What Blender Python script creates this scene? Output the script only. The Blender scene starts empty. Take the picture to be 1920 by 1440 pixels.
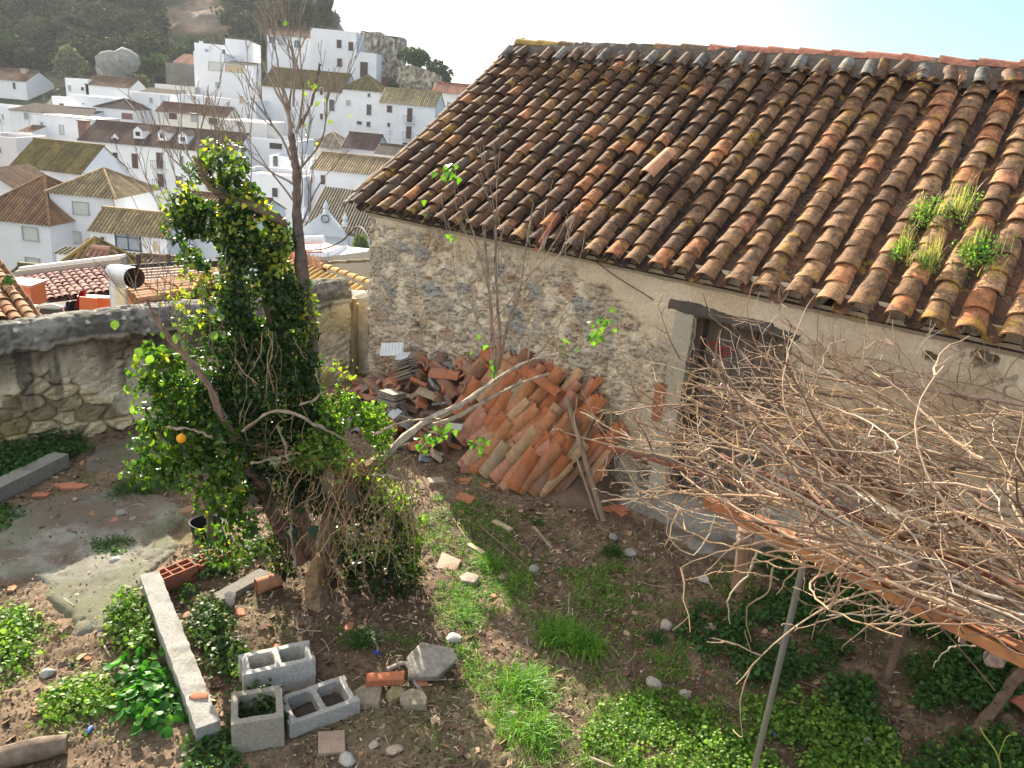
import bpy, math, random
import numpy as np
from mathutils import Vector, Matrix

random.seed(7)
RNG = np.random.default_rng(11)
scene = bpy.context.scene

# ---------------------------------------------------------------- camera
FPX, PITCH, ROLL, CH = 1478.0, math.radians(19.6), math.radians(5.1), 3.4
_F = np.array([0, math.cos(PITCH), -math.sin(PITCH)])
_R0 = np.array([1.0, 0, 0]); _U0 = np.array([0, math.sin(PITCH), math.cos(PITCH)])
CR = math.cos(ROLL) * _R0 + math.sin(ROLL) * _U0
CU = math.cos(ROLL) * _U0 - math.sin(ROLL) * _R0
CAM = np.array([0, 0, CH])
cd = bpy.data.cameras.new('camera')
cd.sensor_width = 36; cd.lens = FPX / 1920 * 36
cd.clip_start = 0.05; cd.clip_end = 5000
cam = bpy.data.objects.new('camera', cd)
m = Matrix(((CR[0], CU[0], -_F[0], CAM[0]), (CR[1], CU[1], -_F[1], CAM[1]), (CR[2], CU[2], -_F[2], CAM[2]), (0, 0, 0, 1)))
cam.matrix_world = m
scene.collection.objects.link(cam); scene.camera = cam

# ---------------------------------------------------------------- light
SUN_AZ, SUN_EL = math.radians(-25), math.radians(24.6)      # azimuth from +Y towards +X
sd = np.array([math.sin(SUN_AZ) * math.cos(SUN_EL), math.cos(SUN_AZ) * math.cos(SUN_EL), math.sin(SUN_EL)])
sl = bpy.data.lights.new('sun', 'SUN'); sl.energy = 5.0; sl.angle = math.radians(0.6); sl.color = (1.0, 0.90, 0.74)
so = bpy.data.objects.new('sun', sl); scene.collection.objects.link(so)
so.rotation_euler = Vector(sd).to_track_quat('Z', 'Y').to_euler()

world = bpy.data.worlds.new('World'); scene.world = world; world.use_nodes = True
nt = world.node_tree; nt.nodes.clear()
def N(nt, t, **k):
    n = nt.nodes.new(t)
    for a, b in k.items(): setattr(n, a, b)
    return n
wo = N(nt, 'ShaderNodeOutputWorld'); bg = N(nt, 'ShaderNodeBackground'); bg.inputs[1].default_value = 0.085
sky = N(nt, 'ShaderNodeTexSky', sky_type='NISHITA', sun_disc=False, sun_elevation=SUN_EL, sun_rotation=SUN_AZ,
        altitude=300, air_density=1.0, dust_density=1.6, ozone_density=1.2)
tc = N(nt, 'ShaderNodeTexCoord')
mp = N(nt, 'ShaderNodeMapping'); mp.inputs['Scale'].default_value = (1.0, 1.0, 3.2); mp.inputs['Location'].default_value = (0.35, 0.1, 0.0)
cn = N(nt, 'ShaderNodeTexNoise'); cn.inputs['Scale'].default_value = 2.1; cn.inputs['Detail'].default_value = 7; cn.inputs['Roughness'].default_value = 0.5
rp = N(nt, 'ShaderNodeValToRGB'); rp.color_ramp.elements[0].position = 0.47; rp.color_ramp.elements[1].position = 0.66
sx = N(nt, 'ShaderNodeSeparateXYZ')
ax = N(nt, 'ShaderNodeMath', operation='MULTIPLY_ADD'); ax.inputs[1].default_value = -2.2; ax.inputs[2].default_value = 0.72; ax.use_clamp = True
mx = N(nt, 'ShaderNodeMath', operation='MAXIMUM')
mix = N(nt, 'ShaderNodeMix', data_type='RGBA'); mix.inputs[7].default_value = (5.4, 5.35, 5.3, 1)
mc = N(nt, 'ShaderNodeMath', operation='MULTIPLY'); mc.inputs[1].default_value = 0.9
L = nt.links.new
L(tc.outputs['Generated'], mp.inputs[0]); L(mp.outputs[0], cn.inputs[0]); L(cn.outputs[0], rp.inputs[0])
L(tc.outputs['Generated'], sx.inputs[0]); L(sx.outputs[0], ax.inputs[0])
L(rp.outputs[0], mx.inputs[0]); L(ax.outputs[0], mx.inputs[1]); L(mx.outputs[0], mc.inputs[0])
L(mc.outputs[0], mix.inputs[0]); tint = N(nt, 'ShaderNodeMix', data_type='RGBA', blend_type='MULTIPLY'); tint.inputs[0].default_value = 1; tint.inputs[7].default_value = (.40, .60, .71, 1); L(sky.outputs[0], tint.inputs[6]); L(tint.outputs[2], mix.inputs[6]); L(mix.outputs[2], bg.inputs[0]); L(bg.outputs[0], wo.inputs[0])

scene.view_settings.view_transform = 'Standard'; scene.view_settings.look = 'None'
scene.view_settings.exposure = 1.7; scene.view_settings.gamma = 1.0
scene.render.engine = 'CYCLES'

# ---------------------------------------------------------------- authoring helpers (pixel of the 1920x1440 photo -> world)
def ray(px, py):
    d = (px - 960) * CR - (py - 720) * CU + FPX * _F
    return d / np.linalg.norm(d)
def onz(px, py, z=0.0):
    d = ray(px, py); return CAM + d * (z - CH) / d[2]
def at(px, py, Y):
    d = ray(px, py); return CAM + d * (Y / d[1])
def onplane(px, py, p0, n):
    d = ray(px, py); return CAM + d * (np.dot(np.asarray(p0) - CAM, n) / np.dot(d, n))

# ---------------------------------------------------------------- mesh helpers
def vec(*a): return np.array(a, float)
def nrm(v):
    v = np.asarray(v, float); return v / (np.linalg.norm(v) + 1e-12)
def wloc(o):
    w = np.zeros(3)
    while o is not None: w = w + np.array(o.location); o = o.parent
    return w
class Buf:
    def __init__(s): s.V = []; s.F = {}; s.C = []; s.n = 0
    def add(s, V, F, col=(1, 1, 1)):
        V = np.asarray(V, float).reshape(-1, 3)
        c = np.asarray(col, float)
        if c.ndim == 1: c = np.tile(c[:3], (len(V), 1))
        if isinstance(F, np.ndarray): F = [F]
        for f in F:
            f = np.asarray(f, dtype=np.int64)
            if f.ndim == 1: f = f.reshape(1, -1)
            if len(f): s.F.setdefault(f.shape[1], []).append(f + s.n)
        s.V.append(V); s.C.append(c); s.n += len(V)
        return s
    def build(s, name, mat, parent=None, smooth=False):
        V = np.concatenate(s.V); C = np.concatenate(s.C)
        if parent is not None: V = V - wloc(parent)
        me = bpy.data.meshes.new(name)
        me.vertices.add(len(V)); me.vertices.foreach_set('co', V.astype(np.float32).ravel())
        loops = []; starts = []; tot = 0
        for k, fl in s.F.items():
            f = np.concatenate(fl); loops.append(f.ravel()); starts.append(tot + np.arange(len(f)) * k); tot += f.size
        lo = np.concatenate(loops); st = np.concatenate(starts)
        me.loops.add(len(lo)); me.loops.foreach_set('vertex_index', lo.astype(np.int32))
        me.polygons.add(len(st)); me.polygons.foreach_set('loop_start', st.astype(np.int32))
        me.update(calc_edges=True)
        a = me.color_attributes.new('Col', 'FLOAT_COLOR', 'POINT')
        a.data.foreach_set('color', np.concatenate([C, np.ones((len(C), 1))], 1).astype(np.float32).ravel())
        me.polygons.foreach_set('use_smooth', np.full(len(st), smooth is not None, bool))
        if smooth is False: me.set_sharp_from_angle(angle=math.radians(38))
        me.materials.append(mat)
        o = bpy.data.objects.new(name, me); scene.collection.objects.link(o)
        if parent is not None: o.parent = parent
        return o
def thing(name, label, cat, loc, group=None, kind=None):
    o = bpy.data.objects.new(name, None); scene.collection.objects.link(o)
    o.location = Vector([float(c) for c in loc]); o.matrix_world = Matrix.Translation(o.location)
    o.empty_display_size = 0.1
    return tag(o, label, cat, group, kind)
def tag(o, label=None, cat=None, group=None, kind=None):
    if label: o['label'] = label
    if cat: o['category'] = cat
    if group: o['group'] = group
    if kind: o['kind'] = kind
    return o
def center_origin(o, loc):
    """move a top-level mesh object's origin to its base"""
    loc = np.asarray(loc, float)
    o.data.transform(Matrix.Translation(Vector([float(-c) for c in loc]))); o.location = Vector([float(c) for c in loc]); return o

BOXF = np.array([[0, 1, 3, 2], [4, 6, 7, 5], [0, 4, 5, 1], [2, 3, 7, 6], [0, 2, 6, 4], [1, 5, 7, 3]])
def box(c, s, R=None):
    """centre, full size, optional 3x3 whose COLUMNS are the axes"""
    s = np.asarray(s, float) / 2
    v = np.array([[x, y, z] for x in (-1, 1) for y in (-1, 1) for z in (-1, 1)], float) * s
    if R is not None: v = v @ np.asarray(R).T
    return v + np.asarray(c, float), BOXF
def axes(x, up=(0, 0, 1)):
    x = nrm(x); y = nrm(np.cross(up, x)); z = np.cross(x, y); return np.stack([x, y, z], 1)
def rotz(a): c, s = math.cos(a), math.sin(a); return np.array([[c, -s, 0], [s, c, 0], [0, 0, 1.0]])
def rotx(a): c, s = math.cos(a), math.sin(a); return np.array([[1.0, 0, 0], [0, c, -s], [0, s, c]])
def roty(a): c, s = math.cos(a), math.sin(a); return np.array([[c, 0, s], [0, 1.0, 0], [-s, 0, c]])
def randrot(n, rng=RNG):
    q = rng.normal(size=(n, 4)); q /= np.linalg.norm(q, axis=1)[:, None]
    w, x, y, z = q.T
    return np.stack([np.stack([1-2*(y*y+z*z), 2*(x*y-z*w), 2*(x*z+y*w)], 1), np.stack([2*(x*y+z*w), 1-2*(x*x+z*z), 2*(y*z-x*w)], 1),
                     np.stack([2*(x*z-y*w), 2*(y*z+x*w), 1-2*(x*x+y*y)], 1)], 1)
def tube(P, R, sides=6, cap=True):
    P = np.asarray(P, float); n = len(P); R = np.broadcast_to(np.asarray(R, float), (n,))
    T = np.gradient(P, axis=0); T /= (np.linalg.norm(T, axis=1)[:, None] + 1e-9)
    up = np.array([0, 0, 1.0]) if abs(T[0][2]) < 0.9 else np.array([1.0, 0, 0])
    u = nrm(np.cross(T[0], up)); V = []
    a = np.arange(sides) * 2 * math.pi / sides
    for i in range(n):
        u = nrm(u - T[i] * np.dot(u, T[i])); w = np.cross(T[i], u)
        V.append(P[i] + R[i] * (np.cos(a)[:, None] * u + np.sin(a)[:, None] * w))
    V = np.concatenate(V)
    i, j = np.meshgrid(np.arange(n - 1), np.arange(sides), indexing='ij'); j2 = (j + 1) % sides
    F = [np.stack([i * sides + j, i * sides + j2, (i + 1) * sides + j2, (i + 1) * sides + j], -1).reshape(-1, 4)]
    if cap: F += [np.arange(sides)[::-1].reshape(1, -1), (np.arange(sides) + (n - 1) * sides).reshape(1, -1)]
    return V, F
def gridF(nu, nv, flip=False, mask=None):
    i, j = np.meshgrid(np.arange(nu - 1), np.arange(nv - 1), indexing='ij')
    f = np.stack([i * nv + j, (i + 1) * nv + j, (i + 1) * nv + j + 1, i * nv + j + 1], -1)
    if mask is not None: f = f[mask]
    f = f.reshape(-1, 4)
    return f[:, ::-1] if flip else f
def spline(pts, n=16):
    """Catmull-Rom through points"""
    P = [np.asarray(p, float) for p in pts]
    if len(P) == 2: return np.array([P[0] + (P[1] - P[0]) * t for t in np.linspace(0, 1, n)])
    P = [2 * P[0] - P[1]] + P + [2 * P[-1] - P[-2]]; out = []; segs = len(P) - 3; k = max(2, n // segs)
    for i in range(segs):
        a, b, c, d = P[i:i + 4]
        for t in np.arange(k) / k:
            out.append(0.5 * ((2 * b) + (c - a) * t + (2 * a - 5 * b + 4 * c - d) * t * t + (3 * b - a - 3 * c + d) * t ** 3))
    out.append(P[-2]); return np.array(out)
def scatter(TV, TF, M, P, col):
    """merge n transformed copies of a small template; col (n,3)"""
    TV = np.asarray(TV, float); n = len(P); k = len(TV)
    V = np.einsum('nij,kj->nki', M, TV) + np.asarray(P)[:, None, :]
    out = []
    for f in (TF if isinstance(TF, list) else [TF]):
        f = np.asarray(f); out.append((f[None] + (np.arange(n) * k)[:, None, None]).reshape(-1, f.shape[1]))
    return V.reshape(-1, 3), out, np.repeat(np.asarray(col, float), k, axis=0)
# vectorised value noise / worley
def _h(ix, iy, s=0):
    h = (ix.astype(np.int64) * 374761393 + iy.astype(np.int64) * 668265263 + s * 1442695041) & 0xFFFFFFFF
    h = ((h ^ (h >> 13)) * 1274126177) & 0xFFFFFFFF; h = ((h ^ (h >> 16)) * 2246822519) & 0xFFFFFFFF
    return ((h ^ (h >> 15)) & 0xFFFFFF) / float(0xFFFFFF)
def vnoise(x, y, s=0):
    ix = np.floor(x); iy = np.floor(y); fx = x - ix; fy = y - iy
    fx = fx * fx * (3 - 2 * fx); fy = fy * fy * (3 - 2 * fy)
    a = _h(ix, iy, s); b = _h(ix + 1, iy, s); c = _h(ix, iy + 1, s); d = _h(ix + 1, iy + 1, s)
    return (a * (1 - fx) + b * fx) * (1 - fy) + (c * (1 - fx) + d * fx) * fy
def fbm(x, y, o=4, s=0, g=0.5):
    t = 0; a = 1; n = 0
    for i in range(o): t = t + a * vnoise(x * 2 ** i + 17.3 * i, y * 2 ** i - 9.1 * i, s + i); n += a; a *= g
    return t / n
def worley(x, y, s=0):
    ix = np.floor(x); iy = np.floor(y); f1 = np.full(x.shape, 9.0); f2 = f1.copy(); cid = np.zeros(x.shape)
    for dx in (-1, 0, 1):
        for dy in (-1, 0, 1):
            cx = ix + dx; cy = iy + dy
            d = np.hypot(cx + 0.15 + 0.7 * _h(cx, cy, s) - x, cy + 0.15 + 0.7 * _h(cx, cy, s + 1) - y)
            h = _h(cx, cy, s + 2); m = d < f1
            f2 = np.where(m, f1, np.minimum(f2, d)); cid = np.where(m, h, cid); f1 = np.where(m, d, f1)
    return f1, f2, cid
def sstep(a, b, x):
    t = np.clip((x - a) / (b - a), 0, 1); return t * t * (3 - 2 * t)
def lerp(a, b, t):
    a = np.asarray(a, float); b = np.asarray(b, float); t = np.asarray(t, float)
    return a + (b - a) * t[..., None] if t.ndim and a.ndim <= t.ndim + 1 and (a.ndim == 1 or a.ndim == t.ndim + 1) else a + (b - a) * t
_ico = None
def ico():
    global _ico
    if _ico is None:
        import bmesh
        b = bmesh.new(); bmesh.ops.create_icosphere(b, subdivisions=2, radius=1)
        _ico = (np.array([v.co for v in b.verts]), np.array([[v.index for v in f.verts] for f in b.faces])); b.free()
    return _ico
def rock(c, s, seed=0, rough=0.25, R=None):
    V, F = ico(); r = np.random.default_rng(seed); V = V.copy()
    for k in range(5):                                     # chop by random planes: faceted stone
        n = nrm(r.normal(size=3)); d = 0.55 + 0.35 * r.random(); t = V @ n
        V -= np.outer(np.clip(t - d, 0, None), n)
    V *= 1 + rough * (r.random((len(V), 1)) - 0.5) * 0.35
    V = V * np.asarray(s, float) / 2 * 1.15
    if R is not None: V = V @ np.asarray(R).T
    return V + np.asarray(c, float), F

# ---------------------------------------------------------------- materials
def newmat(name):
    m = bpy.data.materials.new(name); m.use_nodes = True; nt = m.node_tree; nt.nodes.clear()
    out = N(nt, 'ShaderNodeOutputMaterial'); p = N(nt, 'ShaderNodeBsdfPrincipled'); nt.links.new(p.outputs[0], out.inputs[0])
    return m, nt, p, out
def noise_node(nt, scale, detail=4, rough=0.6, coord='Object', vecscale=None):
    t = N(nt, 'ShaderNodeTexCoord'); n = N(nt, 'ShaderNodeTexNoise')
    n.inputs['Scale'].default_value = scale; n.inputs['Detail'].default_value = detail; n.inputs['Roughness'].default_value = rough
    if vecscale:
        mp = N(nt, 'ShaderNodeMapping'); mp.inputs['Scale'].default_value = vecscale
        nt.links.new(t.outputs[coord], mp.inputs[0]); nt.links.new(mp.outputs[0], n.inputs[0])
    else: nt.links.new(t.outputs[coord], n.inputs[0])
    return n
def ramp(nt, src, p0, p1, c0=(0, 0, 0, 1), c1=(1, 1, 1, 1)):
    r = N(nt, 'ShaderNodeValToRGB'); r.color_ramp.elements[0].position = p0; r.color_ramp.elements[1].position = p1
    r.color_ramp.elements[0].color = c0; r.color_ramp.elements[1].color = c1; nt.links.new(src, r.inputs[0]); return r.outputs[0]
def mixc(nt, fac, a, b, mode='MIX'):
    m = N(nt, 'ShaderNodeMix', data_type='RGBA', blend_type=mode)
    for i, v in ((0, fac), (6, a), (7, b)):
        if hasattr(v, 'links'): nt.links.new(v, m.inputs[i])
        else: m.inputs[i].default_value = v if i == 0 else (*v[:3], 1)
    return m.outputs[2]
def bump(nt, p, src, strength, dist, prev=None):
    b = N(nt, 'ShaderNodeBump'); b.inputs['Strength'].default_value = strength; b.inputs['Distance'].default_value = dist
    nt.links.new(src, b.inputs['Height'])
    if prev: nt.links.new(prev, b.inputs['Normal'])
    nt.links.new(b.outputs[0], p.inputs['Normal']); return b.outputs[0]
def vmat(name, rough=0.85, ns=12, namt=0.35, bs=0.5, bd=0.01, ns2=None, spec=0.3, metallic=0.0, stretch=None, dirt=None, dirtamt=0.5, dirtscale=3):
    """vertex colour x noise, with bump"""
    m, nt, p, out = newmat(name)
    a = N(nt, 'ShaderNodeVertexColor'); a.layer_name = 'Col'
    n = noise_node(nt, ns, 6, 0.65, vecscale=stretch)
    k = ramp(nt, n.outputs[0], 0.28, 0.72, (1 - namt,) * 3 + (1,), (1 + namt * 0.7,) * 3 + (1,))
    c = mixc(nt, 1.0, a.outputs[0], k, 'MULTIPLY')
    if dirt:
        d = noise_node(nt, dirtscale, 5, 0.7); f = ramp(nt, d.outputs[0], 0.5, 0.68)
        mm = N(nt, 'ShaderNodeMath', operation='MULTIPLY'); mm.inputs[1].default_value = dirtamt; nt.links.new(f, mm.inputs[0])
        c = mixc(nt, mm.outputs[0], c, dirt)
    nt.links.new(c, p.inputs['Base Color'])
    p.inputs['Roughness'].default_value = rough; p.inputs['Specular IOR Level'].default_value = spec; p.inputs['Metallic'].default_value = metallic
    n2 = noise_node(nt, ns2 or ns * 3, 8, 0.7, vecscale=stretch)
    bump(nt, p, n2.outputs[0], bs, bd)
    return m
def leafmat(name, trans=0.35, rough=0.38, spec=0.45, tint=(1.0, 1.12, 0.35), ns=3.0):
    m, nt, p, out = newmat(name)
    a = N(nt, 'ShaderNodeVertexColor'); a.layer_name = 'Col'
    n = noise_node(nt, 60, 3, 0.6); k = ramp(nt, n.outputs[0], 0.3, 0.7, (0.75,) * 3 + (1,), (1.2,) * 3 + (1,))
    c = mixc(nt, 1.0, a.outputs[0], k, 'MULTIPLY')
    nt.links.new(c, p.inputs['Base Color']); p.inputs['Roughness'].default_value = rough; p.inputs['Specular IOR Level'].default_value = spec
    t = N(nt, 'ShaderNodeBsdfTranslucent'); c2 = mixc(nt, 1.0, c, tint, 'MULTIPLY')
    g = N(nt, 'ShaderNodeMix', data_type='RGBA', blend_type='MULTIPLY'); g.inputs[0].default_value = 1; g.inputs[7].default_value = (1.7, 1.7, 1.7, 1)
    g.clamp_result = False
    nt.links.new(c2, g.inputs[6]); nt.links.new(g.outputs[2], t.inputs[0])
    ms = N(nt, 'ShaderNodeMixShader'); ms.inputs[0].default_value = trans
    nt.links.new(p.outputs[0], ms.inputs[1]); nt.links.new(t.outputs[0], ms.inputs[2]); nt.links.new(ms.outputs[0], out.inputs[0])
    return m

M = {}
M['terracotta'] = vmat('terracotta', 0.85, 9, 0.35, 0.5, 0.004, 60, dirt=(0.16, 0.13, 0.10), dirtamt=0.6, dirtscale=7)
M['stone'] = vmat('stone', 0.92, 26, 0.42, 1.0, 0.008, 70, dirt=(.14, .11, .08), dirtamt=.4, dirtscale=9)
M['concrete'] = vmat('concrete', 0.95, 60, 0.30, 1.0, 0.006, 140, dirt=(0.17, 0.145, 0.105), dirtamt=0.6, dirtscale=7)
M['bark'] = vmat('bark', 0.95, 18, 0.45, 1.0, 0.01, 40)
M['twig'] = vmat('twig', 0.8, 25, 0.3, 0.5, 0.003, 80)
M['wood'] = vmat('weathered_wood', 0.9, 10, 0.45, 0.8, 0.006, 30, stretch=(1, 1, 0.3))
M['leaf'] = leafmat('leaf', 0.42)
M['grass'] = leafmat('grass', 0.4, 0.5, 0.3)
M['plain'] = vmat('painted', 0.6, 8, 0.12, 0.15, 0.002)
M['metal'] = vmat('galvanised_metal', 0.42, 6, 0.15, 0.1, 0.002, metallic=0.75)
M['litter'] = vmat('litter', 0.95, 30, 0.3, 0.3, 0.002)
M['white'] = vmat('whitewash', 0.9, 0.6, 0.07, 0.25, 0.02, 3, dirt=(0.62, 0.6, 0.56), dirtamt=0.25, dirtscale=0.5)
M['glass'] = vmat('dark_glass', 0.15, 2, 0.2, 0.0, 0.001, spec=0.6)
# ================================================================ curved clay tiles
def arc_tile(L=0.36, r0=0.082, r1=0.066, th=0.012, seg=8, concave=False, squash=0.85):
    a = np.linspace(0.06 * math.pi, 0.94 * math.pi, seg + 1); V = []
    for y, r in ((0, r0), (L, r1)):
        for rr in (r, r - th):
            x = rr * np.cos(a); z = rr * np.sin(a) * squash
            if concave: z = r * squash - z
            V.append(np.stack([x, np.full_like(x, y), z], 1))
    V = np.concatenate(V); k = seg + 1; F = []
    for i in range(seg):
        F += [[i, i + 1, 2 * k + i + 1, 2 * k + i], [k + i + 1, k + i, 3 * k + i, 3 * k + i + 1],
              [i + 1, i, k + i, k + i + 1], [2 * k + i, 2 * k + i + 1, 3 * k + i + 1, 3 * k + i]]
    F += [[0, 2 * k, 3 * k, k], [seg, k + seg, 3 * k + seg, 2 * k + seg]]
    F = np.array(F)
    if not concave: F = F[:, ::-1]
    return V, F
def small_rots(n, base, amp, rng=RNG):
    a = rng.normal(size=(n, 3)) * amp
    R = np.zeros((n, 3, 3)); R[:, 0, 0] = R[:, 1, 1] = R[:, 2, 2] = 1
    R[:, 0, 1] = -a[:, 2]; R[:, 1, 0] = a[:, 2]; R[:, 0, 2] = a[:, 1]; R[:, 2, 0] = -a[:, 1]; R[:, 1, 2] = -a[:, 0]; R[:, 2, 1] = a[:, 0]
    return np.einsum('ij,njk->nik', base, R)
def tile_roof(buf, O, e, u, nrows, ncourses, pitch, expose, colfn, amp=0.02, r=0.08, L=0.36, sag=None, rng=RNG, chan_col=None, seg=8, skip=None, lip=0.012, chbuf=None, xs=None):
    e = nrm(e); u = nrm(u); w = nrm(np.cross(e, u)); base = np.stack([np.cross(u, w), u, w], 1)
    TV, TF = arc_tile(L, r, r * 0.8, seg=seg); CV, CF = arc_tile(L * 1.05, r * 0.85, r, seg=max(4, seg - 2), concave=True)
    ii, jj = np.meshgrid(np.arange(nrows), np.arange(ncourses), indexing='ij'); ii = ii.ravel(); jj = jj.ravel()
    rowoff = rng.normal(size=nrows) * 0.012; wob = rng.random(nrows) * 6
    n = len(ii)
    xs = np.arange(nrows + 1) * pitch if xs is None else xs; ws = np.diff(xs) / pitch
    X = xs[ii] + rng.normal(size=n) * 0.006 + 0.012 * np.sin(jj * 0.5 + wob[ii]); Y = jj * expose + rowoff[ii] + rng.normal(size=n) * 0.006
    Z = r * 0.55 + rng.normal(size=n) * 0.004
    if sag is not None: Z = Z + sag(X, Y)
    P = np.asarray(O) + X[:, None] * e + Y[:, None] * u + Z[:, None] * w
    Mx = small_rots(n, base @ rotx(-lip / expose * 1.0), amp, rng)
    sc = (1 + rng.normal(size=n) * 0.05) * (0.20 + .83 * ws[ii]); Mx[:, :, 0] *= sc[:, None]
    col = np.array([colfn(i, j, rng) for i, j in zip(ii, jj)])
    keep = np.ones(n, bool)
    if skip: keep = np.array([not skip(i, j) for i, j in zip(ii, jj)])
    V, F, C = scatter(TV, TF, Mx[keep], P[keep], col[keep]); buf.add(V, F, C)
    Xc = (xs[ii] + xs[ii + 1]) / 2 + rng.normal(size=n) * 0.006; Yc = jj * expose - 0.03 + rng.normal(size=n) * 0.01; Zc = np.full(n, -0.005)
    if sag is not None: Zc = Zc + sag(Xc, Yc)
    P = np.asarray(O) + Xc[:, None] * e + Yc[:, None] * u + Zc[:, None] * w
    cc = np.array([(chan_col(i, j, rng) if chan_col else colfn(i, j, rng) * 0.7) for i, j in zip(ii, jj)])
    P = P[keep]; cc = cc[keep]; n = len(P)
    V, F, C = scatter(CV, CF, small_rots(n, base @ rotx(-lip / expose * 0.6), amp * 0.7, rng), P, cc); (chbuf or buf).add(V, F, C)

def roof_mat(name, dark=0.75, white=0.5, yellow=0.5, scale=1.0):
    m, nt, p, out = newmat(name)
    a = N(nt, 'ShaderNodeVertexColor'); a.layer_name = 'Col'
    sep = N(nt, 'ShaderNodeSeparateColor'); nt.links.new(a.outputs[0], sep.inputs[0])
    def mul(x, y):
        q = N(nt, 'ShaderNodeMath', operation='MULTIPLY')
        for i, v in ((0, x), (1, y)):
            if hasattr(v, 'links'): nt.links.new(v, q.inputs[i])
            else: q.inputs[i].default_value = v
        return q.outputs[0]
    n1 = noise_node(nt, 22 * scale, 8, 0.7); c = mixc(nt, 1, a.outputs[0], ramp(nt, n1.outputs[0], 0.3, 0.72, (0.6, 0.6, 0.6, 1), (1.3, 1.25, 1.2, 1)), 'MULTIPLY')
    # dark lichen crust: patchy, finer
    n2 = noise_node(nt, 9 * scale, 10, 0.78); c = mixc(nt, mul(ramp(nt, n2.outputs[0], 0.46, 0.56), dark), c, (0.035, 0.026, 0.02))
    n5 = noise_node(nt, 45 * scale, 6, 0.7); c = mixc(nt, mul(ramp(nt, n5.outputs[0], 0.52, 0.62), dark * 0.65), c, (0.06, 0.045, 0.035))
    # pale lichen dots
    v = N(nt, 'ShaderNodeTexVoronoi'); v.inputs['Scale'].default_value = 55 * scale; t = N(nt, 'ShaderNodeTexCoord'); nt.links.new(t.outputs['Object'], v.inputs[0])
    dots = ramp(nt, v.outputs['Distance'], 0.22, 0.34, (1, 1, 1, 1), (0, 0, 0, 1)); n3 = noise_node(nt, 4.5 * scale, 5, 0.6)
    c = mixc(nt, mul(mul(dots, ramp(nt, n3.outputs[0], 0.50, 0.60)), white), c, (0.34, 0.32, 0.26))
    # mustard lichen
    n4 = noise_node(nt, 5.5 * scale, 4, 0.55); n6 = noise_node(nt, 60 * scale, 5, 0.7)
    c = mixc(nt, mul(mul(ramp(nt, n4.outputs[0], 0.60, 0.66), ramp(nt, n6.outputs[0], 0.40, 0.55)), yellow), c, (0.42, 0.25, 0.035))
    nt.links.new(c, p.inputs['Base Color']); p.inputs['Roughness'].default_value = 0.9; p.inputs['Specular IOR Level'].default_value = 0.25
    b = bump(nt, p, n1.outputs[0], 0.6, 0.006); bump(nt, p, n5.outputs[0], 0.6, 0.003, b)
    return m
M['roof'] = roof_mat('lichened_roof_tile', .66, .55, .75)
M['roof_clean'] = roof_mat('roof_tile', 0.35, 0.2, 0.35)

# ================================================================ barn
BO = onz(1190, 930); BD = nrm([-0.808, 0.589, 0]); BN = vec(-BD[1], BD[0], 0)   # BD: along the wall to the far left, BN: out of the wall
if np.dot(BN, BO) > 0: BN = -BN
def BW(s, off, z): return BO + BD * s + BN * off + vec(0, 0, z)
S0, S1 = 3.70, -6.5
barn = thing('stone_barn', 'old stone barn with lichen-covered clay tile roof and rotten plank door beside the yard', 'barn', BW(0, 0, 0))
DS0, DS1, DZ0, DZ1 = -0.30, -1.15, 0.16, 1.86        # door opening

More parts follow.
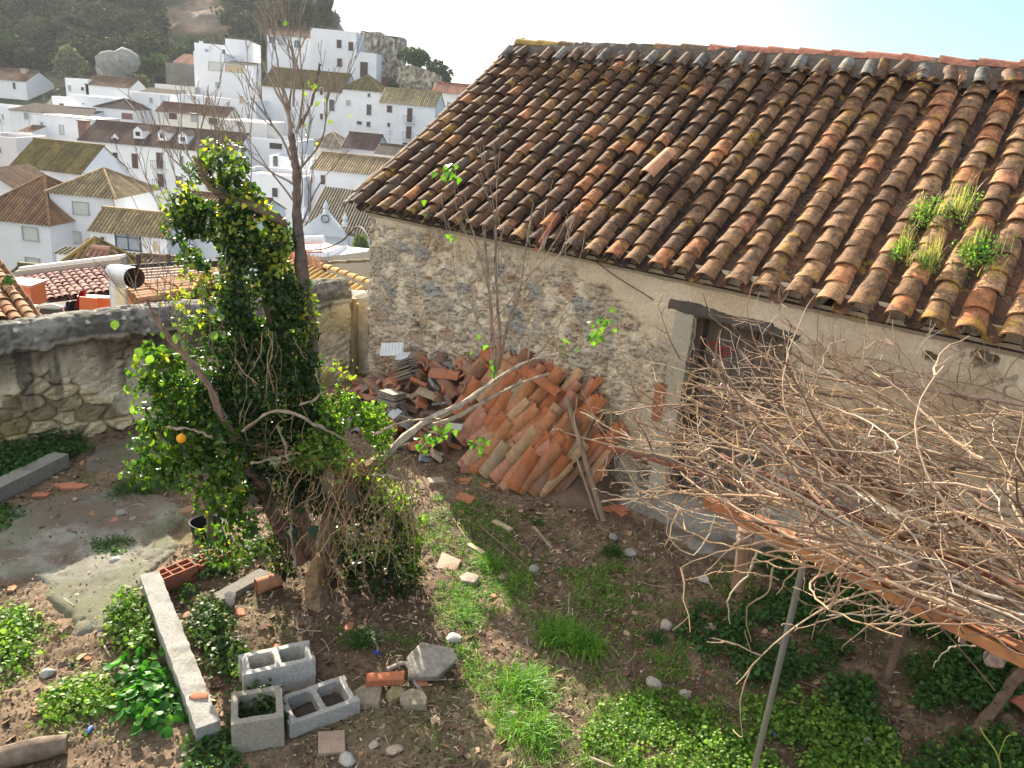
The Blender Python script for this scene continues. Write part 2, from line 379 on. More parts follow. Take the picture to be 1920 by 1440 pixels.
def wall_field(s, z):
    """height (outward) and colour of the masonry face"""
    ws = s + 0.09 * (fbm(s * 3, z * 3, 3, 5) - .5) * 2; wz = z + 0.07 * (fbm(s * 3, z * 3, 3, 9) - .5) * 2
    f1, f2, cid = worley(ws * 4.6, wz * 7.5, 3); g1, g2, gid = worley(ws * 11, wz * 16, 8)
    edge = f2 - f1; ge = g2 - g1
    big = (cid > 0.66); stone = sstep(0.05, 0.16, edge) * big
    sm = (gid > 0.60); small = sstep(0.06, 0.2, ge) * sm * (1 - stone)
    n1 = fbm(s * 6, z * 6, 4, 21); n2 = fbm(s * 24, z * 30, 4, 31, 0.6); n3 = fbm(s * 60, z * 60, 2, 41)
    # smoother plaster: a band under the eaves that widens to the right, torn edge
    edgez = np.where(s > 1.2, 2.02, 2.02 - 0.42 * sstep(1.2, -0.4, s)) - 0.75 * sstep(-1.3, -3.2, s)
    pl = sstep(-0.05, 0.07, z - edgez + 0.35 * (fbm(s * 2.2, z * 2.2, 5, 51) - 0.5) * 2)
    pl = np.maximum(pl, 0.85 * sstep(0.56, 0.6, fbm(s * 1.3 + 4, z * 1.6, 5, 61)) * (s < 0.2))
    pits = sstep(0.53, 0.68, n2) * (1 - 0.9 * pl)
    h = (n1 - .5) * 0.055 + stone * 0.020 + small * 0.018 - (1 - sstep(0.0, 0.12, ge)) * 0.016 * (1 - pl) - pits * 0.026 + (n3 - .5) * 0.008 * (1 - 0.5 * pl)
    h = h * (1 - 0.72 * pl) + pl * 0.018
    crack = sstep(0.018, 0.0, np.abs(fbm(s * 2.4, z * 2.4, 5, 71) - 0.5)) * pl * sstep(0.45, 0.6, fbm(s * 1.1, z * 1.1, 3, 77))
    h -= crack * 0.014
    c = lerp(vec(.60, .485, .34), vec(.80, .69, .52), sstep(0.3, 0.7, n1))
    c = c * (0.82 + 0.36 * n2[..., None])
    hue = gid * 7 % 1
    sc = np.where((hue < 0.25)[..., None], vec(.30, .29, .27), np.where((hue < 0.40)[..., None], vec(.36, .23, .14), np.where((hue < .72)[..., None], vec(.50, .42, .31), vec(.36, .32, .27))))
    c = c + (sc - c) * (small * 0.65)[..., None]
    hb = cid * 13 % 1
    sb = np.where((hb < 0.3)[..., None], vec(.27, .285, .285), np.where((hb < 0.45)[..., None], vec(.38, .25, .16), vec(.43, .37, .29)))
    c = c + (sb * (0.8 + 0.4 * n2[..., None]) - c) * (stone * 0.75)[..., None]
    pc = lerp(vec(.64, .50, .33), vec(.76, .63, .46), sstep(0.3, 0.7, fbm(s * 2, z * 2, 4, 81)))
    grey = sstep(0.5, 0.62, fbm(s * 1.1 + 9, z * 1.4, 4, 91)) * sstep(0.2, -1.5, s)
    pc = pc + (vec(.33, .33, .31) - pc) * (grey * 0.7)[..., None]
    c = c + (pc - c) * (pl * 0.9)[..., None]
    c = c * (1 - 0.5 * crack[..., None]) * (1 - .14 * pits[..., None])
    damp = sstep(0.55, 0.0, z + 0.3 * (n1 - .5)) * 0.45
    c = c + (vec(.20, .17, .12) - c) * damp[..., None]
    return h, c
step = 0.0125
sv = np.concatenate([np.arange(S0, -3.3, -step), np.linspace(-3.3, S1, 40)]); zv = np.arange(-0.25, 2.27, step)
SS, ZZ = np.meshgrid(sv, zv, indexing='ij'); hh, cc = wall_field(SS, ZZ)
# holes in the masonry: put-log hole under the eaves etc
for (px, py, rs, rz, dp) in [(1567, 577, .085, .05, .16), (782, 612, .06, .05, .10), (1850, 672, .07, .05, .14), (1742, 668, .05, .035, .1), (1020, 690, .05, .03, .05), (1205, 893, .07, .05, .05)]:
    P = onplane(px, py, BO, BN); s0 = np.dot(P - BO, BD); z0 = P[2]
    q = (np.abs((SS - s0 + 0.07 * (fbm(SS * 14, ZZ * 14, 3, 5) - .5)) / rs) ** 3 + np.abs((ZZ - z0 + .06 * (fbm(SS * 14, ZZ * 14, 3, 6) - .5)) / rz) ** 3) ** (1 / 3)
    k = sstep(1.12, 0.9, q); hh = hh - dp * k; cc = cc * (1 - 0.45 * k[..., None])
VV = BO + SS[..., None] * BD + hh[..., None] * BN + ZZ[..., None] * vec(0, 0, 1)
sm = 0.5 * (SS[:-1, :-1] + SS[1:, 1:]); zm = 0.5 * (ZZ[:-1, :-1] + ZZ[1:, 1:])
jag = 0.02 * (fbm(sm * 20, zm * 20, 2, 3) - .5)
mask = ~((sm < DS0 + jag) & (sm > DS1 + jag) & (zm > DZ0) & (zm < DZ1))
b = Buf(); b.add(VV.reshape(-1, 3), gridF(len(sv), len(zv), mask=mask), cc.reshape(-1, 3))
M['masonry'] = vmat('masonry', 0.95, 45, 0.22, 0.9, 0.008, 120)
b.build('front_wall', M['masonry'], barn, smooth=False)
# other walls as thick slabs
b = Buf(); wc = (.42, .36, .28); WT = 0.45; DEP = 5.4
Rb = np.stack([-BD, -BN, vec(0, 0, 1)], 1)
def bbox(s0, s1, o0, o1, z0, z1, col, buf):     # box given in barn coordinates
    c = BW((s0 + s1) / 2, (o0 + o1) / 2, (z0 + z1) / 2); buf.add(*box(c, (abs(s1 - s0), abs(o1 - o0), abs(z1 - z0)), Rb), col)
bbox(S0 - .02, S0 - WT, -0.06, -DEP, -.3, 2.12, wc, b); bbox(S1, S1 + WT, -0.06, -DEP, -.3, 2.12, wc, b)
bbox(S0 - .02, S1, -DEP, -DEP - WT, -.3, 2.12, wc, b)
# gables
for s_ in (S0 - .03, S1 + .02):
    for k in (0, 1):
        pass
    P = [BW(s_, -0.05, 2.1), BW(s_, -DEP - .4, 2.1), BW(s_, -2.69, 3.95), BW(s_ - .4 * np.sign(s_), -0.05, 2.1), BW(s_ - .4 * np.sign(s_), -DEP - .4, 2.1), BW(s_ - .4 * np.sign(s_), -2.69, 3.95)]
    b.add(P, [np.array([[0, 1, 2], [5, 4, 3]]), np.array([[0, 2, 5, 3], [1, 4, 5, 2], [0, 3, 4, 1]])], wc)
b.build('side_walls', M['masonry'], barn)
# corner face: rough edge of plaster seen edge-on
b = Buf(); s2, z2 = np.meshgrid(np.linspace(0, -0.5, 30), np.arange(-.25, 2.2, .03), indexing='ij')
hc, c2 = wall_field(s2 + 9, z2); P = BO + BD * (S0 + 0.0) + s2[..., None] * BN + (hc * 0.6)[..., None] * BD + z2[..., None] * vec(0, 0, 1)
b.add(P.reshape(-1, 3), gridF(30, z2.shape[1], flip=True), c2.reshape(-1, 3)); b.build('corner_face', M['masonry'], barn)
# door, jambs, lintel, sill
b = Buf(); rr = np.random.default_rng(3); x = DS0 - 0.075
while x > DS1 + 0.04:
    w = min(rr.uniform(0.13, 0.19), x - DS1 - .03); c0 = vec(.15, .12, .095) * rr.uniform(0.75, 1.25)
    bbox(x, x - w + 0.008, -0.14 - rr.uniform(0, .006), -0.175, DZ0 + rr.uniform(.02, .05), DZ1 - .01, c0, b); x -= w
door = b.build('plank_door', M['wood'], barn)
b = Buf()
for zc in (0.62, 1.42): bbox(DS0 - .08, DS1 + .04, -0.176, -0.20, zc - .05, zc + .05, (.12, .09, .07), b)
b.build('door_ledge', M['wood'], door)
b = Buf(); bbox(DS0, DS0 - .07, -0.05, -0.20, DZ0, DZ1, (.10, .075, .055), b); bbox(DS1, DS1 + .05, -0.09, -0.2, DZ0, DZ1, (.09, .07, .055), b)
b.build('door_frame', M['wood'], barn)
# faded red paint smears on the planks
def smear(pts, wd, col, off):
    bb = Buf()
    for (p0, p1) in pts:
        A = onplane(*p0, BW(0, off, 0), BN); B_ = onplane(*p1, BW(0, off, 0), BN); d = nrm(B_ - A); q = np.cross(BN, d)
        n = 9; t = np.linspace(0, 1, n); w = wd * (0.6 + 0.6 * rr.random(n)); w[0] = w[-1] = wd * .2
        mid = A + (B_ - A) * t[:, None] + q * (rr.random(n)[:, None] - .5) * wd * .6
        V = np.concatenate([mid + q * w[:, None] / 2, mid - q * w[:, None] / 2])
        i = np.arange(n - 1); bb.add(V, np.stack([i, i + 1, i + 1 + n, i + n], 1), col)
    return bb
bb = smear([((1322, 648), (1350, 640)), ((1335, 655), (1372, 650)), ((1340, 640), (1352, 664)), ((1350, 668), (1380, 655)), ((1352, 652), (1356, 676))], 0.022, (.30, .045, .04), -0.1365)
bb.build('paint_mark', M['litter'], door)
b = Buf(); ls = np.linspace(-0.06, -1.20, 60); 
prof = [(-.22, 1.845), (0.035, 1.845), (0.045, 1.875), (0.04, 1.925), (-0.0, 1.945), (-.22, 1.945)]
V = []
for s_ in ls:
    t = (s_ - ls[0]) / (ls[-1] - ls[0]); th = 0.75 + 0.3 * math.sin(t * 9) * .4 + (0.25 if t < .8 else -.35 * (t - .8) * 5)
    for (o_, z_) in prof:
        zz = 1.845 + (z_ - 1.845) * th - 0.015 * t; V.append(BW(s_, o_ + rr.normal() * .004 + 0.01 * math.sin(s_ * 14), zz + rr.normal() * .003))
k = len(prof); F = []
for i in range(len(ls) - 1):
    for j in range(k): F.append([i * k + j, i * k + (j + 1) % k, (i + 1) * k + (j + 1) % k, (i + 1) * k + j])
b.add(V, [np.array(F)], (.11, .095, .08)); b.build('lintel', M['wood'], barn)
b = Buf()      # plastered left reveal and jamb strip
s2, z2 = np.meshgrid(np.linspace(-0.12, -0.305, 12), np.arange(0.02, 1.86, .02), indexing='ij')
hj = 0.03 + 0.02 * (fbm(s2 * 8, z2 * 5, 4, 5) - .5); hj[0] = -0.03
P = BO + s2[..., None] * BD + hj[..., None] * BN + z2[..., None] * vec(0, 0, 1)
b.add(P.reshape(-1, 3), gridF(12, z2.shape[1]), lerp(vec(.42, .38, .28), vec(.52, .47, .37), fbm(s2 * 6, z2 * 3, 3, 8)).reshape(-1, 3))
s2, z2 = np.meshgrid(np.linspace(0.03, -0.2, 8), np.arange(0.02, 1.86, .04), indexing='ij')
P = BW(-0.305, 0, 0) + s2[..., None] * BN + z2[..., None] * vec(0, 0, 1); b.add(P.reshape(-1, 3), gridF(8, z2.shape[1]), (.42, .37, .28))
P = BW(DS1, 0, 0) + s2[..., None] * BN + z2[..., None] * vec(0, 0, 1); b.add(P.reshape(-1, 3), gridF(8, z2.shape[1]), (.38, .33, .25))
b.build('door_jamb', M['masonry'], barn)
b = Buf()
for (s0, s1, o1, z1, sd_) in [(0.05, -1.0, .30, .13, 1), (-.15, -1.3, .16, .17, 2)]:
    V, F = ico(); V = np.sign(V) * np.abs(V) ** 0.35; V = V / np.abs(V).max(0); R_ = np.random.default_rng(sd_)
    V = V * vec(abs(s1 - s0) / 2, o1 / 2 + .1, z1 / 2 + .1) * (1 + .05 * R_.random((len(V), 1))); V = V @ Rb.T + BW((s0 + s1) / 2, o1 / 2 - .1, z1 / 2 - .1); b.add(V, F, (.30, .28, .245))
b.build('door_sill', M['concrete'], barn)
# interior darkness is real: a floor and back wall inside
# drain tile mortared to the wall left of the door
TV, TF = arc_tile(0.36, .055, .065, seg=10); b = Buf()
V = TV @ np.stack([-BD, vec(0, 0, 1), BN * 1.0], 1).T + BW(-0.11, 0.015, 0.82); b.add(V, TF, (.42, .17, .08)); b.build('drain_tile', M['terracotta'], barn)

# roof --------------------------------------------------------------
EO, EZ, RB_, RZ = 0.13, 2.165, -2.66, 4.05
u = nrm(BW(0, RB_, RZ) - BW(0, EO, EZ)); slope_len = np.linalg.norm(BW(0, RB_, RZ) - BW(0, EO, EZ))
pitch, ncs = 0.2065, 16; expose = (slope_len - 0.10) / ncs; nr = 46
XS = np.concatenate([[0], np.cumsum(.2065 + .038 * np.clip((np.arange(nr) - 14) / 8, 0, 1))])
def sag(X, Y): return 0.05 * (fbm(X * 0.45, Y * 0.45, 3, 7) - .5) - 0.035 * np.exp(-((X - 5.6) / 0.9) ** 2) * np.clip(Y / slope_len, 0, 1) - 0.05 * np.sin(np.clip(Y / slope_len, 0, 1) * math.pi) * 0.5
def barn_tile_col(i, j, rng):
    t = np.clip((i - 14) / 16, 0, 1) * 0.75 + np.clip((i - 6) / 30, 0, 1) * .25 * (1 - j / 17)
    old = lerp(vec(.14, .072, .04), vec(.47, .265, .135), np.clip(t + rng.normal() * .16 + (0.12 if j < 2 else 0), 0, 1))
    q = rng.random()
    if q < 0.045 + 0.06 * t: return vec(.48, .20, .085) * rng.uniform(.8, 1.15)
    if q < 0.12: return vec(.36, .20, .085) * rng.uniform(.7, 1.2)
    if q < 0.135: return vec(.20, .15, .11) * rng.uniform(.6, 1.1)
    return old * rng.uniform(0.72, 1.25)
b = Buf()
fresh = {(24, 13), (24, 11), (27, 8), (30, 9), (24, 12), (28, 6), (20, 3), (33, 6), (13, 7), (5, 9), (25, 3), (14, 8), (26, 2), (29, 2), (22, 7), (31, 11)}
def bcol(i, j, rng):
    c = barn_tile_col(i, j, rng); return vec(.54, .24, .12) * rng.uniform(.9, 1.1) if (i, j) in fresh else c
rngr = np.random.default_rng(5)
tile_roof(b, BW(3.80, EO, EZ), -BD, u, nr, ncs, pitch, expose, bcol, amp=0.022, r=0.080, L=0.31, sag=sag, rng=rngr, seg=9,
          chan_col=lambda i, j, r_: lerp(vec(.06, .036, .027), vec(.20, .10, .06), np.clip((i - 14) / 16 + r_.normal() * .2, 0, 1)) * r_.uniform(.6, 1.2), lip=0.014, xs=XS)
b.build('roof_tiles', M['roof'], barn, smooth=False)
# slipped and loose tiles on the slope
def roofP(row, y, h=0.1):
    x_ = float(np.interp(row, np.arange(nr + 1), XS)) if row >= 0 else row * pitch
    return BW(3.80, EO, EZ) + (-BD) * x_ + u * y + nrm(np.cross(-BD, u)) * (h + float(sag(np.array([x_]), np.array([y]))[0]))
wz = nrm(np.cross(-BD, u)); RB3 = np.stack([-BD, u, wz], 1)
b = Buf(); TVl, TFl = arc_tile(0.40, .085, .072, th=.013, seg=10)
for (px, py, ang, tilt, col) in [(1505, 775, 0, 0, None)]: pass
b.add(TVl @ (RB3 @ rotz(-.12)).T + roofP(14.95, 1.08, .115), TFl, (.62, .30, .17)); b.build('loose_roof_tile', M['terracotta'], barn)
b = Buf(); TVc, TFc = arc_tile(0.42, .07, .085, th=.013, seg=10, concave=True)
b.add(TVc @ (RB3 @ rotz(.10) @ roty(-.9)).T + roofP(12.45, -.05, .03), TFc, (.45, .16, .08)); b.build('loose_roof_tile', M['terracotta'], barn)
# sheathing sheet put under the tiles to block light, back slope
b = Buf(); b.add([BW(3.72, EO - .05, EZ - .045), BW(S1, EO - .05, EZ - .045), BW(S1, RB_, RZ - .045), BW(3.72, RB_, RZ - .045)], np.array([[0, 3, 2, 1]]), (.05, .035, .03))
b.add([BW(3.78, RB_, RZ), BW(S1, RB_, RZ), BW(S1, -DEP - .5, 2.1), BW(3.78, -DEP - .5, 2.1)], np.array([[0, 3, 2, 1]]), (.2, .11, .07))
b.build('roof_deck', M['roof'], barn)
# eaves bedding mortar between the tile ends
b = Buf(); s2, z2 = np.meshgrid(np.arange(3.72, -4.5, -.02), np.linspace(0, 1, 7), indexing='ij')
oo = 0.02 + 0.06 * z2 + 0.01 * fbm(s2 * 9, z2 * 4, 3, 6); zz = 2.08 + 0.085 * z2 + .02 * (fbm(s2 * 7, z2 * 2, 3, 2) - .5) 
b.add((BO + s2[..., None] * BD + oo[..., None] * BN + zz[..., None] * vec(0, 0, 1)).reshape(-1, 3), gridF(s2.shape[0], 7), lerp(vec(.40, .33, .24), vec(.55, .47, .35), fbm(s2 * 4, z2 * 4, 3, 3)).reshape(-1, 3))
b.build('eaves_mortar', M['masonry'], barn)
# ridge: rough mortar band with short grey tiles, then ridge tiles
b = Buf(); t1 = np.arange(3.78, -4.6, -.025); t2 = np.linspace(0, 1, 14); s2, v2 = np.meshgrid(t1, t2, indexing='ij')
lump = 0.05 * (fbm(s2 * 3.5, v2 * 1.5, 4, 14) - .5) + .03 * (fbm(s2 * 14, v2 * 4, 3, 15) - .5)
yy = slope_len - 0.33 + 0.34 * v2 + 0.09 * (fbm(s2 * 2.2, v2 * 0 , 3, 19) - .5) * (1 - v2); hz = 0.055 + 0.055 * v2 + lump
P = BW(0, EO, EZ) + s2[..., None] * BD + yy[..., None] * u + hz[..., None] * wz + (sag(3.8 - s2, yy) * 1.0)[..., None] * wz
b.add(P.reshape(-1, 3), gridF(len(t1), 14), lerp(vec(.08, .062, .05), vec(.20, .175, .14), fbm(s2 * 5, v2 * 3, 4, 16)).reshape(-1, 3)); b.build('ridge_mortar', M['stone'], barn)
b = Buf(); rg = np.random.default_rng(9)
for i in range(36):
    if rg.random() < .12: continue
    c = vec(.25, .245, .225) * rg.uniform(.55, 1.15) if rg.random() < .38 else vec(.24, .15, .10) * rg.uniform(.7, 1.2)
    yaw = rg.normal() * (.08 if i < 20 else .25); Mx = RB3 @ rotz(yaw) @ rotx(.06 + rg.normal() * .03)
    TVs, TFs = arc_tile(0.22, .07, .06, seg=7); b.add(TVs @ Mx.T + roofP(i, slope_len - 0.40 + rg.normal() * .02, .115), TFs, c)
    if i > 17 and rg.random() < .4:
        q = rg.normal(size=3) * .5; Mx = RB3 @ rotz(q[0]) @ roty(q[1] * 1.4) @ rotx(q[2]); TVs, TFs = arc_tile(rg.uniform(.12, .25), .06, .05, seg=6)
        b.add(TVs @ Mx.T + roofP(i + .5, slope_len - 0.38, .10), TFs, vec(.30, .17, .11) * rg.uniform(.5, 1.3))
b.build('ridge_under_tiles', M['roof'], barn)
b = Buf(); TVr, TFr = arc_tile(0.42, .105, .085, th=.015, seg=10)
x = 3.86; i = 0
while x > -4.8:
    old = x > 1.4
    c = (lerp(vec(.30, .18, .08), vec(.22, .13, .085), rg.random()) if old else vec(.55, .24, .16)) * rg.uniform(.8, 1.15)
    if x > 3.3: c = vec(.42, .29, .09)
    Mx = np.stack([BN, BD, vec(0, 0, 1)], 1) @ np.array([[1, 0, 0], [0, -1, 0], [0, 0, 1]]); Mx = np.stack([-BN, -BD, vec(0, 0, 1)], 1)
    Mx = Mx @ rotx(-.04 + rg.normal() * .02) @ rotz(rg.normal() * .035)
    dip = -0.035 * math.exp(-((x + 1.75) / 0.6) ** 2)
    p = BW(x, RB_ - .0, RZ + .045 + dip + .012 * math.sin(x * 1.7))
    b.add(TVr @ Mx.T + p, TFr if np.linalg.det(Mx) > 0 else TFr[:, ::-1], c); x -= 0.335
b.build('ridge_tiles', M['roof_clean'], barn)
# chipped grey verge tiles at the lower left corner
b = Buf()
for (row, y, c) in [(-.55, -.02, (.30, .29, .26)), (-.75, .18, (.26, .2, .14)), (-.62, .34, (.22, .14, .09))]:
    b.add(TVl @ (RB3 @ roty(-.35) @ rotz(.05)).T + roofP(row, y, .01), TFl, c)
for j in range(16): b.add(TVl @ (RB3 @ roty(-.3) @ rotz(rg.normal() * .03)).T + roofP(-.62, .1 + j * expose, .005), TFl, vec(.17, .10, .06) * rg.uniform(.6, 1.5))
b.build('verge_tiles', M['roof'], barn)
# ================================================================ yard ground
LW0 = onz(0, 850); LW1 = onz(270, 795); LD = nrm(LW1 - LW0); LD[2] = 0; LN = vec(LD[1], -LD[0], 0)     # LN: towards the yard
if np.dot(LN, CAM - LW0) < 0: LN = -LN
TREE = onz(600, 1120)
def gz(x, y):
    x = np.asarray(x, float); y = np.asarray(y, float)
    z = 0.07 * (fbm(x * 0.9, y * 0.9, 3, 101) - .5) + 0.035 * (fbm(x * 4, y * 4, 4, 102) - .5)
    z = z + 0.05 * np.exp(-((x - TREE[0]) ** 2 + (y - TREE[1]) ** 2) / 0.5)
    db = (x - BO[0]) * BN[0] + (y - BO[1]) * BN[1]
    return z + 0.06 * np.exp(-np.maximum(db, 0) / 0.25)
def g3(p):
    p = np.array(p, float); p[..., 2] = gz(p[..., 0], p[..., 1]); return p
def G(px, py):                       # ground point under a photo pixel
    p = onz(px, py, 0)
    for _ in range(3): p = onz(px, py, float(gz(p[0], p[1])))
    return p
def poly_sd(x, y, poly):
    """signed distance, positive inside"""
    P = np.asarray(poly)[:, :2]; n = len(P); d = np.full(x.shape, 1e9); ins = np.zeros(x.shape, bool)
    for i in range(n):
        a = P[i]; b_ = P[(i + 1) % n]; e = b_ - a; wx = x - a[0]; wy = y - a[1]
        t = np.clip((wx * e[0] + wy * e[1]) / (e @ e), 0, 1); d = np.minimum(d, np.hypot(wx - t * e[0], wy - t * e[1]))
        c = ((a[1] > y) != (b_[1] > y)) & (x < (b_[0] - a[0]) * (y - a[1]) / (b_[1] - a[1] + 1e-12) + a[0]); ins ^= c
    return np.where(ins, d, -d)
gx = np.concatenate([np.arange(-9, -5.2, .25), np.arange(-5.2, 4.6, .019), np.arange(4.6, 14, .4)])
gy = np.concatenate([np.arange(-6, 2.4, .3), np.arange(2.4, 9.6, .019), np.arange(9.6, 16, .4)])
X, Y = np.meshgrid(gx, gy, indexing='ij')
Z = gz(X, Y)
fine = 0.022 * (fbm(X * 16, Y * 16, 4, 111, .6) - .5) + .012 * (vnoise(X * 45, Y * 45, 7) - .5)
w1, w2, wi = worley(X * 14, Y * 14, 31); clod = (wi > .72) * sstep(.45, .1, w1) * .014
Z = Z + fine + clod
lw = (X - LW0[0]) * LN[0] + (Y - LW0[1]) * LN[1]
out = sstep(-.3, -1.6, lw); Z = Z - out * 3.2                     # the land drops away beyond the boundary wall
n1 = fbm(X * 1.4, Y * 1.4, 4, 121); n2 = fbm(X * 9, Y * 9, 4, 122); n3 = vnoise(X * 60, Y * 60, 5)
C = lerp(vec(.12, .077, .05), vec(.27, .19, .12), sstep(.35, .65, n1 * .6 + n2 * .4))
C = C * (0.65 + .7 * n3[..., None])
C = C + (vec(.25, .20, .155) * (.6 + .7 * wi[..., None] * n3[..., None]) - C) * (clod > .003)[..., None] * .35
moss = sstep(.55, .68, fbm(X * 2.2 + 5, Y * 2.2, 4, 131)) * .35; C = C + (vec(.09, .12, .03) - C) * moss[..., None]
b = Buf(); b.add(np.stack([X, Y, Z], -1).reshape(-1, 3), gridF(len(gx), len(gy)), C.reshape(-1, 3))
M['soil'] = vmat('soil', 0.97, 70, 0.35, 1.0, 0.008, 160)
tag(b.build('yard_ground', M['soil']), kind='structure')
# old concrete floor patches
def slab(name, pxpoly, z0, col, seed, ragged=0.16, moss_amt=.5):
    poly = np.array([onz(*p) for p in pxpoly]); lo = poly.min(0) - .3; hi = poly.max(0) + .3
    x = np.arange(lo[0], hi[0], .02); y = np.arange(lo[1], hi[1], .02); X, Y = np.meshgrid(x, y, indexing='ij')
    sdv = poly_sd(X, Y, poly) + ragged * (fbm(X * 3.2, Y * 3.2, 5, seed) - .5) * 2
    k = sstep(-.02, .10, sdv); pit = sstep(.55, .7, fbm(X * 12, Y * 12, 4, seed + 3))
    Z = gz(X, Y) * .6 + z0 * k - .06 * (1 - k) - pit * .006 + .012 * (fbm(X * 3, Y * 3, 4, seed + 5) - .5)
    crk = sstep(.012, 0, np.abs(fbm(X * 1.8, Y * 1.8, 4, seed + 9) - .5)); Z = Z - crk * .015
    n = fbm(X * 2.4, Y * 2.4, 5, seed + 1); n2 = fbm(X * 20, Y * 20, 3, seed + 2)
    C = lerp(np.asarray(col) * .75, np.asarray(col) * 1.2, sstep(.3, .7, n)) * (.8 + .4 * n2[..., None])
    ms = sstep(.5, .66, fbm(X * 1.6 + 3, Y * 1.6, 4, seed + 7)) * moss_amt; C = C + (vec(.14, .15, .055) - C) * ms[..., None]
    dr = sstep(.50, .62, fbm(X * 3.1 + 3, Y * 3.1, 5, seed + 8)) * .75; C = C + (vec(.17, .12, .085) - C) * dr[..., None]
    b = Buf(); b.add(np.stack([X, Y, Z], -1).reshape(-1, 3), gridF(len(x), len(y)), C.reshape(-1, 3))
    o = b.build(name, M['concrete']); tag(o, kind='structure'); return o
slab('concrete_floor', [(-200, 1000), (0, 955), (90, 935), (220, 910), (350, 950), (365, 1010), (325, 1050), (275, 1100), (215, 1185), (140, 1195), (70, 1110), (-200, 1060)], .03, (.265, .25, .205), 201)
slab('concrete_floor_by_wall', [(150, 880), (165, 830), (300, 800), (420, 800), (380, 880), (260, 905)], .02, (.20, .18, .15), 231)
slab('concrete_apron', [(1225, 960), (1290, 935), (1420, 950), (1450, 1000), (1400, 1060), (1290, 1040), (1240, 1010)], .03, (.26, .245, .215), 251, .08, .15)

# ================================================================ boundary wall on the left
def profile_wall(name, A, d, n, s0, s1, prof, step, colfn, parent, mat, amp=1.0, seed=0, topz=None):
    """prof: list of (outward offset, z). swept along d, displaced"""
    prof = np.array(prof, float); seg = np.linalg.norm(np.diff(prof, axis=0), axis=1); cum = np.concatenate([[0], np.cumsum(seg)])
    t = np.arange(0, cum[-1], step); po = np.interp(t, cum, prof[:, 0]); pz = np.interp(t, cum, prof[:, 1])
    tx = np.gradient(po); tz = np.gradient(pz); l = np.hypot(tx, tz); nx, nz = tz / l, -tx / l
    s = np.arange(s0, s1, step); S, T = np.meshgrid(s, t, indexing='ij'); O_ = np.broadcast_to(po, S.shape); Z_ = np.broadcast_to(pz, S.shape)
    zt = (topz(S) if topz else 1.0); Z2 = Z_ * np.where(Z_ > 0, zt, 1)
    h, c = colfn(S, T, Z_, O_); h = h * amp
    P = np.asarray(A) + S[..., None] * d + (O_ + h * nx)[..., None] * n + (Z2 + h * nz)[..., None] * vec(0, 0, 1)
    b = Buf(); flip = np.dot(np.cross(d, vec(0, 0, 1)), n) < 0
    b.add(P.reshape(-1, 3), gridF(len(s), len(t), flip=flip), c.reshape(-1, 3))
    # end faces
    for k in (0, -1):
        ring = P[k]; cc = ring.mean(0); m_ = len(ring); b.add(np.concatenate([ring, [cc]]), np.array([[i, i + 1, m_] if k == 0 else [i + 1, i, m_] for i in range(m_ - 1)]), c[k].mean(0))
    return b.build(name, mat, parent)
def lw_field(S, T, Z, O):
    f1, f2, cid = worley(S * 4.2 + .4 * (fbm(S * 3, T * 3, 3, 301) - .5), T * 7.5 + .5 * (fbm(S * 3, T * 3, 3, 302) - .5), 303)
    n1 = fbm(S * 5, T * 5, 4, 311); n2 = fbm(S * 22, T * 26, 4, 312, .6); e = f2 - f1
    cap = sstep(.95, .99, Z + .10 * (n1 - .5)); yl = S
    plas = sstep(.54, .60, fbm(S * 1.5, T * 2.2, 5, 321) + .25 * (yl > 3.0))
    stone = sstep(.03, .2, e) * (1 - plas)
    h = (n1 - .5) * .08 + stone * .05 * (.5 + cid) + plas * .02 - sstep(.55, .7, n2) * .018 * (1 - cap)
    h = np.where(cap > .5, (n1 - .5) * .055 + (n2 - .5) * .022 - .014 * sstep(.56, .62, fbm(S * 7, T * 7, 3, 315)), h)
    c = lerp(vec(.30, .24, .14), vec(.70, .58, .36), sstep(.3, .7, n1 * .5 + cid * .5)) * (.75 + .5 * n2[..., None])
    c = c + (vec(.72, .64, .48) * (.8 + .4 * n2[..., None]) - c) * (plas * .75)[..., None]
    och = sstep(.45, .65, fbm(S * 1.2, T * 1.5, 4, 331)) * .5 * sstep(.6, .1, Z) + .55 * (yl > 3.05) * sstep(.4, .6, n1); c = c + (vec(.42, .33, .10) - c) * och[..., None]
    stain = sstep(.50, .95, Z + .5 * (fbm(S * 4, T * .8, 4, 341) - .5)) * .85 * (1 - cap) * (yl < 3.0); c = c + (vec(.10, .072, .045) - c) * stain[..., None]
    blk = sstep(.58, .64, fbm(S * 3.5, T * .7, 4, 351)) * sstep(.2, .6, Z) * (1 - cap) * .7; c = c + (vec(.05, .045, .04) - c) * blk[..., None]
    cc = lerp(vec(.11, .10, .085), vec(.30, .28, .24), sstep(.35, .65, n1 * .5 + n2 * .5))
    w1, _, wi = worley(S * 9, T * 9, 361); cc = cc + (vec(.6, .58, .52) - cc) * ((w1 < .15 * (.4 + .9 * wi)) & (wi > .72))[..., None] * .8
    ms_ = sstep(.55, .65, fbm(S * 2.5, T * 5, 4, 371)) * .6; cc = cc + (vec(.12, .125, .06) - cc) * ms_[..., None]
    c = c + (cc - c) * cap[..., None]
    return h, c
bwall = thing('boundary_wall', 'low rubble boundary wall with dark rounded cement capping along the left of the yard', 'wall', LW0)
def lw_top(S): return 1 + .10 * sstep(2.6, 3.6, S) + .015 * np.sin(S * 1.3)
profile_wall('masonry', LW0, LD, LN, -3.2, 3.72, [(.02, -.25), (.0, .93), (.035, .95), (.045, 1.03), (.02, 1.11), (-.06, 1.17), (-.15, 1.19), (-.25, 1.17), (-.33, 1.1), (-.34, .9), (-.34, -3)], .0135, lw_field, bwall, M['masonry'], topz=lw_top)
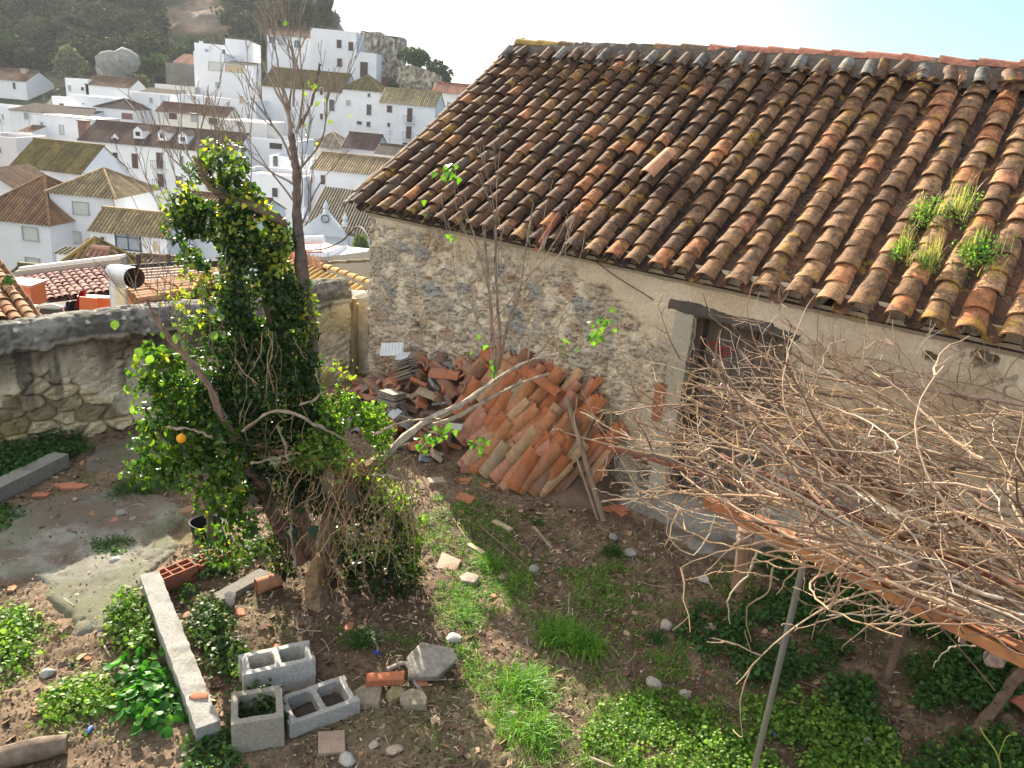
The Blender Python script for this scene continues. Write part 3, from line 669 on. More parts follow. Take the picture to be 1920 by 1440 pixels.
# weathered split post standing at the wall end
post = thing('old_wooden_post', 'grey split wooden post at the end of the boundary wall', 'post', onz(650, 672))
PP = LW0 + LD * 3.76; b = Buf()
for k, (dx, w_, z1_) in enumerate([(0.00, .05, 1.06), (.055, .035, .98), (-.04, .03, .80)]):
    pts = [PP + LD * (dx + .012 * math.sin(z * 5 + k)) + LN * (-.02 * k) + vec(0, 0, z) for z in np.linspace(-.05, z1_, 12)]
    V, F = tube(pts, [w_ * (1 + .12 * math.sin(i * 1.9 + k)) for i in range(12)], 7); b.add(V, F, lerp(vec(.24, .18, .10), vec(.36, .29, .17), random.random()))
b.build('post_shaft', M['wood'], post)
# pale rendered wall closing the gap to the barn corner
gapA = LW0 + LD * 3.78 + (-LN) * .30; gd = nrm(BW(S0 + .1, -.35, 0) - gapA); gd[2] = 0; gn = vec(gd[1], -gd[0], 0)
if np.dot(gn, CAM - gapA) < 0: gn = -gn
def gw_field(S, T, Z, O):
    n1 = fbm(S * 5, T * 5, 4, 411); n2 = fbm(S * 20, T * 20, 4, 412); p = sstep(.42, .5, fbm(S * 2, T * 2, 4, 421))
    c = lerp(vec(.36, .27, .12), vec(.58, .53, .42), p) * (.75 + .5 * n2[..., None]); top = sstep(.97, 1.0, Z); c = c + (vec(.33, .31, .27) - c) * top[..., None]
    return (n1 - .5) * .07 + p * .02, c
w2 = thing('rendered_wall', 'short peeling pale wall filling the gap between boundary wall end and barn corner', 'wall', gapA)
profile_wall('masonry', gapA, gd, gn, 0, 2.2, [(0, -.3), (0, 1.0), (-.1, 1.05), (-.25, 1.03), (-.27, -3)], .02, gw_field, w2, M['masonry'])

# ================================================================ roofs, chimney, pipe just beyond the boundary wall
def face_roof(t, name, O, E_, U_, pitch, expose, colfn, r=.08, skip=None, mat='roof_clean', seed=1, L=None, seg=7):
    """O eave start, E_ eave end (to the right seen from outside), U_ top above O"""
    e = nrm(E_ - O); u = nrm(U_ - O); W = np.linalg.norm(E_ - O); Ln = np.linalg.norm(U_ - O)
    nr_ = max(1, int(W / pitch)); nc_ = max(1, int(round(Ln / expose)))
    b = Buf(); tile_roof(b, O, e, u, nr_, nc_, pitch, expose, colfn, r=r, L=L or expose * 1.35, rng=np.random.default_rng(seed), seg=seg, amp=.015, skip=skip)
    W = nr_ * pitch - .06; w = nrm(np.cross(e, u)); q = [O - w * .03, O + e * W - w * .03, O + e * W + u * Ln - w * .03, O + u * Ln - w * .03]
    if skip is None: b.add(q, np.array([[0, 1, 2, 3]]), (.2, .1, .07))
    return b.build(name, M[mat], t)
orange = lambda i, j, r_: lerp(vec(.40, .17, .08), vec(.50, .30, .15), r_.random()) * r_.uniform(.75, 1.15)
mauve = lambda i, j, r_: lerp(vec(.26, .13, .11), vec(.40, .22, .19), r_.random()) * r_.uniform(.75, 1.15)
ochre = lambda i, j, r_: lerp(vec(.42, .26, .10), vec(.46, .22, .13), r_.random()) * r_.uniform(.75, 1.15)
def under_box(t, pts, drop, col, name='wall', inset=0.0, mat='white'):
    P = np.array(pts, float); lo = P[:, 2].min() - drop; n = len(P); c = P.mean(0); P = c + (P - c) * (1 - inset)
    P[:, 2] -= .08; Q = P.copy(); Q[:, 2] = lo; F = [[i, (i + 1) % n, n + (i + 1) % n, n + i] for i in range(n)]
    b = Buf(); b.add(np.concatenate([P, Q]), np.array(F)[:, ::-1], col); return b.build(name, M[mat], t)
def cap_line(t, name, A, B_, r, col, L=.4, mat='roof_clean', seed=0):
    rg = np.random.default_rng(seed); d = nrm(B_ - A); s = nrm(np.cross(d, vec(0, 0, 1))); w = np.cross(s, d); b = Buf(); TV, TF = arc_tile(L * 1.2, r, r * .85, seg=7)
    for k in range(int(np.linalg.norm(B_ - A) / L)): b.add(TV @ (np.stack([s, d, w], 1) @ rotx(-.03)).T + A + d * k * L, TF, np.asarray(col) * rg.uniform(.75, 1.2))
    return b.build(name, M[mat], t)

# neighbour's orange roof, far left (verge edge rises to the left)
t = thing('neighbour_house', 'orange clay tile roof slope showing above the boundary wall at the far left', 'house', at(88, 607, 11))
O = at(90, 609, 11); U = at(-4, 481, 13); E0 = O + vec(-2.4, -.5, 0.0)
O2 = O + nrm(O - E0) * .16; face_roof(t, 'roof', E0, O2, U + (E0 - O), .205, .235, orange, seed=4, r=.085)
under_box(t, [E0, O, U, U + (E0 - O)], 3, (.45, .25, .16), inset=.35)
mt = Buf(); rg = np.random.default_rng(2)
for k in range(160):
    p = at(16 + rg.normal() * 3.5, 531 + rg.normal() * 2.5, 11.9) + vec(0, 0, rg.random() * .08); V, F = ico(); mt.add(V * rg.uniform(.012, .03) + p, F, vec(.10, .22, .03) * rg.uniform(.6, 1.4))
tag(mt.build('moss_tuft', M['grass']), 'bright green moss cushion between tiles of the far left orange roof', 'moss')
# mauve roof with white parapet behind it
t = thing('neighbour_house', 'low house with mauve brown ribbed tile roof and a white line of parapet above it', 'house', at(70, 566, 18))
A = at(68, 568, 18); B2 = at(262, 545, 18); U = at(40, 523, 20.5)
face_roof(t, 'roof', A, B2, U, .2, .40, mauve, r=.085, seed=6)
under_box(t, [A, B2, U + (B2 - A), U], 3, (.50, .19, .09))
b = Buf(); C_ = U + vec(0, .1, .12); D_ = U + (B2 - A) + vec(0, .1, .12)
b.add(*box((C_ + D_) / 2 + vec(0, .12, 0), (np.linalg.norm(D_ - C_) + .4, .3, .18), axes(D_ - C_)), (.42, .38, .30)); b.build('parapet', M['white'], t)
b = Buf(); b.add(*box((C_ + D_) / 2 + vec(0, .22, .13), (np.linalg.norm(D_ - C_) + .4, .16, .07), axes(D_ - C_)), (.82, .8, .76)); b.build('coping', M['white'], t)
b = Buf(); b.add(*box((A + B2) / 2 + vec(0, -.12, -.06), (np.linalg.norm(B2 - A), .12, .07), axes(B2 - A)), (.8, .78, .74)); b.build('gutter', M['white'], t)
b = Buf(); P = at(47, 545, 15.5); b.add(*box(P + vec(0, 0, -.5), (.55, .5, 1.3)), (.52, .17, .065)); b.add(*box(P + vec(0, 0, .17), (.62, .56, .05)), (.5, .3, .2))
b.add(*box(P + vec(-.9, .6, -.6), (1.6, .3, 1.2)), (.52, .17, .065)); b.build('terracotta_parapet', M['plain'], t)
# terrace under the mauve roof
tr = thing('terrace', 'orange painted roof terrace tucked behind the boundary wall', 'terrace', at(150, 590, 13.5))
b = Buf(); b.add(*box(at(150, 592, 14.2) + vec(0, 0, -.2), (2.3, 1.6, .3), rotz(.15)), (.50, .20, .10)); b.build('floor', M['plain'], tr)
b = Buf(); b.add(*box(at(182, 583, 13.6) + vec(0, 0, .0), (.58, .09, .52), rotz(.15)), (.55, .19, .075)); b.build('low_wall', M['plain'], tr)
b = Buf(); b.add(*box(at(182, 558.5, 13.6) + vec(0, 0, .02), (.62, .14, .03), rotz(.15)), (.72, .6, .5)); b.build('coping', M['plain'], tr)
ch = thing('plastic_chair', 'orange plastic chair standing against the low orange terrace wall', 'chair', at(165, 592, 13.1))
b = Buf(); P = at(166, 578, 13.1); b.add(*box(P, (.30, .04, .38), rotx(-.15)), (.58, .20, .08)); b.build('backrest', M['plain'], ch)
b = Buf(); b.add(*box(P + vec(0, -.2, -.2), (.32, .34, .04)), (.58, .20, .08)); b.build('seat', M['plain'], ch)
for sx_ in (-.14, .14):
    for sy_ in (-.34, -.06): b = Buf(); b.add(*tube([P + vec(sx_, sy_, -.2), P + vec(sx_ * 1.1, sy_, -.55)], .018, 6), (.55, .19, .08)); b.build('leg', M['plain'], ch)
def cloth(name, label, pts, Y, col, group=None):
    P = np.array([at(px, py, Y) for px, py in pts]); n = 14; b = Buf()
    u_, v_ = np.meshgrid(np.linspace(0, 1, n), np.linspace(0, 1, n), indexing='ij')
    Q = (P[0] * ((1 - u_) * (1 - v_))[..., None] + P[1] * (u_ * (1 - v_))[..., None] + P[2] * (u_ * v_)[..., None] + P[3] * ((1 - u_) * v_)[..., None])
    Q[..., 1] += .05 * np.sin(u_ * 14) * (.3 + v_); V2 = np.concatenate([Q.reshape(-1, 3), Q.reshape(-1, 3) + vec(0, .012, 0)])
    f = gridF(n, n); b.add(V2, np.concatenate([f, f[:, ::-1] + n * n]), col); return tag(b.build(name, M['plain']), label, 'laundry', group)
cloth('hanging_cloth', 'black cloth hanging on the terrace beside the dark red one', [(124, 566), (146, 563), (150, 592), (120, 590)], 13.4, (.012, .012, .02))
cloth('hanging_cloth', 'dark red cloth hanging over the terrace line', [(150, 545), (160, 544), (157, 578), (140, 574)], 13.3, (.30, .01, .035))
cu = thing('sun_bed', 'patterned dark cushion of a sun bed with white edge on the orange terrace', 'sun bed', at(98, 590, 13.3))
b = Buf(); V, F = ico(); V = np.sign(V) * np.abs(V) ** .4; b.add(V * vec(.25, .2, .09) + at(97, 581, 13.3), F, (.10, .14, .15)); b.build('cushion', M['roof_clean'], cu)
b = Buf(); b.add(*tube([at(72, 584, 13.1), at(76, 574, 13.1), at(98, 571, 13.1), at(118, 576, 13.1), at(121, 590, 13.1)], .014, 6), (.75, .75, .75)); b.build('edge', M['plain'], cu)
# slatted pergola roof and orange roof right of the pipe
sp = thing('slatted_pergola', 'dark terrace pergola with pale horizontal slats behind the steel pipe', 'pergola', at(300, 530, 17))
for k in range(7):
    b = Buf(); A = at(236 + 3 * k, 502 + 5.2 * k, 20 - k * .6); B2 = at(395, 491 + 5.2 * k, 20 - k * .6); b.add(*box((A + B2) / 2, (np.linalg.norm(B2 - A), .10, .05 if k else .14), axes(B2 - A)), (.42, .33, .27) if k else (.05, .045, .04)); b.build('slat', M['wood'], sp)
b = Buf(); A = at(240, 512, 20.5); B2 = at(395, 500, 20.5); b.add(*box((A + B2) / 2 - vec(0, -.3, .45), (np.linalg.norm(B2 - A) + .5, .1, 1.1), axes(B2 - A)), (.045, .035, .035)); b.build('backing', M['wood'], sp)
for q in (262, 318, 372): b = Buf(); b.add(*box(at(q, 515, 20.2), (.08, .08, 1.1)), (.07, .05, .045)); b.build('post', M['wood'], sp)
t = thing('neighbour_house', 'orange tile roof with long flat rows right of the steel pipe just over the wall', 'house', at(268, 572, 10.3))
O = at(262, 575, 10.2); Eb = at(238, 545, 12.2); U = at(470, 527, 11.4)
face_roof(t, 'roof', Eb, O, U + (Eb - O), .19, .30, orange, r=.07, seed=8)
under_box(t, [O, Eb, U + (Eb - O), U], 3, (.55, .18, .07))
# galvanised flue with a hooded elbow
fl = thing('flue_pipe', 'galvanised steel flue pipe with wide elbow mouth behind the boundary wall', 'flue pipe', at(226, 585, 9.2))
pb = at(226, 600, 9.2) - vec(0, 0, .5); r_ = .098
pts = [pb, pb + vec(0, 0, .45), pb + vec(0, 0, .80), at(221, 528, 9.2), at(224, 516, 9.15), at(234, 511, 9.1)]
b = Buf(); V, F = tube(spline(pts[:3] + pts[3:5], 24), r_, 20, cap=False); b.add(V, F, (.55, .57, .57)); b.build('pipe', M['metal'], fl, smooth=True)
b = Buf(); b.add(*tube([at(224, 538, 9.2) , at(224, 535, 9.2)], r_ + .006, 20), (.6, .62, .62)); b.build('seam_ring', M['metal'], fl)
b = Buf(); A = at(221, 513, 9.2); B2 = at(252, 521, 8.95); A2 = A + (B2 - A) * 1.0
V1, F1 = tube([A - (B2 - A) * .35, A, B2], [r_ * .95, r_ * 1.12, r_ * 1.28], 24, cap=False); b.add(V1, F1, (.6, .62, .62)); V1, F1 = tube([A - (B2 - A) * .3, A, B2], [r_ * .89, r_ * 1.06, r_ * 1.22], 24, cap=False); b.add(V1, [F1[0][:, ::-1]], (.30, .21, .14))  # inner face coloured tan to paint in light reflected inside the mouth
b.build('elbow_hood', M['metal'], fl, smooth=True)
# hipped roof between wall end and barn corner
t = thing('neighbour_house', 'hipped clay tile roof with mossy yellow hip line between wall end and barn corner', 'house', at(640, 520, 15))
H0 = at(540, 484, 16.5); H1 = at(712, 552, 13.0)
lim = None
uu = nrm(vec(-.55, 1.0, .42)); zr = H0[2] + .25; eh = nrm(H1 - H0)
lim = lambda i, j: (H0 + eh * i * .22 + uu * j * .33)[2] > zr - .12
face_roof(t, 'roof_slope', H0, H1, H0 + uu * 5, .22, .33, lambda i, j, r_: ochre(i, j, r_) * vec(.95, .8, .85), r=.085, seed=12, skip=lim)
cap_line(t, 'hip_cap', H1 + vec(.1, 0, .1), H0 + vec(0, 0, .1), .095, (.46, .29, .09), .36, seed=3)
cap_line(t, 'ridge_cap', at(570, 497, 17.5), at(712, 490, 16.8), .09, (.20, .15, .08), .4, seed=4)
K0 = H0 + vec(-.6, -1.4, -.55); K1 = H1 + vec(-.9, -1.3, -.5)
face_roof(t, 'roof_slope', K1 - vec(0, 0, .1), H1, K1 - vec(0, 0, .1) + (H0 - H1), .21, .32, ochre, r=.085, seed=13) if False else None
b = Buf(); q = [H0, H1, H1 + vec(-1.0, -.6, -.75), H0 + vec(-1.0, -1.8, -.75)]; b.add(q, np.array([[0, 3, 2, 1]]), (.40, .24, .12)); b.build('lower_slope', M['roof_clean'], t)
b = Buf(); TVk, TFk = arc_tile(.36, .085, .07, seg=7); rg = np.random.default_rng(4)
hd = nrm(H1 - H0); dn = nrm(vec(-1.0, -1.2, -.75))
for i in range(18):
    for j in range(4):
        w = nrm(np.cross(hd, -dn)); Mx = np.stack([np.cross(-dn, w), -dn, w], 1); Mx = Mx if w[2] > 0 else np.stack([-Mx[:, 0], Mx[:, 1], -Mx[:, 2]], 1)
        b.add(TVk @ (Mx @ rotz(rg.normal() * .02)).T + H0 + hd * (i * .22 + .1) + dn * (.28 * j + .42) + vec(0, 0, .05), TFk, vec(.50, .33, .10) * rg.uniform(.7, 1.2))
b.build('lower_slope_tiles', M['roof_clean'], t)
under_box(t, [H0, H1, H1 + vec(2, 3, 0), H0 + vec(2, 3, 0)], 3, (.55, .5, .42))
# ================================================================ hillside terrain
def hill_z(x, y):
    prof_y = [0, 9, 14, 25, 40, 60, 80, 100, 125, 145, 165, 200, 260, 330, 450, 900, 2500]
    prof_z = [-3.4, -3.6, -6, -10, -13.5, -15.5, -16, -13.5, -6.5, -1.5, 2.5, 14, 38, 62, 70, 60, 40]
    z = np.interp(y, prof_y, prof_z)
    left = 1 - sstep(-58, -18, x * (165 / np.maximum(y, 120)))          # the wooded hill stands to the left, open sky to the right
    low = np.interp(y, [0, 125, 170, 300, 900, 2500], [0, 0, -4, -25, -60, -80])
    z = np.where(y > 125, low + (z - low) * (0.12 + .88 * left) * 1.0, z)
    return z + 1.5 * (fbm(x * .03, y * .03, 4, 501) - .5) * sstep(20, 100, y)
xx = np.concatenate([np.linspace(-420, -260, 12), np.arange(-250, 120, 2.5), np.linspace(125, 420, 20)]); yy = np.concatenate([np.arange(8.5, 60, 3), np.arange(60, 360, 2.5), np.linspace(365, 480, 12)])
X, Y = np.meshgrid(xx, yy, indexing='ij'); Z = hill_z(X, Y); Z = Z - 4 * sstep(12, 8.5, Y)
n1 = fbm(X * .08, Y * .08, 4, 511); n2 = fbm(X * .5, Y * .5, 3, 512)
C = lerp(vec(.055, .070, .030), vec(.20, .17, .11), sstep(.4, .7, n1 * .6 + n2 * .4))
rk = sstep(.5, .8, np.exp(-((X + 76) / 19) ** 2 - ((Y - 208) / 26) ** 2) + .3 * (n1 - .5) * 2); C = C + (lerp(vec(.27, .22, .17), vec(.44, .29, .19), sstep(.4, .65, fbm(X * .1 + 3, Y * .2, 3, 516))) * (.6 + .7 * n2[..., None]) - C) * rk[..., None]
Z = Z + rk * 6.0 * (fbm(X * .25, Y * .25, 4, 521) - .2)
b = Buf(); b.add(np.stack([X, Y, Z], -1).reshape(-1, 3), gridF(len(xx), len(yy)), C.reshape(-1, 3))
M['hill'] = vmat('hill_soil', 1.0, .4, .4, 1.0, .6, 1.5)
tag(b.build('hillside', M['hill']), kind='structure')

# ================================================================ white village
M['town_roof'] = roof_mat('town_roof_tile', .35, .0, .3, .12)
RC = {'moss': (.22, .17, .06), 'brown': (.24, .14, .08), 'tan': (.42, .31, .16), 'dark': (.12, .085, .065), 'yellow': (.42, .34, .18), 'red': (.42, .17, .10), 'grey': (.3, .28, .25)}
WHT = (.82, .83, .85)
def solve_x(P, e, px):
    lo, hi = 0.0, 80.0
    def X(w):
        v = P + e * w - CAM; return 960 + FPX * np.dot(v, CR) / np.dot(v, _F)
    for _ in range(40):
        mid = (lo + hi) / 2
        if X(mid) < px: lo = mid
        else: hi = mid
    return (lo + hi) / 2
def ribs(buf, P0, P1, upv, col, tmax=None, pitch=.28, amp=.06, rg=None, cols=None):
    """ribbed tile slope: eave P0->P1, upv = eave-to-ridge vector"""
    e = nrm(P1 - P0); W = np.linalg.norm(P1 - P0); w = nrm(np.cross(e, upv)); w = w if w[2] > 0 else -w
    n = max(2, int(W / pitch)); rg = rg or np.random.default_rng(int(abs(P0[0] * 10)) + 1); V = []; F = []; Cc = []
    for i in range(n):
        x0 = W * i / n; c = np.asarray(col) * rg.uniform(.72, 1.25) 
        t = 1.0 if tmax is None else float(np.clip(tmax((i + .5) / n), .02, 1))
        k = 3; prof = [(0.0, 0), (.22, amp), (.55, amp * 1.1), (.78, 0), (1.0, -.01)]; base = len(V)
        for j in range(k + 1):
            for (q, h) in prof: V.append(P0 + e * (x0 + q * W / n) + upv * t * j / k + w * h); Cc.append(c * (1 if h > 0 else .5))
        m_ = len(prof)
        for j in range(k):
            for q in range(m_ - 1): a = base + j * m_ + q; F.append([a, a + 1, a + 1 + m_, a + m_])
    F = np.array(F); V = np.array(V)
    nn = np.cross(V[F[0][1]] - V[F[0][0]], V[F[0][3]] - V[F[0][0]])
    if nn[2] < 0: F = F[:, ::-1]
    buf.add(V, F, np.array(Cc))
def tri(buf, pts, col):
    pts = np.array(pts); buf.add(pts, np.arange(len(pts)).reshape(1, -1), col)
def house(label, A, Bx, Y, h, depth, roof='gable', rc='brown', rise=None, az=0, wins=(), col=WHT, over=.25, chim=None, side=(), cat='house', group=None, name='village_house', parapet=.5):
    PA = at(A[0], A[1], Y); a = math.radians(az); e = vec(math.cos(a), math.sin(a), 0); bk = vec(-math.sin(a), math.cos(a), 0)
    W = solve_x(PA, e, Bx); base = PA - vec(0, 0, h); t = thing(name, label, cat, base, group)
    R3 = np.stack([e, bk, vec(0, 0, 1)], 1); col = np.asarray(col, float)
    def Q(x, y, z): return PA + e * x + bk * y + vec(0, 0, z)
    b = Buf(); hh = h + 3; b.add(*box(Q(W / 2, depth / 2, -hh / 2), (W, depth, hh), R3), col)
    rc = np.asarray(RC[rc] if isinstance(rc, str) else rc); rise = rise if rise is not None else depth * .22; rb = Buf(); o = over
    if roof == 'gable':
        sl = rise / (depth / 2); tri(b, [Q(0, 0, -.01), Q(0, depth, -.01), Q(0, depth / 2, rise)], col); tri(b, [Q(W, 0, -.01), Q(W, depth, -.01), Q(W, depth / 2, rise)], col)
        ribs(rb, Q(-o * .5, -o, -o * sl + .05), Q(W + o * .5, -o, -o * sl + .05), bk * (depth / 2 + o) + vec(0, 0, rise + o * sl), rc)
        ribs(rb, Q(-o * .5, depth + o, -o * sl + .05), Q(W + o * .5, depth + o, -o * sl + .05), -bk * (depth / 2 + o) + vec(0, 0, rise + o * sl), rc)
        rb.add(*box(Q(W / 2, depth / 2, rise + .12), (W + o, .25, .16), R3), rc * .9)
    elif roof == 'end':      # gable faces the camera, ridge runs back
        tri(b, [Q(0, 0, -.01), Q(W, 0, -.01), Q(W / 2, 0, rise)], col); tri(b, [Q(0, depth, -.01), Q(W, depth, -.01), Q(W / 2, depth, rise)], col)
        sl = rise / (W / 2)
        ribs(rb, Q(W + o, -o, -o * sl + .05), Q(W + o, depth + o, -o * sl + .05), -e * (W / 2 + o) + vec(0, 0, rise + o * sl), rc)
        ribs(rb, Q(-o, -o, -o * sl + .05), Q(-o, depth + o, -o * sl + .05), e * (W / 2 + o) + vec(0, 0, rise + o * sl), rc)
    elif roof == 'mono':     # single slope rising away from the camera
        sl = rise / depth
        b.add([Q(0, 0, -.01), Q(W, 0, -.01), Q(W, depth, -.01), Q(0, depth, -.01), Q(0, depth, rise), Q(W, depth, rise)], [np.array([[2, 3, 4, 5]]), np.array([[0, 3, 4], [1, 5, 2]])], col)
        ribs(rb, Q(-o * .5, -o, -o * sl + .05), Q(W + o * .5, -o, -o * sl + .05), bk * (depth + o) + vec(0, 0, rise + o * sl), rc)
    elif roof == 'hip':
        a_ = min(depth / 2, W / 2) ; f = a_ / (W + 2 * o); sl = rise / (depth / 2)
        tm = lambda q: min(1, q / f, (1 - q) / f)
        ribs(rb, Q(-o, -o, -o * sl + .05), Q(W + o, -o, -o * sl + .05), bk * (depth / 2 + o) + vec(0, 0, rise + o * sl), rc, tm)
        ribs(rb, Q(-o, depth + o, -o * sl + .05), Q(W + o, depth + o, -o * sl + .05), -bk * (depth / 2 + o) + vec(0, 0, rise + o * sl), rc, tm)
        t2 = lambda q: min(1, q * 2, (1 - q) * 2)
        ribs(rb, Q(W + o, -o, -o * sl + .05), Q(W + o, depth + o, -o * sl + .05), -e * (a_ + o) + vec(0, 0, rise + o * sl), rc, t2)
        ribs(rb, Q(-o, -o, -o * sl + .05), Q(-o, depth + o, -o * sl + .05), e * (a_ + o) + vec(0, 0, rise + o * sl), rc, t2)
        top = [Q(a_, depth / 2, rise + .1), Q(W - a_, depth / 2, rise + .1)]
        for s_, c_ in ((0, Q(-o, -o, -.0)), (1, Q(W + o, -o, -.0)), (1, Q(W + o, depth + o, 0)), (0, Q(-o, depth + o, 0))): rb.add(*tube([top[s_], c_], .1, 6), rc * 1.15)
    else:
        for (x0, x1, y0, y1) in ((0, W, 0, .2), (0, W, depth - .2, depth), (0, .2, .2, depth - .2), (W - .2, W, .2, depth - .2)): b.add(*box(Q((x0 + x1) / 2, (y0 + y1) / 2, parapet / 2), (x1 - x0, y1 - y0, parapet), R3), col)
        rb.add(*box(Q(W / 2, depth / 2, .02), (W - .4, depth - .4, .08), R3), (.45, .4, .36))
    b.build('wall', M['white'], t); rb.build('roof', M['town_roof'] if roof != 'flat' else M['white'], t)
    if rb and roof not in ('flat',):
        pass
    nf = -bk
    for wdef in wins:
        x0, y0, x1, y1 = wdef[:4]; kind = wdef[4] if len(wdef) > 4 else 'brown'
        p = onplane((x0 + x1) / 2, (y0 + y1) / 2, PA, nf); dd = np.dot(p - CAM, _F); ww = (x1 - x0) / FPX * dd; hh2 = (y1 - y0) / FPX * dd
        if np.dot(p - PA, e) > W or np.dot(p - PA, e) < 0: continue
        cw = {'brown': (.10, .055, .045), 'dark': (.03, .03, .035), 'blind': (.66, .66, .62), 'grey': (.34, .36, .38), 'blue': (.05, .09, .14), 'ochre': (.55, .42, .26), 'garage': (.22, .11, .09)}.get(kind.split('+')[0], (.06, .05, .05))
        fr = Buf(); t_ = .07 if kind != 'blue' else .10
        fc = (.72, .72, .72) if kind not in ('blue+', 'brown+') else (.1, .1, .12)
        if kind.startswith('blue'): fc = (.035, .07, .11)
        if kind.startswith('blind'): fc = (.42, .42, .42)
        for (cx_, cz_, sx_, sz_) in ((0, hh2 / 2, ww + t_, t_), (0, -hh2 / 2, ww + t_ * 2, t_), (-ww / 2, 0, t_, hh2 - t_), (ww / 2, 0, t_, hh2 - t_)):
            fr.add(*box(p + nf * .04 + e * cx_ + vec(0, 0, cz_), (sx_, .12, sz_), R3), fc)
        if kind.startswith('blue'):
            for q in (-.17, .17) if ww > 2 else (0,): fr.add(*box(p + nf * .05 + e * ww * q, (.06, .1, hh2 - t_), R3), fc)
            fr.add(*box(p + nf * .048 + vec(0, 0, hh2 * .27), (ww - t_, .08, .06), R3), fc); cw = (.32, .36, .40)
        wo_ = fr.build('window', M['plain'], t)
        pb_ = Buf(); pb_.add(*box(p + nf * .012, (ww - t_, .03, hh2 - t_), R3), cw)
        if kind.startswith('blind'):
            for q in np.arange(-hh2 / 2 + .1, hh2 / 2, .16): pb_.add(*box(p + nf * .03 + vec(0, 0, q), (ww - t_ * 1.2, .012, .03), R3), (.5, .5, .47))
        if kind.startswith('brown'): pb_.add(*box(p + nf * .03, (.04, .02, hh2 - t_), R3), (.05, .03, .025))
        pb_.build('pane', M['glass'] if kind.split('+')[0] in ('dark', 'grey', 'blue') else M['plain'], wo_)
        if kind.endswith('+b'):
            bb = Buf(); bw = ww + .8; bz = -hh2 / 2
            bb.add(*box(p + nf * .3 + vec(0, 0, bz - .05), (bw, .6, .08), R3), (.6, .6, .6))
            for q in np.linspace(-bw / 2, bw / 2, 8): bb.add(*box(p + nf * .58 + e * q + vec(0, 0, bz + .45), (.03, .03, .9), R3), (.03, .03, .03))
            bb.add(*box(p + nf * .58 + vec(0, 0, bz + .9), (bw, .04, .04), R3), (.03, .03, .03)); bb.build('balcony', M['plain'], t)
    if chim:
        for (cx_, cy_, s_, hz, cc) in chim:
            cb = Buf(); p = at(cx_, cy_, Y + depth * .4); cb.add(*box(p - vec(0, 0, hz / 2 + .6), (s_, s_, hz + 1.2)), cc); cb.add(*box(p + vec(0, 0, .05), (s_ * 1.25, s_ * 1.25, .1)), np.asarray(cc) * .8); cb.build('chimney', M['white'], t)
    if int(A[0] * 7 + A[1]) % 3 == 0 and Y > 70:      # television aerial
        ab = Buf(); q = Q(W * .3, depth * .5, rise if roof in ('gable', 'hip') else .3); ab.add(*tube([q, q + vec(0, 0, 1.9)], .03, 4), (.25, .25, .26))
        for k_ in range(4): ab.add(*tube([q + vec(-.45 + .06 * k_, 0, 1.3 + .16 * k_), q + vec(.45 - .06 * k_, 0, 1.3 + .16 * k_)], .018, 4), (.3, .3, .3))
        ab.build('aerial', M['plain'], t)
    return t, PA, e, bk, W

VG = None
def H(label, *a, **k): return house(label, *a, **k)
# --- top left
H('white house at the left edge of the town with brown gable roof and square chimney', (-30, 146), 48, 138, 5, 8, 'gable', 'brown', 1.6, wins=[(24, 155, 30, 167, 'dark')], chim=[(46, 130, .9, .8, (.5, .4, .32))])
H('flat fronted white house with brown low roof below the grey rock outcrop', (122, 152), 165, 132, 4, 6, 'flat', wins=[(128, 160, 134, 171, 'grey'), (152, 163, 158, 170, 'brown')])
H('low white house with long brown roof beside the flat one under the rock outcrop', (160, 158), 243, 132, 4, 6, 'gable', 'brown', 1.3)
H('white terraced house with small brown door behind a plain lower wall', (97, 183), 135, 122, 5, 6, 'flat', wins=[(112, 194, 121, 209, 'brown')], parapet=.2)
H('wide white house with one pale blind below the small flat roof house', (131, 179), 210, 118, 6.5, 7, 'flat', wins=[(153, 204, 167, 225, 'blind'), (194, 209, 205, 218, 'blind'), (154, 193, 158, 196, 'dark')], parapet=.15)
H('small white house with dark hipped roof and brown garage shutter', (180, 200), 250, 114, 6, 6, 'hip', 'dark', 1.2, wins=[(228, 212, 250, 224, 'garage')])
H('white cube house with grey window behind bare twigs, left of the cream house', (238, 178), 300, 119, 5, 5, 'flat', wins=[(280, 183, 287, 193, 'grey')])
H('narrow white house with tiny dark porch roof in the upper middle of town', (262, 172), 330, 127, 4, 4, 'mono', 'dark', .6, wins=[(318, 183, 327, 190, 'grey')])
H('low pale house with long flat grey roof below the stone ruin', (290, 158), 365, 136, 3.5, 4, 'flat', col=(.62, .6, .56), parapet=.1)
H('grey stone ruined building beside the tall white terrace house', (310, 120), 364, 146, 4.5, 5, 'flat', col=(.20, .185, .165), parapet=.3, name='stone_ruin', cat='ruin')
H('small house with orange red tile roof standing behind the grey stone ruin', (325, 117), 366, 150, 2, 5, 'mono', 'red', 1.6, col=(.7, .68, .64))
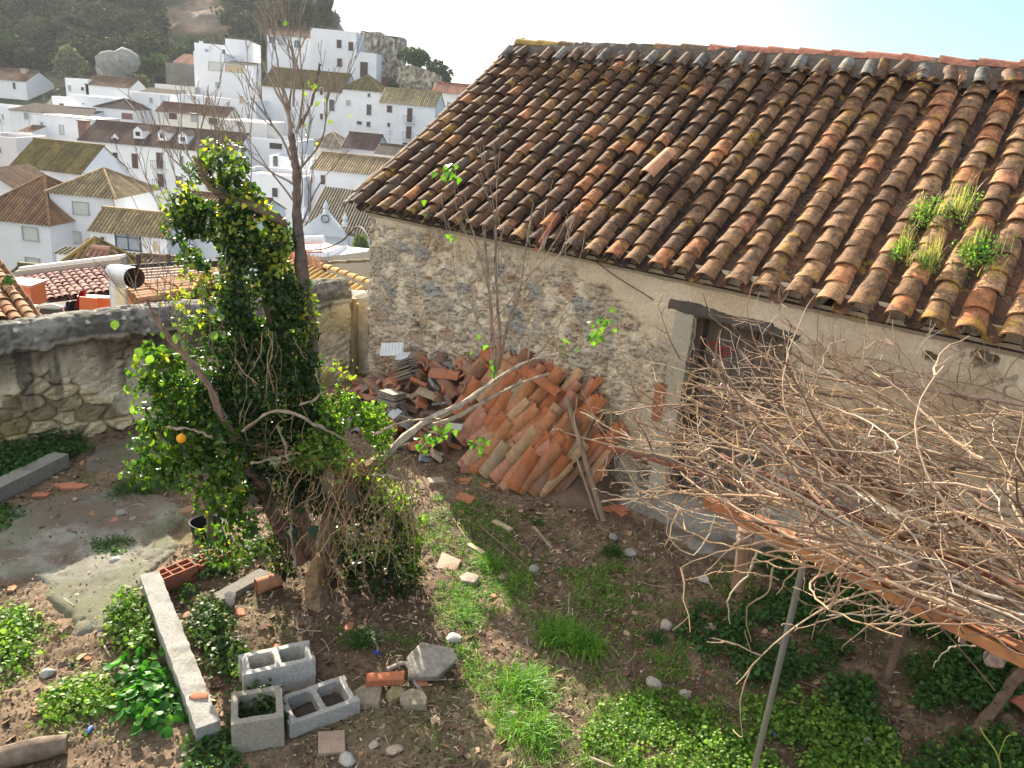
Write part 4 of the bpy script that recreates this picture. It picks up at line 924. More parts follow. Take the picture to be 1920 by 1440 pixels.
# --- upper terrace houses
H('tall white terrace house with balustrade and small square window, left of the upper town', (363, 108), 420, 138, 8.5, 7, 'flat', wins=[(391, 117, 417, 132, 'blind'), (404, 154, 413, 164, 'grey')], parapet=1.0)
H('white upper storey set back behind a balustrade of the terrace house', (364, 82), 434, 145, 4, 4, 'flat', wins=[(417, 93, 423, 104, 'dark'), (384, 92, 392, 103, 'grey')], parapet=.2, chim=[(377, 78, .5, 1.2, (.8, .8, .82))])
H('plain white box shaped top storey with slanted roof line', (422, 72), 466, 143, 8, 6, 'mono', 'grey', -.4, over=.05)
H('white house with awning covered terrace under a dark canopy roof', (420, 118), 474, 134, 5, 4, 'mono', 'dark', .4, wins=[(422, 122, 458, 136, 'ochre')])
H('broad plain white wall house below the awning terrace', (342, 178), 480, 122, 9, 8, 'flat', wins=[(449, 180, 457, 194, 'ochre'), (320, 183, 326, 190, 'grey')], parapet=.1)
H('long white building with loggia, small blue window and brown roof high in the town', (500, 64), 584, 146, 7, 6, 'gable', 'brown', 1.2, wins=[(505, 70, 513, 80, 'blue'), (521, 68, 537, 84, 'grey'), (554, 77, 562, 88, 'blue')], az=0)
H('tallest white house of the town with four brown shuttered windows and tiled parapet', (582, 62), 668, 140, 9.5, 8, 'flat', wins=[(631, 75, 641, 90, 'brown'), (653, 79, 663, 95, 'brown'), (632, 110, 642, 125, 'brown')], parapet=.8, az=2)
H('white annex with tall glazed brown door below the tallest house', (664, 98), 706, 138.5, 7.5, 6, 'flat', wins=[(675, 117, 690, 145, 'brown'), (674, 151, 689, 160, 'dark')], parapet=.1, az=2)
H('pink red walled small house between the white annex and the ruined tower', (704, 146), 730, 149, 3.5, 4, 'mono', 'red', .6, col=(.50, .14, .13))
# --- long mossy roofs
H('long white building with mossy brown roof behind the bare tree crown', (491, 160), 642, 128, 12, 9, 'gable', 'moss', 2.7, wins=[(600, 165, 606, 178, 'brown'), (617, 187, 628, 208, 'dark'), (600, 213, 606, 224, 'brown')], az=-3)
H('white building with moss green hipped roof and column of dark windows', (642, 166), 712, 126, 11, 8, 'hip', 'moss', 2.2, wins=[(689, 175, 695, 182, 'dark'), (687, 196, 697, 216, 'dark'), (687, 228, 695, 238, 'dark'), (669, 227, 679, 234, 'dark'), (649, 188, 658, 198, 'grey')], az=-3)
H('three storey white house with yellow tiled roof and two small balconies', (711, 191), 816, 118, 10, 8, 'gable', 'yellow', 1.9, wins=[(725, 198, 736, 211, 'brown'), (763, 203, 774, 229, 'brown+b'), (726, 230, 732, 238, 'dark'), (761, 237, 772, 260, 'brown+b'), (754, 267, 765, 278, 'brown')], az=-3)
H('small white house with pale red roof at the right end of the town', (811, 172), 880, 128, 5, 7, 'gable', 'red', 1.4, wins=[(838, 192, 849, 200, 'grey')], az=-4)
# --- middle rows
H('white house with beige hipped roof below the long mossy roofed building', (578, 273), 641, 106, 5.5, 7, 'hip', (.42, .34, .25), 1.7, col=(.66, .64, .58), az=-2)
H('grey white walled house with dark maroon roof right of the beige hipped roof', (641, 276), 703, 105, 5.5, 7, 'gable', (.15, .085, .07), 1.7, col=(.56, .56, .57), az=-4)
H('small white house with low dark roof and one square window beside the barn roof', (702, 288), 760, 101, 5, 6, 'gable', 'dark', 1.0, wins=[(710, 298, 720, 308, 'dark')], az=-4)
H('broad white house with long ochre ribbed roof next to the barn corner', (583, 316), 722, 84, 7, 7, 'gable', 'tan', 1.4, wins=[(601, 328, 611, 346, 'brown'), (601, 371, 612, 384, 'dark')], az=-5)
H('white house with dark doorway and round satellite dish behind the tall trunk', (505, 300), 585, 92, 7, 6, 'flat', wins=[(512, 292, 522, 312, 'dark')], az=0)
H('plain cream house half hidden by bare branches in the middle of the town', (412, 225), 500, 104, 9, 8, 'flat', col=(.74, .73, .68), wins=[(443, 261, 464, 264, 'dark'), (500, 245, 508, 252, 'dark')], parapet=.1)
H('grey white house with flat terrace beneath the plain cream house', (430, 262), 560, 98, 8, 7, 'flat', col=(.72, .72, .74), wins=[(505, 268, 530, 280, 'dark')])
H('white house with grey flat roof behind the ivy top', (440, 330), 570, 82, 8, 7, 'flat', col=(.74, .75, .78), wins=[(510, 352, 522, 370, 'dark')])
H('cream house with brown roof and three shuttered windows above the dormer house', (292, 208), 424, 112, 5.5, 5, 'gable', (.22, .12, .08), 1.1, col=(.72, .70, .62), wins=[(316, 212, 333, 224, 'brown'), (357, 213, 371, 229, 'grey'), (391, 221, 409, 234, 'brown')], az=-1)
t_, PA, e_, bk_, W_ = H('long white house with four dormers and balconied windows in the middle row', (146, 262), 440, 94, 11, 9, 'gable', (.17, .105, .08), 2.0, az=-1,
  wins=[(173, 281, 183, 297, 'grey'), (212, 286, 222, 313, 'dark'), (247, 288, 260, 316, 'brown'), (293, 286, 307, 316, 'brown+b'), (337, 292, 345, 311, 'dark'), (250, 338, 262, 345, 'dark'), (296, 326, 309, 351, 'brown+b'), (330, 330, 344, 352, 'dark')], chim=[(157, 227, 1.0, 1.6, (.22, .12, .09))])
for (x0, y0, x1, y1) in [(206, 254, 226, 266), (246, 240, 272, 258), (292, 244, 318, 262), (330, 250, 356, 268)]:
    p = at((x0 + x1) / 2, y1, 94.6); R3 = np.stack([e_, bk_, vec(0, 0, 1)], 1); b = Buf(); w_ = (x1 - x0) / FPX * 95 * .62; h_ = (y1 - y0) / FPX * 95 * .8
    b.add(*box(p + vec(0, 1.1, h_ / 2 - .1), (w_, 2.2, h_), R3), WHT); tri(b, [p + vec(-w_ / 2, 0, h_ - .1), p + vec(w_ / 2, 0, h_ - .1), p + vec(0, 0, h_ + .35)], WHT)
    d_ = b.build('dormer', M['white'], t_); b = Buf(); b.add(*box(p + vec(0, -.03, h_ * .45), (w_ * .5, .05, h_ * .5), R3), (.03, .03, .04)); b.build('pane', M['glass'], d_)
    b = Buf()
    for s_ in (-1, 1): b.add([p + vec(s_ * (w_ / 2 + .1), -.1, h_ - .15), p + vec(0, -.1, h_ + .45), p + vec(0, 3, h_ + .45), p + vec(s_ * (w_ / 2 + .1), 3, h_ - .15)], np.array([[0, 1, 2, 3]]), (.17, .10, .08))
    b.build('roof', M['town_roof'], d_)
# --- left column
H('white house whose long dark lean-to roof runs across behind the mossy one', (16, 206), 160, 110, 6, 6, 'mono', 'dark', .8, wins=[(45, 211, 54, 224, 'grey'), (5, 192, 9, 203, 'dark')], az=-2)
H('white house with two small windows and plain gable in the left middle', (60, 214), 168, 104, 8, 7, 'mono', (.75, .75, .77), -.6, wins=[(76, 228, 82, 240, 'grey'), (112, 235, 120, 252, 'blind'), (76, 266, 84, 282, 'grey'), (102, 269, 110, 284, 'blind'), (126, 272, 135, 287, 'blind')], az=-3, over=.02)
H('rose white house cut by the left edge of the photo with tiny brown window', (-50, 260), 30, 92, 8, 6, 'flat', col=(.76, .70, .69), wins=[(-4, 275, 3, 287, 'brown')])
H('white house corner beneath the upper left houses at the photo edge', (-60, 200), 18, 116, 7, 6, 'flat', wins=[(4, 214, 8, 224, 'grey')])
H('small house with orange brown lean-to roof in the left middle', (36, 246), 60, 100, 4, 3, 'mono', 'brown', .6)
# big mossy roof house, gable to the right
t_, PA, e_, bk_, W_ = H('big white house with yellow green mossy roof and gable end to the right', (20, 311), 152, 76, 8, 7, 'gable', (.25, .20, .065), 2.3, az=-8, wins=[(32, 317, 40, 330, 'grey')])
p = onplane(163, 335, PA + e_ * W_, e_); b = Buf(); b.add(*box(p + e_ * .04, (.7, .08, 1.0), np.stack([bk_, e_, vec(0, 0, 1)], 1)), (.35, .35, .36)); b.build('window', M['glass'], t_)
# brown roof at the left edge
H('white house with rusty brown hipped roof and large closed blind at the left edge', (-60, 404), 92, 60, 7, 9, 'hip', (.30, .16, .08), 2.9, az=-6, wins=[(42, 426, 73, 451, 'blind'), (48, 483, 76, 500, 'blind')])
H('white ridge topped house behind the rusty brown roof at the left edge', (-80, 345), 30, 68, 5, 6, 'end', 'brown', 1.4)
H('two storey white house with pyramid tile roof and three closed blinds', (92, 360), 214, 62, 11, 7, 'hip', 'tan', 1.7, az=-1, wins=[(137, 379, 167, 402, 'blind'), (126, 434, 153, 456, 'blind')])
H('white house with ochre side roof and large dark blue framed window', (168, 430), 312, 58, 8, 4, 'gable', 'tan', 1.3, az=-4, wins=[(217, 438, 265, 469, 'blue'), (188, 443, 198, 451, 'brown'), (288, 452, 299, 472, 'ochre')])
H('plain white house wall seen through the gaps of the ivy tree', (318, 398), 480, 62, 9, 7, 'gable', 'brown', 1.2, az=-2, wins=[(350, 420, 360, 436, 'dark')])
H('low white house with brown tile roof left of the ivy, above the slatted pergola', (250, 499), 330, 44, 4, 2.6, 'gable', 'brown', .35, col=(.78, .77, .75))
H('small white house with ochre pyramid tile roof behind the chimney', (92, 520), 175, 34, 4, 4, 'hip', (.42, .28, .10), 1.45, az=-4)
H('low white house with dark mossy eaves behind the pyramid tile roof', (20, 512), 110, 44, 3, 2, 'gable', (.16, .13, .06), .25)
H('low white wall house with mossy roof edge behind the chimney', (105, 475), 245, 50, 5, 1.2, 'mono', (.13, .12, .06), .15)
# chimney with tiled hood
c_ = thing('rooftop_chimney', 'white rendered chimney with curved tile hood above the mauve roof', 'chimney', at(192, 520, 24)); P = at(193, 500, 24)
b = Buf(); b.add(*box(P - vec(0, 0, .7), (.52, .5, 1.6)), (.74, .72, .70)); b.build('shaft', M['white'], c_)
b = Buf()
for q in (-.2, 0, .2): b.add(*box(P + vec(q, 0, .2), (.07, .46, .28)), (.7, .62, .58))
b.build('vent_pillars', M['white'], c_); b = Buf(); b.add(*box(P + vec(0, .02, .2), (.40, .38, .26)), (.02, .018, .016)); b.build('flue_shade_block', M['plain'], c_)  # solid near-black block paints the shade between the vent pillars
b = Buf(); TVm, TFm = arc_tile(.45, .075, .07, seg=7)
for q in (-.24, -.08, .08, .24):
    for yy_, fl in ((-.36, 0), (.36, math.pi)): b.add(TVm @ (rotz(fl) @ rotx(.5)).T + P + vec(q, yy_, .34), TFm, vec(.45, .25, .19) * random.uniform(.8, 1.1))
b.add(*tube([P + vec(-.3, 0, .58), P + vec(.3, 0, .58)], .09, 8), (.5, .3, .24)); b.build('hood', M['roof_clean'], c_)
# church front
t_ = thing('church', 'white church with dark ribbed roof, pediment clock and small pinnacles', 'church', at(612, 470, 72)); PA = at(572, 435, 70); 
b = Buf(); P0 = at(556, 436, 70); P1 = at(652, 442, 70); w_ = np.linalg.norm(P1 - P0); c0 = (P0 + P1) / 2; zt = P0[2]
b.add(*box(vec(c0[0], 72.5, zt - 3), (w_, 5, 6)), (.80, .82, .86)); ap = at(611, 394, 70); b.add([vec(P0[0], 69.98, zt), vec(P1[0], 69.98, zt), vec(ap[0], 69.98, ap[2]), vec(P0[0], 70.5, zt), vec(P1[0], 70.5, zt), vec(ap[0], 70.5, ap[2])], [np.array([[0, 1, 2], [5, 4, 3]]), np.array([[0, 2, 5, 3], [1, 4, 5, 2]])], (.80, .82, .86))
b.add(*box(vec(c0[0], 69.93, zt - .1), (w_ + .2, .2, .12)), (.7, .72, .76)); b.build('pediment_front', M['white'], t_)
b = Buf()
for (px, py) in ((572, 405), (611, 393), (647, 416)):
    q = at(px, py, 69.9)
    for (r__, dz) in ((.22, -.2), (.15, .05), (.24, .3), (.12, .55), (.05, .8)): pass
    V, F = tube([q + vec(0, 0, z) for z in (-.4, -.1, 0, .15, .4, .6, .8)], [.28, .26, .14, .24, .22, .10, .04], 10); bb = Buf(); bb.add(V, F, (.8, .82, .86)); bb.build('pinnacle', M['white'], t_)
q = at(610, 410, 69.94); ck = Buf(); ck.add(*tube([q + vec(0, .05, 0), q - vec(0, .06, 0)], .32, 24), (.75, .77, .8)); ck = ck.build('clock', M['plain'], t_)
b = Buf(); a_ = np.linspace(0, 2 * math.pi, 33); b.add(*tube([q + vec(.33 * math.cos(t), -.08, .33 * math.sin(t)) for t in a_], .035, 6, cap=False), (.07, .08, .10)); b.build('clock_ring', M['plain'], ck)
b = Buf()
for k in range(12): t = k * math.pi / 6; b.add(*box(q + vec(.24 * math.cos(t), -.085, .24 * math.sin(t)), (.04, .02, .04)), (.05, .05, .06))
b.build('hour_marks', M['plain'], ck)
for (dx, dz) in ((-.13, -.06), (.10, -.13)): b = Buf(); b.add(*tube([q + vec(0, -.09, 0), q + vec(dx, -.09, dz)], .016, 5), (.03, .03, .04)); b.build('clock_hand', M['plain'], ck)
b = Buf(); E0 = at(566, 428, 71); E1 = at(760, 452, 69); ribs(b, E0, E1, vec(0, 8, 2.9), (.15, .12, .075)); b.build('roof', M['town_roof'], t_)
b = Buf(); b.add(*box((E0 + E1) / 2 + vec(0, 4, -3.2), (np.linalg.norm(E1 - E0), 7.6, 6), axes(E1 - E0)), (.78, .80, .84)); b.build('nave_wall', M['white'], t_)
# red roofed garden room with solar tank, tree behind
t_ = thing('red_terrace', 'roof terrace with dark red floor and white edging right of the tall trunk', 'terrace', at(600, 480, 38)); b = Buf()
P0 = at(560, 480, 36); P1 = at(655, 484, 36); b.add(*box((P0 + P1) / 2 + vec(0, 1.6, -.9), (np.linalg.norm(P1 - P0) + .6, 3.4, 1.7)), (.74, .74, .76)); b.build('wall', M['white'], t_)
b = Buf(); q = [at(556, 476, 36), at(615, 476, 36), at(648, 466, 39), at(600, 452, 40), at(556, 452, 40)]; P = np.array(q); P = np.concatenate([P, P - vec(0, 0, .15)]); b.add(P[:5] + vec(0, 0, .0), np.arange(5).reshape(1, -1), (.36, .07, .055)); b.build('floor', M['plain'], t_)
b = Buf(); b.add(*tube([at(612, 478, 35.9), at(650, 464, 39), at(668, 482, 36)], .14, 5), (.82, .8, .8)); b.add(*tube([at(556, 480, 35.8), at(614, 480, 35.8)], .16, 5), (.82, .8, .8)); b.build('edging', M['white'], t_)
t_ = thing('solar_water_heater', 'white cylindrical water tank of a solar heater on its frame above the red terrace', 'water tank', at(590, 470, 37)); b = Buf(); b.add(*tube([at(567, 451, 37), at(607, 449, 37)], .2, 16), (.82, .84, .84)); b.build('tank', M['plain'], t_)
for (a1, a2) in (((570, 458), (570, 474)), ((601, 458), (602, 474)), ((572, 460), (584, 470)), ((600, 461), (588, 470))): b = Buf(); b.add(*tube([at(*a1, 36.9), at(*a2, 36.7)], .03, 5), (.7, .66, .66)); b.build('strut', M['plain'], t_)
b = Buf(); b.add([at(568, 471, 36.6), at(602, 471, 36.6), at(604, 480, 36.1), at(570, 480, 36.1)], np.array([[3, 2, 1, 0]]), (.35, .06, .05)); b.build('panel', M['plain'], t_)
# ruined towers
def tower(label, pts, Y, depth, zdrop, col, seed):
    """irregular masonry tower: top profile in pixels"""
    P = [at(px, py, Y) for px, py in pts]; t = thing('ruined_tower', label, 'tower', P[0] - vec(0, 0, zdrop)); x0, x1 = P[0][0], P[-1][0]
    xs = np.array([p[0] for p in P]); zs = np.array([p[2] for p in P]); nx_ = 46; per = []
    for k in range(nx_): per.append((x0 + (x1 - x0) * k / nx_, Y))
    for k in range(nx_ // 2): per.append((x1, Y + depth * k / (nx_ // 2)))
    for k in range(nx_): per.append((x1 - (x1 - x0) * k / nx_, Y + depth))
    for k in range(nx_ // 2): per.append((x0, Y + depth * (1 - k / (nx_ // 2))))
    per = np.array(per); n = len(per); zt = np.interp(per[:, 0], xs, zs); m_ = 44; v = np.linspace(0, 1, m_)
    T, V = np.meshgrid(np.arange(n), v, indexing='ij'); h = (fbm(T * .35, V * 16, 4, seed) - .5) * .7 - sstep(.56, .66, fbm(T * .5, V * 20, 3, seed + 4)) * .45
    nx2 = np.zeros((n, 2)); nx2[:nx_] = (0, -1); nx2[nx_:nx_ + nx_ // 2] = (1, 0); nx2[nx_ + nx_ // 2:2 * nx_ + nx_ // 2] = (0, 1); nx2[2 * nx_ + nx_ // 2:] = (-1, 0)
    Zv = (zt[:, None] - zdrop) + zdrop * V + (fbm(T * .3, V * 0, 3, seed + 1) - .5) * .8 * (V > .98)
    Pv = np.stack([per[:, 0][:, None] + nx2[:, :1] * h, per[:, 1][:, None] + nx2[:, 1:] * h, Zv], -1)
    nn = fbm(T * .5, V * 18, 4, seed + 2); c = lerp(np.asarray(col) * .6, np.asarray(col) * 1.35, sstep(.3, .7, nn))
    Pw = np.concatenate([Pv, Pv[:1]]); cw = np.concatenate([c, c[:1]]); b = Buf(); b.add(Pw.reshape(-1, 3), gridF(n + 1, m_), cw.reshape(-1, 3))
    top = Pv[:, -1]; b.add(np.concatenate([top, [top.mean(0) + vec(0, 0, .3)]]), np.array([[i, (i + 1) % n, n] for i in range(n)]), vec(.10, .11, .05)); b.build('masonry', M['masonry_far'], t); return t
M['masonry_far'] = vmat('tower_masonry', 1, 1.2, .4, 1.0, .3, 3)
tower('tall ruined stone keep with rounded top behind the tallest white house', [(666, 64), (680, 59), (700, 60), (722, 65), (734, 72), (750, 70)], 150, 8, 12, (.46, .41, .34), 601)
tower('squat ruined stone tower block with green growth on top, right of the keep', [(745, 126), (760, 124), (782, 124), (800, 132), (826, 142)], 142, 7, 9, (.50, .44, .33), 611)

# ================================================================ far trees: crowns of leaf clumps
CL = np.array([[-.5, 0, 0], [.5, 0, 0], [.35, .1, .75], [-.4, -.1, .8], [0, .25, .4]])
CLF = [np.array([[0, 1, 4], [1, 2, 4], [2, 3, 4], [3, 0, 4]])]
def crown(buf, c, R, n, size, c0, c1, rng, lumps=7, squash=.85):
    R = np.asarray(R, float); lc = rng.normal(size=(lumps, 3)); lc /= np.linalg.norm(lc, axis=1)[:, None]; lc = lc * rng.uniform(.25, .62, (lumps, 1)); lr = rng.uniform(.35, .55, lumps); lt = rng.random(lumps)
    k = rng.integers(0, lumps, n); d = rng.normal(size=(n, 3)); d /= np.linalg.norm(d, axis=1)[:, None]; rad = lr[k] * rng.uniform(.75, 1.05, n)
    P = c + (lc[k] + d * rad[:, None]) * R; t = np.clip(lt[k] * .6 + rng.random(n) * .5 - .05, 0, 1)
    Mx = randrot(n, rng) * (size * rng.uniform(.6, 1.4, n))[:, None, None]
    buf.add(*scatter(CL, CLF, Mx, P, lerp(vec(*c0), vec(*c1), t)))
def far_tree(label, px, py, Y, rw, rh, c0, c1, n=420, size=.35, seed=0, group=None, name='tree', trunk_h=1.5):
    rng = np.random.default_rng(seed + int(px)); c = at(px, py, Y); w = rw / FPX * Y; h = rh / FPX * Y
    t = thing(name, label, 'tree', c - vec(0, 0, h + trunk_h), group)
    b = Buf(); crown(b, c, (w, w * .8, h), n, size, c0, c1, rng); b.build('crown', M['farleaf'], t)
    b = Buf(); b.add(*tube([c - vec(0, 0, h + trunk_h), c - vec(.1, 0, h * .5), c], [.25, .2, .1], 6), (.16, .12, .09)); b.build('trunk', M['bark'], t)
    return t
M['farleaf'] = leafmat('far_foliage', .12, .8, .15)
far_tree('pale silvery olive tree above the left town houses', 136, 117, 148, 33, 30, (.12, .14, .085), (.26, .28, .19), 1300, .5, 1, trunk_h=1)
far_tree('dark green bush tree left of the grey stone ruin', 285, 122, 152, 36, 22, (.035, .06, .02), (.09, .12, .045), 800, .5, 2)
far_tree('small grey green tree between rock outcrop and stone ruin', 268, 155, 138, 20, 15, (.08, .10, .05), (.16, .17, .09), 500, .4, 3)
far_tree('green tree growing on the slope right of the tall ruined keep', 775, 108, 148, 38, 20, (.035, .065, .02), (.09, .14, .05), 900, .45, 4)
far_tree('dark green tree behind the squat ruined tower', 825, 140, 146, 32, 34, (.03, .055, .02), (.08, .12, .045), 1000, .45, 5)
far_tree('small dark tree in front of the gap between both ruined towers', 735, 165, 140, 14, 16, (.03, .05, .018), (.06, .1, .03), 400, .4, 6)
far_tree('green bush below the squat ruined tower', 790, 185, 135, 30, 9, (.06, .09, .03), (.14, .17, .07), 500, .35, 7)
far_tree('yellow green tree beside the church next to the barn wall', 672, 468, 60, 24, 30, (.12, .17, .04), (.26, .30, .08), 900, .25, 8, trunk_h=2)
far_tree('round clipped dark tree on the terrace below the cream house', 450, 278, 96, 14, 9, (.03, .05, .02), (.08, .11, .04), 300, .25, 9)
# rock outcrop
o_ = Buf(); 
for k in range(6): rg = np.random.default_rng(k); o_.add(*rock(at(214 + rg.normal() * 8, 128 + rg.normal() * 5, 146), (5.0, 4, 4.2), k + 3), vec(.34, .335, .30) * rg.uniform(.7, 1.1))
o_.add(*rock(at(214, 114, 146.5), (3.6, 3, 3.4), 2), (.36, .355, .32))
tag(center_origin(o_.build('rock_outcrop', M['masonry_far']), at(214, 150, 146)), 'bare grey rock outcrop with mossy top above the left town', 'rock')
# wooded hill: ONE mass
rng = np.random.default_rng(77); b = Buf(); cnt = 0
for k in range(1500):
    y = rng.uniform(158, 300); x = rng.uniform(-1.0, -.10) * y * .80
    z = float(hill_z(np.array([x]), np.array([y]))[0])
    v = vec(x, y, z) - CAM; px = 960 + FPX * np.dot(v, CR) / np.dot(v, _F); py = 720 - FPX * np.dot(v, CU) / np.dot(v, _F)
    if px < -160 or px > 625 or py > 165 or py < -420: continue
    if 298 < px < 425 and -20 < py < 115 and rng.random() < .95: continue
    if px > 480 and py > 55: continue
    r = rng.uniform(2.4, 4.2); g = rng.random(); c0 = lerp(vec(.018, .030, .014), vec(.045, .042, .030), g); c1 = lerp(vec(.055, .080, .036), vec(.10, .10, .07), g)
    crown(b, vec(x, y, z + r * .8), (r, r, r * 1.05), 260, .62, c0, c1, rng, 6); cnt += 1
o = b.build('wooded_slope', M['farleaf']); tag(o, 'dark evergreen woods covering the steep hillside above the town', 'woods', kind='stuff')
print('hill trees', cnt)
# skyline trees at the hill's right shoulder
for k, (px, py, rw, rh) in enumerate([(604, 28, 22, 26), (575, 30, 30, 30), (545, 20, 34, 34), (610, 5, 14, 14), (520, 35, 30, 22)]):
    far_tree(['dark tree at the very end of the hill skyline', 'second dark tree inward from the skyline end', 'broad dark tree above the loggia building', 'small tree poking from the top of the skyline end', 'low dark tree behind the loggia building roof'][k], px, py, 172, rw, rh, (.03, .045, .02), (.10, .115, .06), 1500, .55, 20 + k)
# ================================================================ ivy covered tree
IVY = np.array([[0, 0, 0], [.42, .12, .03], [.30, .48, -.03], [0, 1.0, .02], [-.30, .48, -.03], [-.42, .12, .03], [0, .35, .07]])
IVYF = [np.array([[0, 1, 6], [1, 2, 6], [2, 3, 6], [3, 4, 6], [4, 5, 6], [5, 0, 6]])]
OVAL = np.array([[0, 0, 0], [.22, .25, .04], [.25, .6, .05], [0, 1.0, -.05], [-.25, .6, .05], [-.22, .25, .04], [0, .3, -.03], [0, .65, -.03]])
OVALF = [np.array([[0, 1, 6], [6, 1, 2], [6, 2, 7], [7, 2, 3], [7, 3, 4], [7, 4, 5], [7, 5, 6], [6, 5, 0]])]
def leafrots(n, out, rng, droop=.5, rnd=.8):
    """leaf z (normal) roughly along out; y (tip) drooping"""
    z = out + rng.normal(size=(n, 3)) * rnd; z /= np.linalg.norm(z, axis=1)[:, None]
    y = np.tile(vec(0, 0, -droop), (n, 1)) + rng.normal(size=(n, 3)) * .5; y -= z * (y * z).sum(1)[:, None]; y /= np.linalg.norm(y, axis=1)[:, None] + 1e-9
    return np.stack([np.cross(y, z), y, z], 2)
def leafcol(n, rng, pal, w):
    pal = np.array(pal, float); k = rng.choice(len(pal), n, p=np.array(w) / sum(w)); return pal[k] * rng.uniform(.65, 1.35, (n, 1))
def blob_leaves(buf, blobs, rng, size, pal, w, T=IVY, TF=IVYF, dens=1.0, clump=.5, rnd=.8):
    """blobs: (px, py, Y, rx_px, ry_px, n)"""
    for (px, py, Y, rx, ry, n) in blobs:
        n = int(n * dens); c = at(px, py, Y); D_ = np.dot(c - CAM, _F); Rx = rx / FPX * D_; Rz = ry / FPX * D_; Ry = min(Rx, Rz) * .75
        d = rng.normal(size=(n, 3)); d /= np.linalg.norm(d, axis=1)[:, None]
        rad = rng.uniform(.35, 1.0, n) ** .55
        nz = 1 + clump * (fbm(d[:, 0] * 2.5 + px, d[:, 2] * 2.5 + py, 3, 5) - .5) * 2
        P = c + d * (rad * nz)[:, None] * vec(Rx, Ry, Rz)
        keep = fbm(P[:, 0] * 7 + P[:, 1] * 3, P[:, 2] * 7, 3, 9) > .36; keep &= P[:, 2] > gz(P[:, 0], P[:, 1]) + .02
        P = P[keep]; d = d[keep]; n2 = len(P)
        Mx = leafrots(n2, d * vec(1, 1, .6), rng, rnd=rnd) * (size * rng.uniform(.55, 1.35, n2))[:, None, None]
        buf.add(*scatter(T, TF, Mx, P, leafcol(n2, rng, pal, w)))
def twiggy(buf, p, d, length, r, depth, rng, spread=.5, up=.25, zig=.12, kids=(2, 4), col=(.24, .18, .13), tips=None, steps=6, rmin=.0018, cvar=.2):
    pts = [np.array(p, float)]; d = nrm(d)
    for i in range(steps):
        d = nrm(d + rng.normal(size=3) * zig + vec(0, 0, up * .25)); pts.append(pts[-1] + d * length / steps)
    rad = np.linspace(r, max(r * .45, rmin), len(pts)); V, F = tube(pts, rad, 5 if r < .012 else 8, cap=r > .02)
    buf.add(V, F, np.asarray(col) * rng.uniform(1 - cvar, 1 + cvar))
    if depth > 0:
        for k in range(rng.integers(kids[0], kids[1] + 1)):
            i = rng.integers(max(1, steps // 3), steps + 1); q = pts[i]; dd = nrm(pts[i] - pts[i - 1]); s = nrm(np.cross(dd, rng.normal(size=3)))
            twiggy(buf, q, nrm(dd + s * spread * rng.uniform(.6, 1.3) + vec(0, 0, up)), length * rng.uniform(.45, .8), max(rad[i] * .7, rmin), depth - 1, rng, spread, up, zig, kids, col, tips, steps, rmin, cvar)
    elif tips is not None: tips.append(pts[-1])
    return pts
def pl(pts): return [at(*p) for p in pts]
TB = G(592, 1135)
tree = thing('ivy_covered_tree', 'old tree smothered in ivy with bare twiggy top and gnarled trunk in the yard', 'tree', TB)
BK = (.20, .135, .09); BK2 = (.27, .185, .115); GREY = (.27, .24, .20)
rng = np.random.default_rng(21)
b = Buf()
def limb(pts, r, col, n=26, sides=10, wob=.0):
    P = spline(pl(pts), n); R = np.interp(np.linspace(0, 1, len(P)), np.linspace(0, 1, len(r)), r)
    a = rng.normal(size=P.shape) * wob; V, F = tube(P + a, R * (1 + .08 * rng.normal(size=len(P))), sides); 
    rid = .12 * np.sin(np.arange(len(V)) % sides * 2.4 + np.arange(len(V)) // sides * .35); cen = np.repeat(P + a, sides, 0); V = cen + (V - cen) * (1 + rid)[:, None] + rng.normal(size=V.shape) * .0035; b.add(V, F, np.asarray(col) * rng.uniform(.85, 1.15)); return P
limb([(592, 1150, TB[1]), (598, 1080, 4.68), (612, 1000, 4.72), (628, 930, 4.75), (668, 890, 4.75)], [.085, .06, .052, .055, .06], BK2)
limb([(592, 1140, 4.60), (588, 1095, 4.58), (600, 1040, 4.62)], [.075, .06, .03], (.30, .19, .10))
limb([(668, 890, 4.75), (620, 862, 4.72), (560, 850, 4.7), (510, 845, 4.7), (455, 815, 4.7)], [.055, .045, .04, .035, .02], (.30, .19, .10), wob=.004)
limb([(668, 890, 4.75), (700, 872, 4.75), (725, 850, 4.85)], [.055, .05, .04], BK2)
limb([(570, 1050, 4.75), (520, 980, 4.72), (490, 905, 4.65), (455, 870, 4.6)], [.055, .05, .045, .03], (.16, .09, .07))
limb([(640, 1130, 4.85), (560, 960, 4.9), (560, 800, 4.95), (585, 640, 4.95), (572, 560, 4.9), (558, 430, 4.9), (556, 330, 4.9), (545, 250, 4.9)], [.07, .055, .048, .040, .035, .029, .024, .019], (.23, .175, .14), 60)
limb([(540, 690, 4.95), (500, 520, 4.9), (530, 430, 4.85), (490, 395, 4.8), (430, 368, 4.8), (395, 350, 4.75), (372, 300, 4.75)], [.05, .045, .035, .03, .026, .02, .015], BK, 50)
limb([(480, 800, 4.8), (455, 660, 4.85), (440, 500, 4.9), (420, 390, 4.9), (410, 300, 4.9)], [.05, .045, .04, .03, .012], (.15, .11, .08), 40)
limb([(470, 850, 4.65), (420, 790, 4.55), (390, 720, 4.5), (345, 665, 4.45), (300, 610, 4.45), (275, 560, 4.45)], [.03, .028, .022, .016, .01, .004], (.27, .18, .13), 40)
limb([(560, 240, 4.9), (585, 190, 4.9), (600, 120, 4.9)], [.009, .006, .003], (.26, .2, .16))
limb([(600, 690, 5.0), (590, 760, 4.95), (600, 850, 4.85)], [.006, .006, .006], GREY)
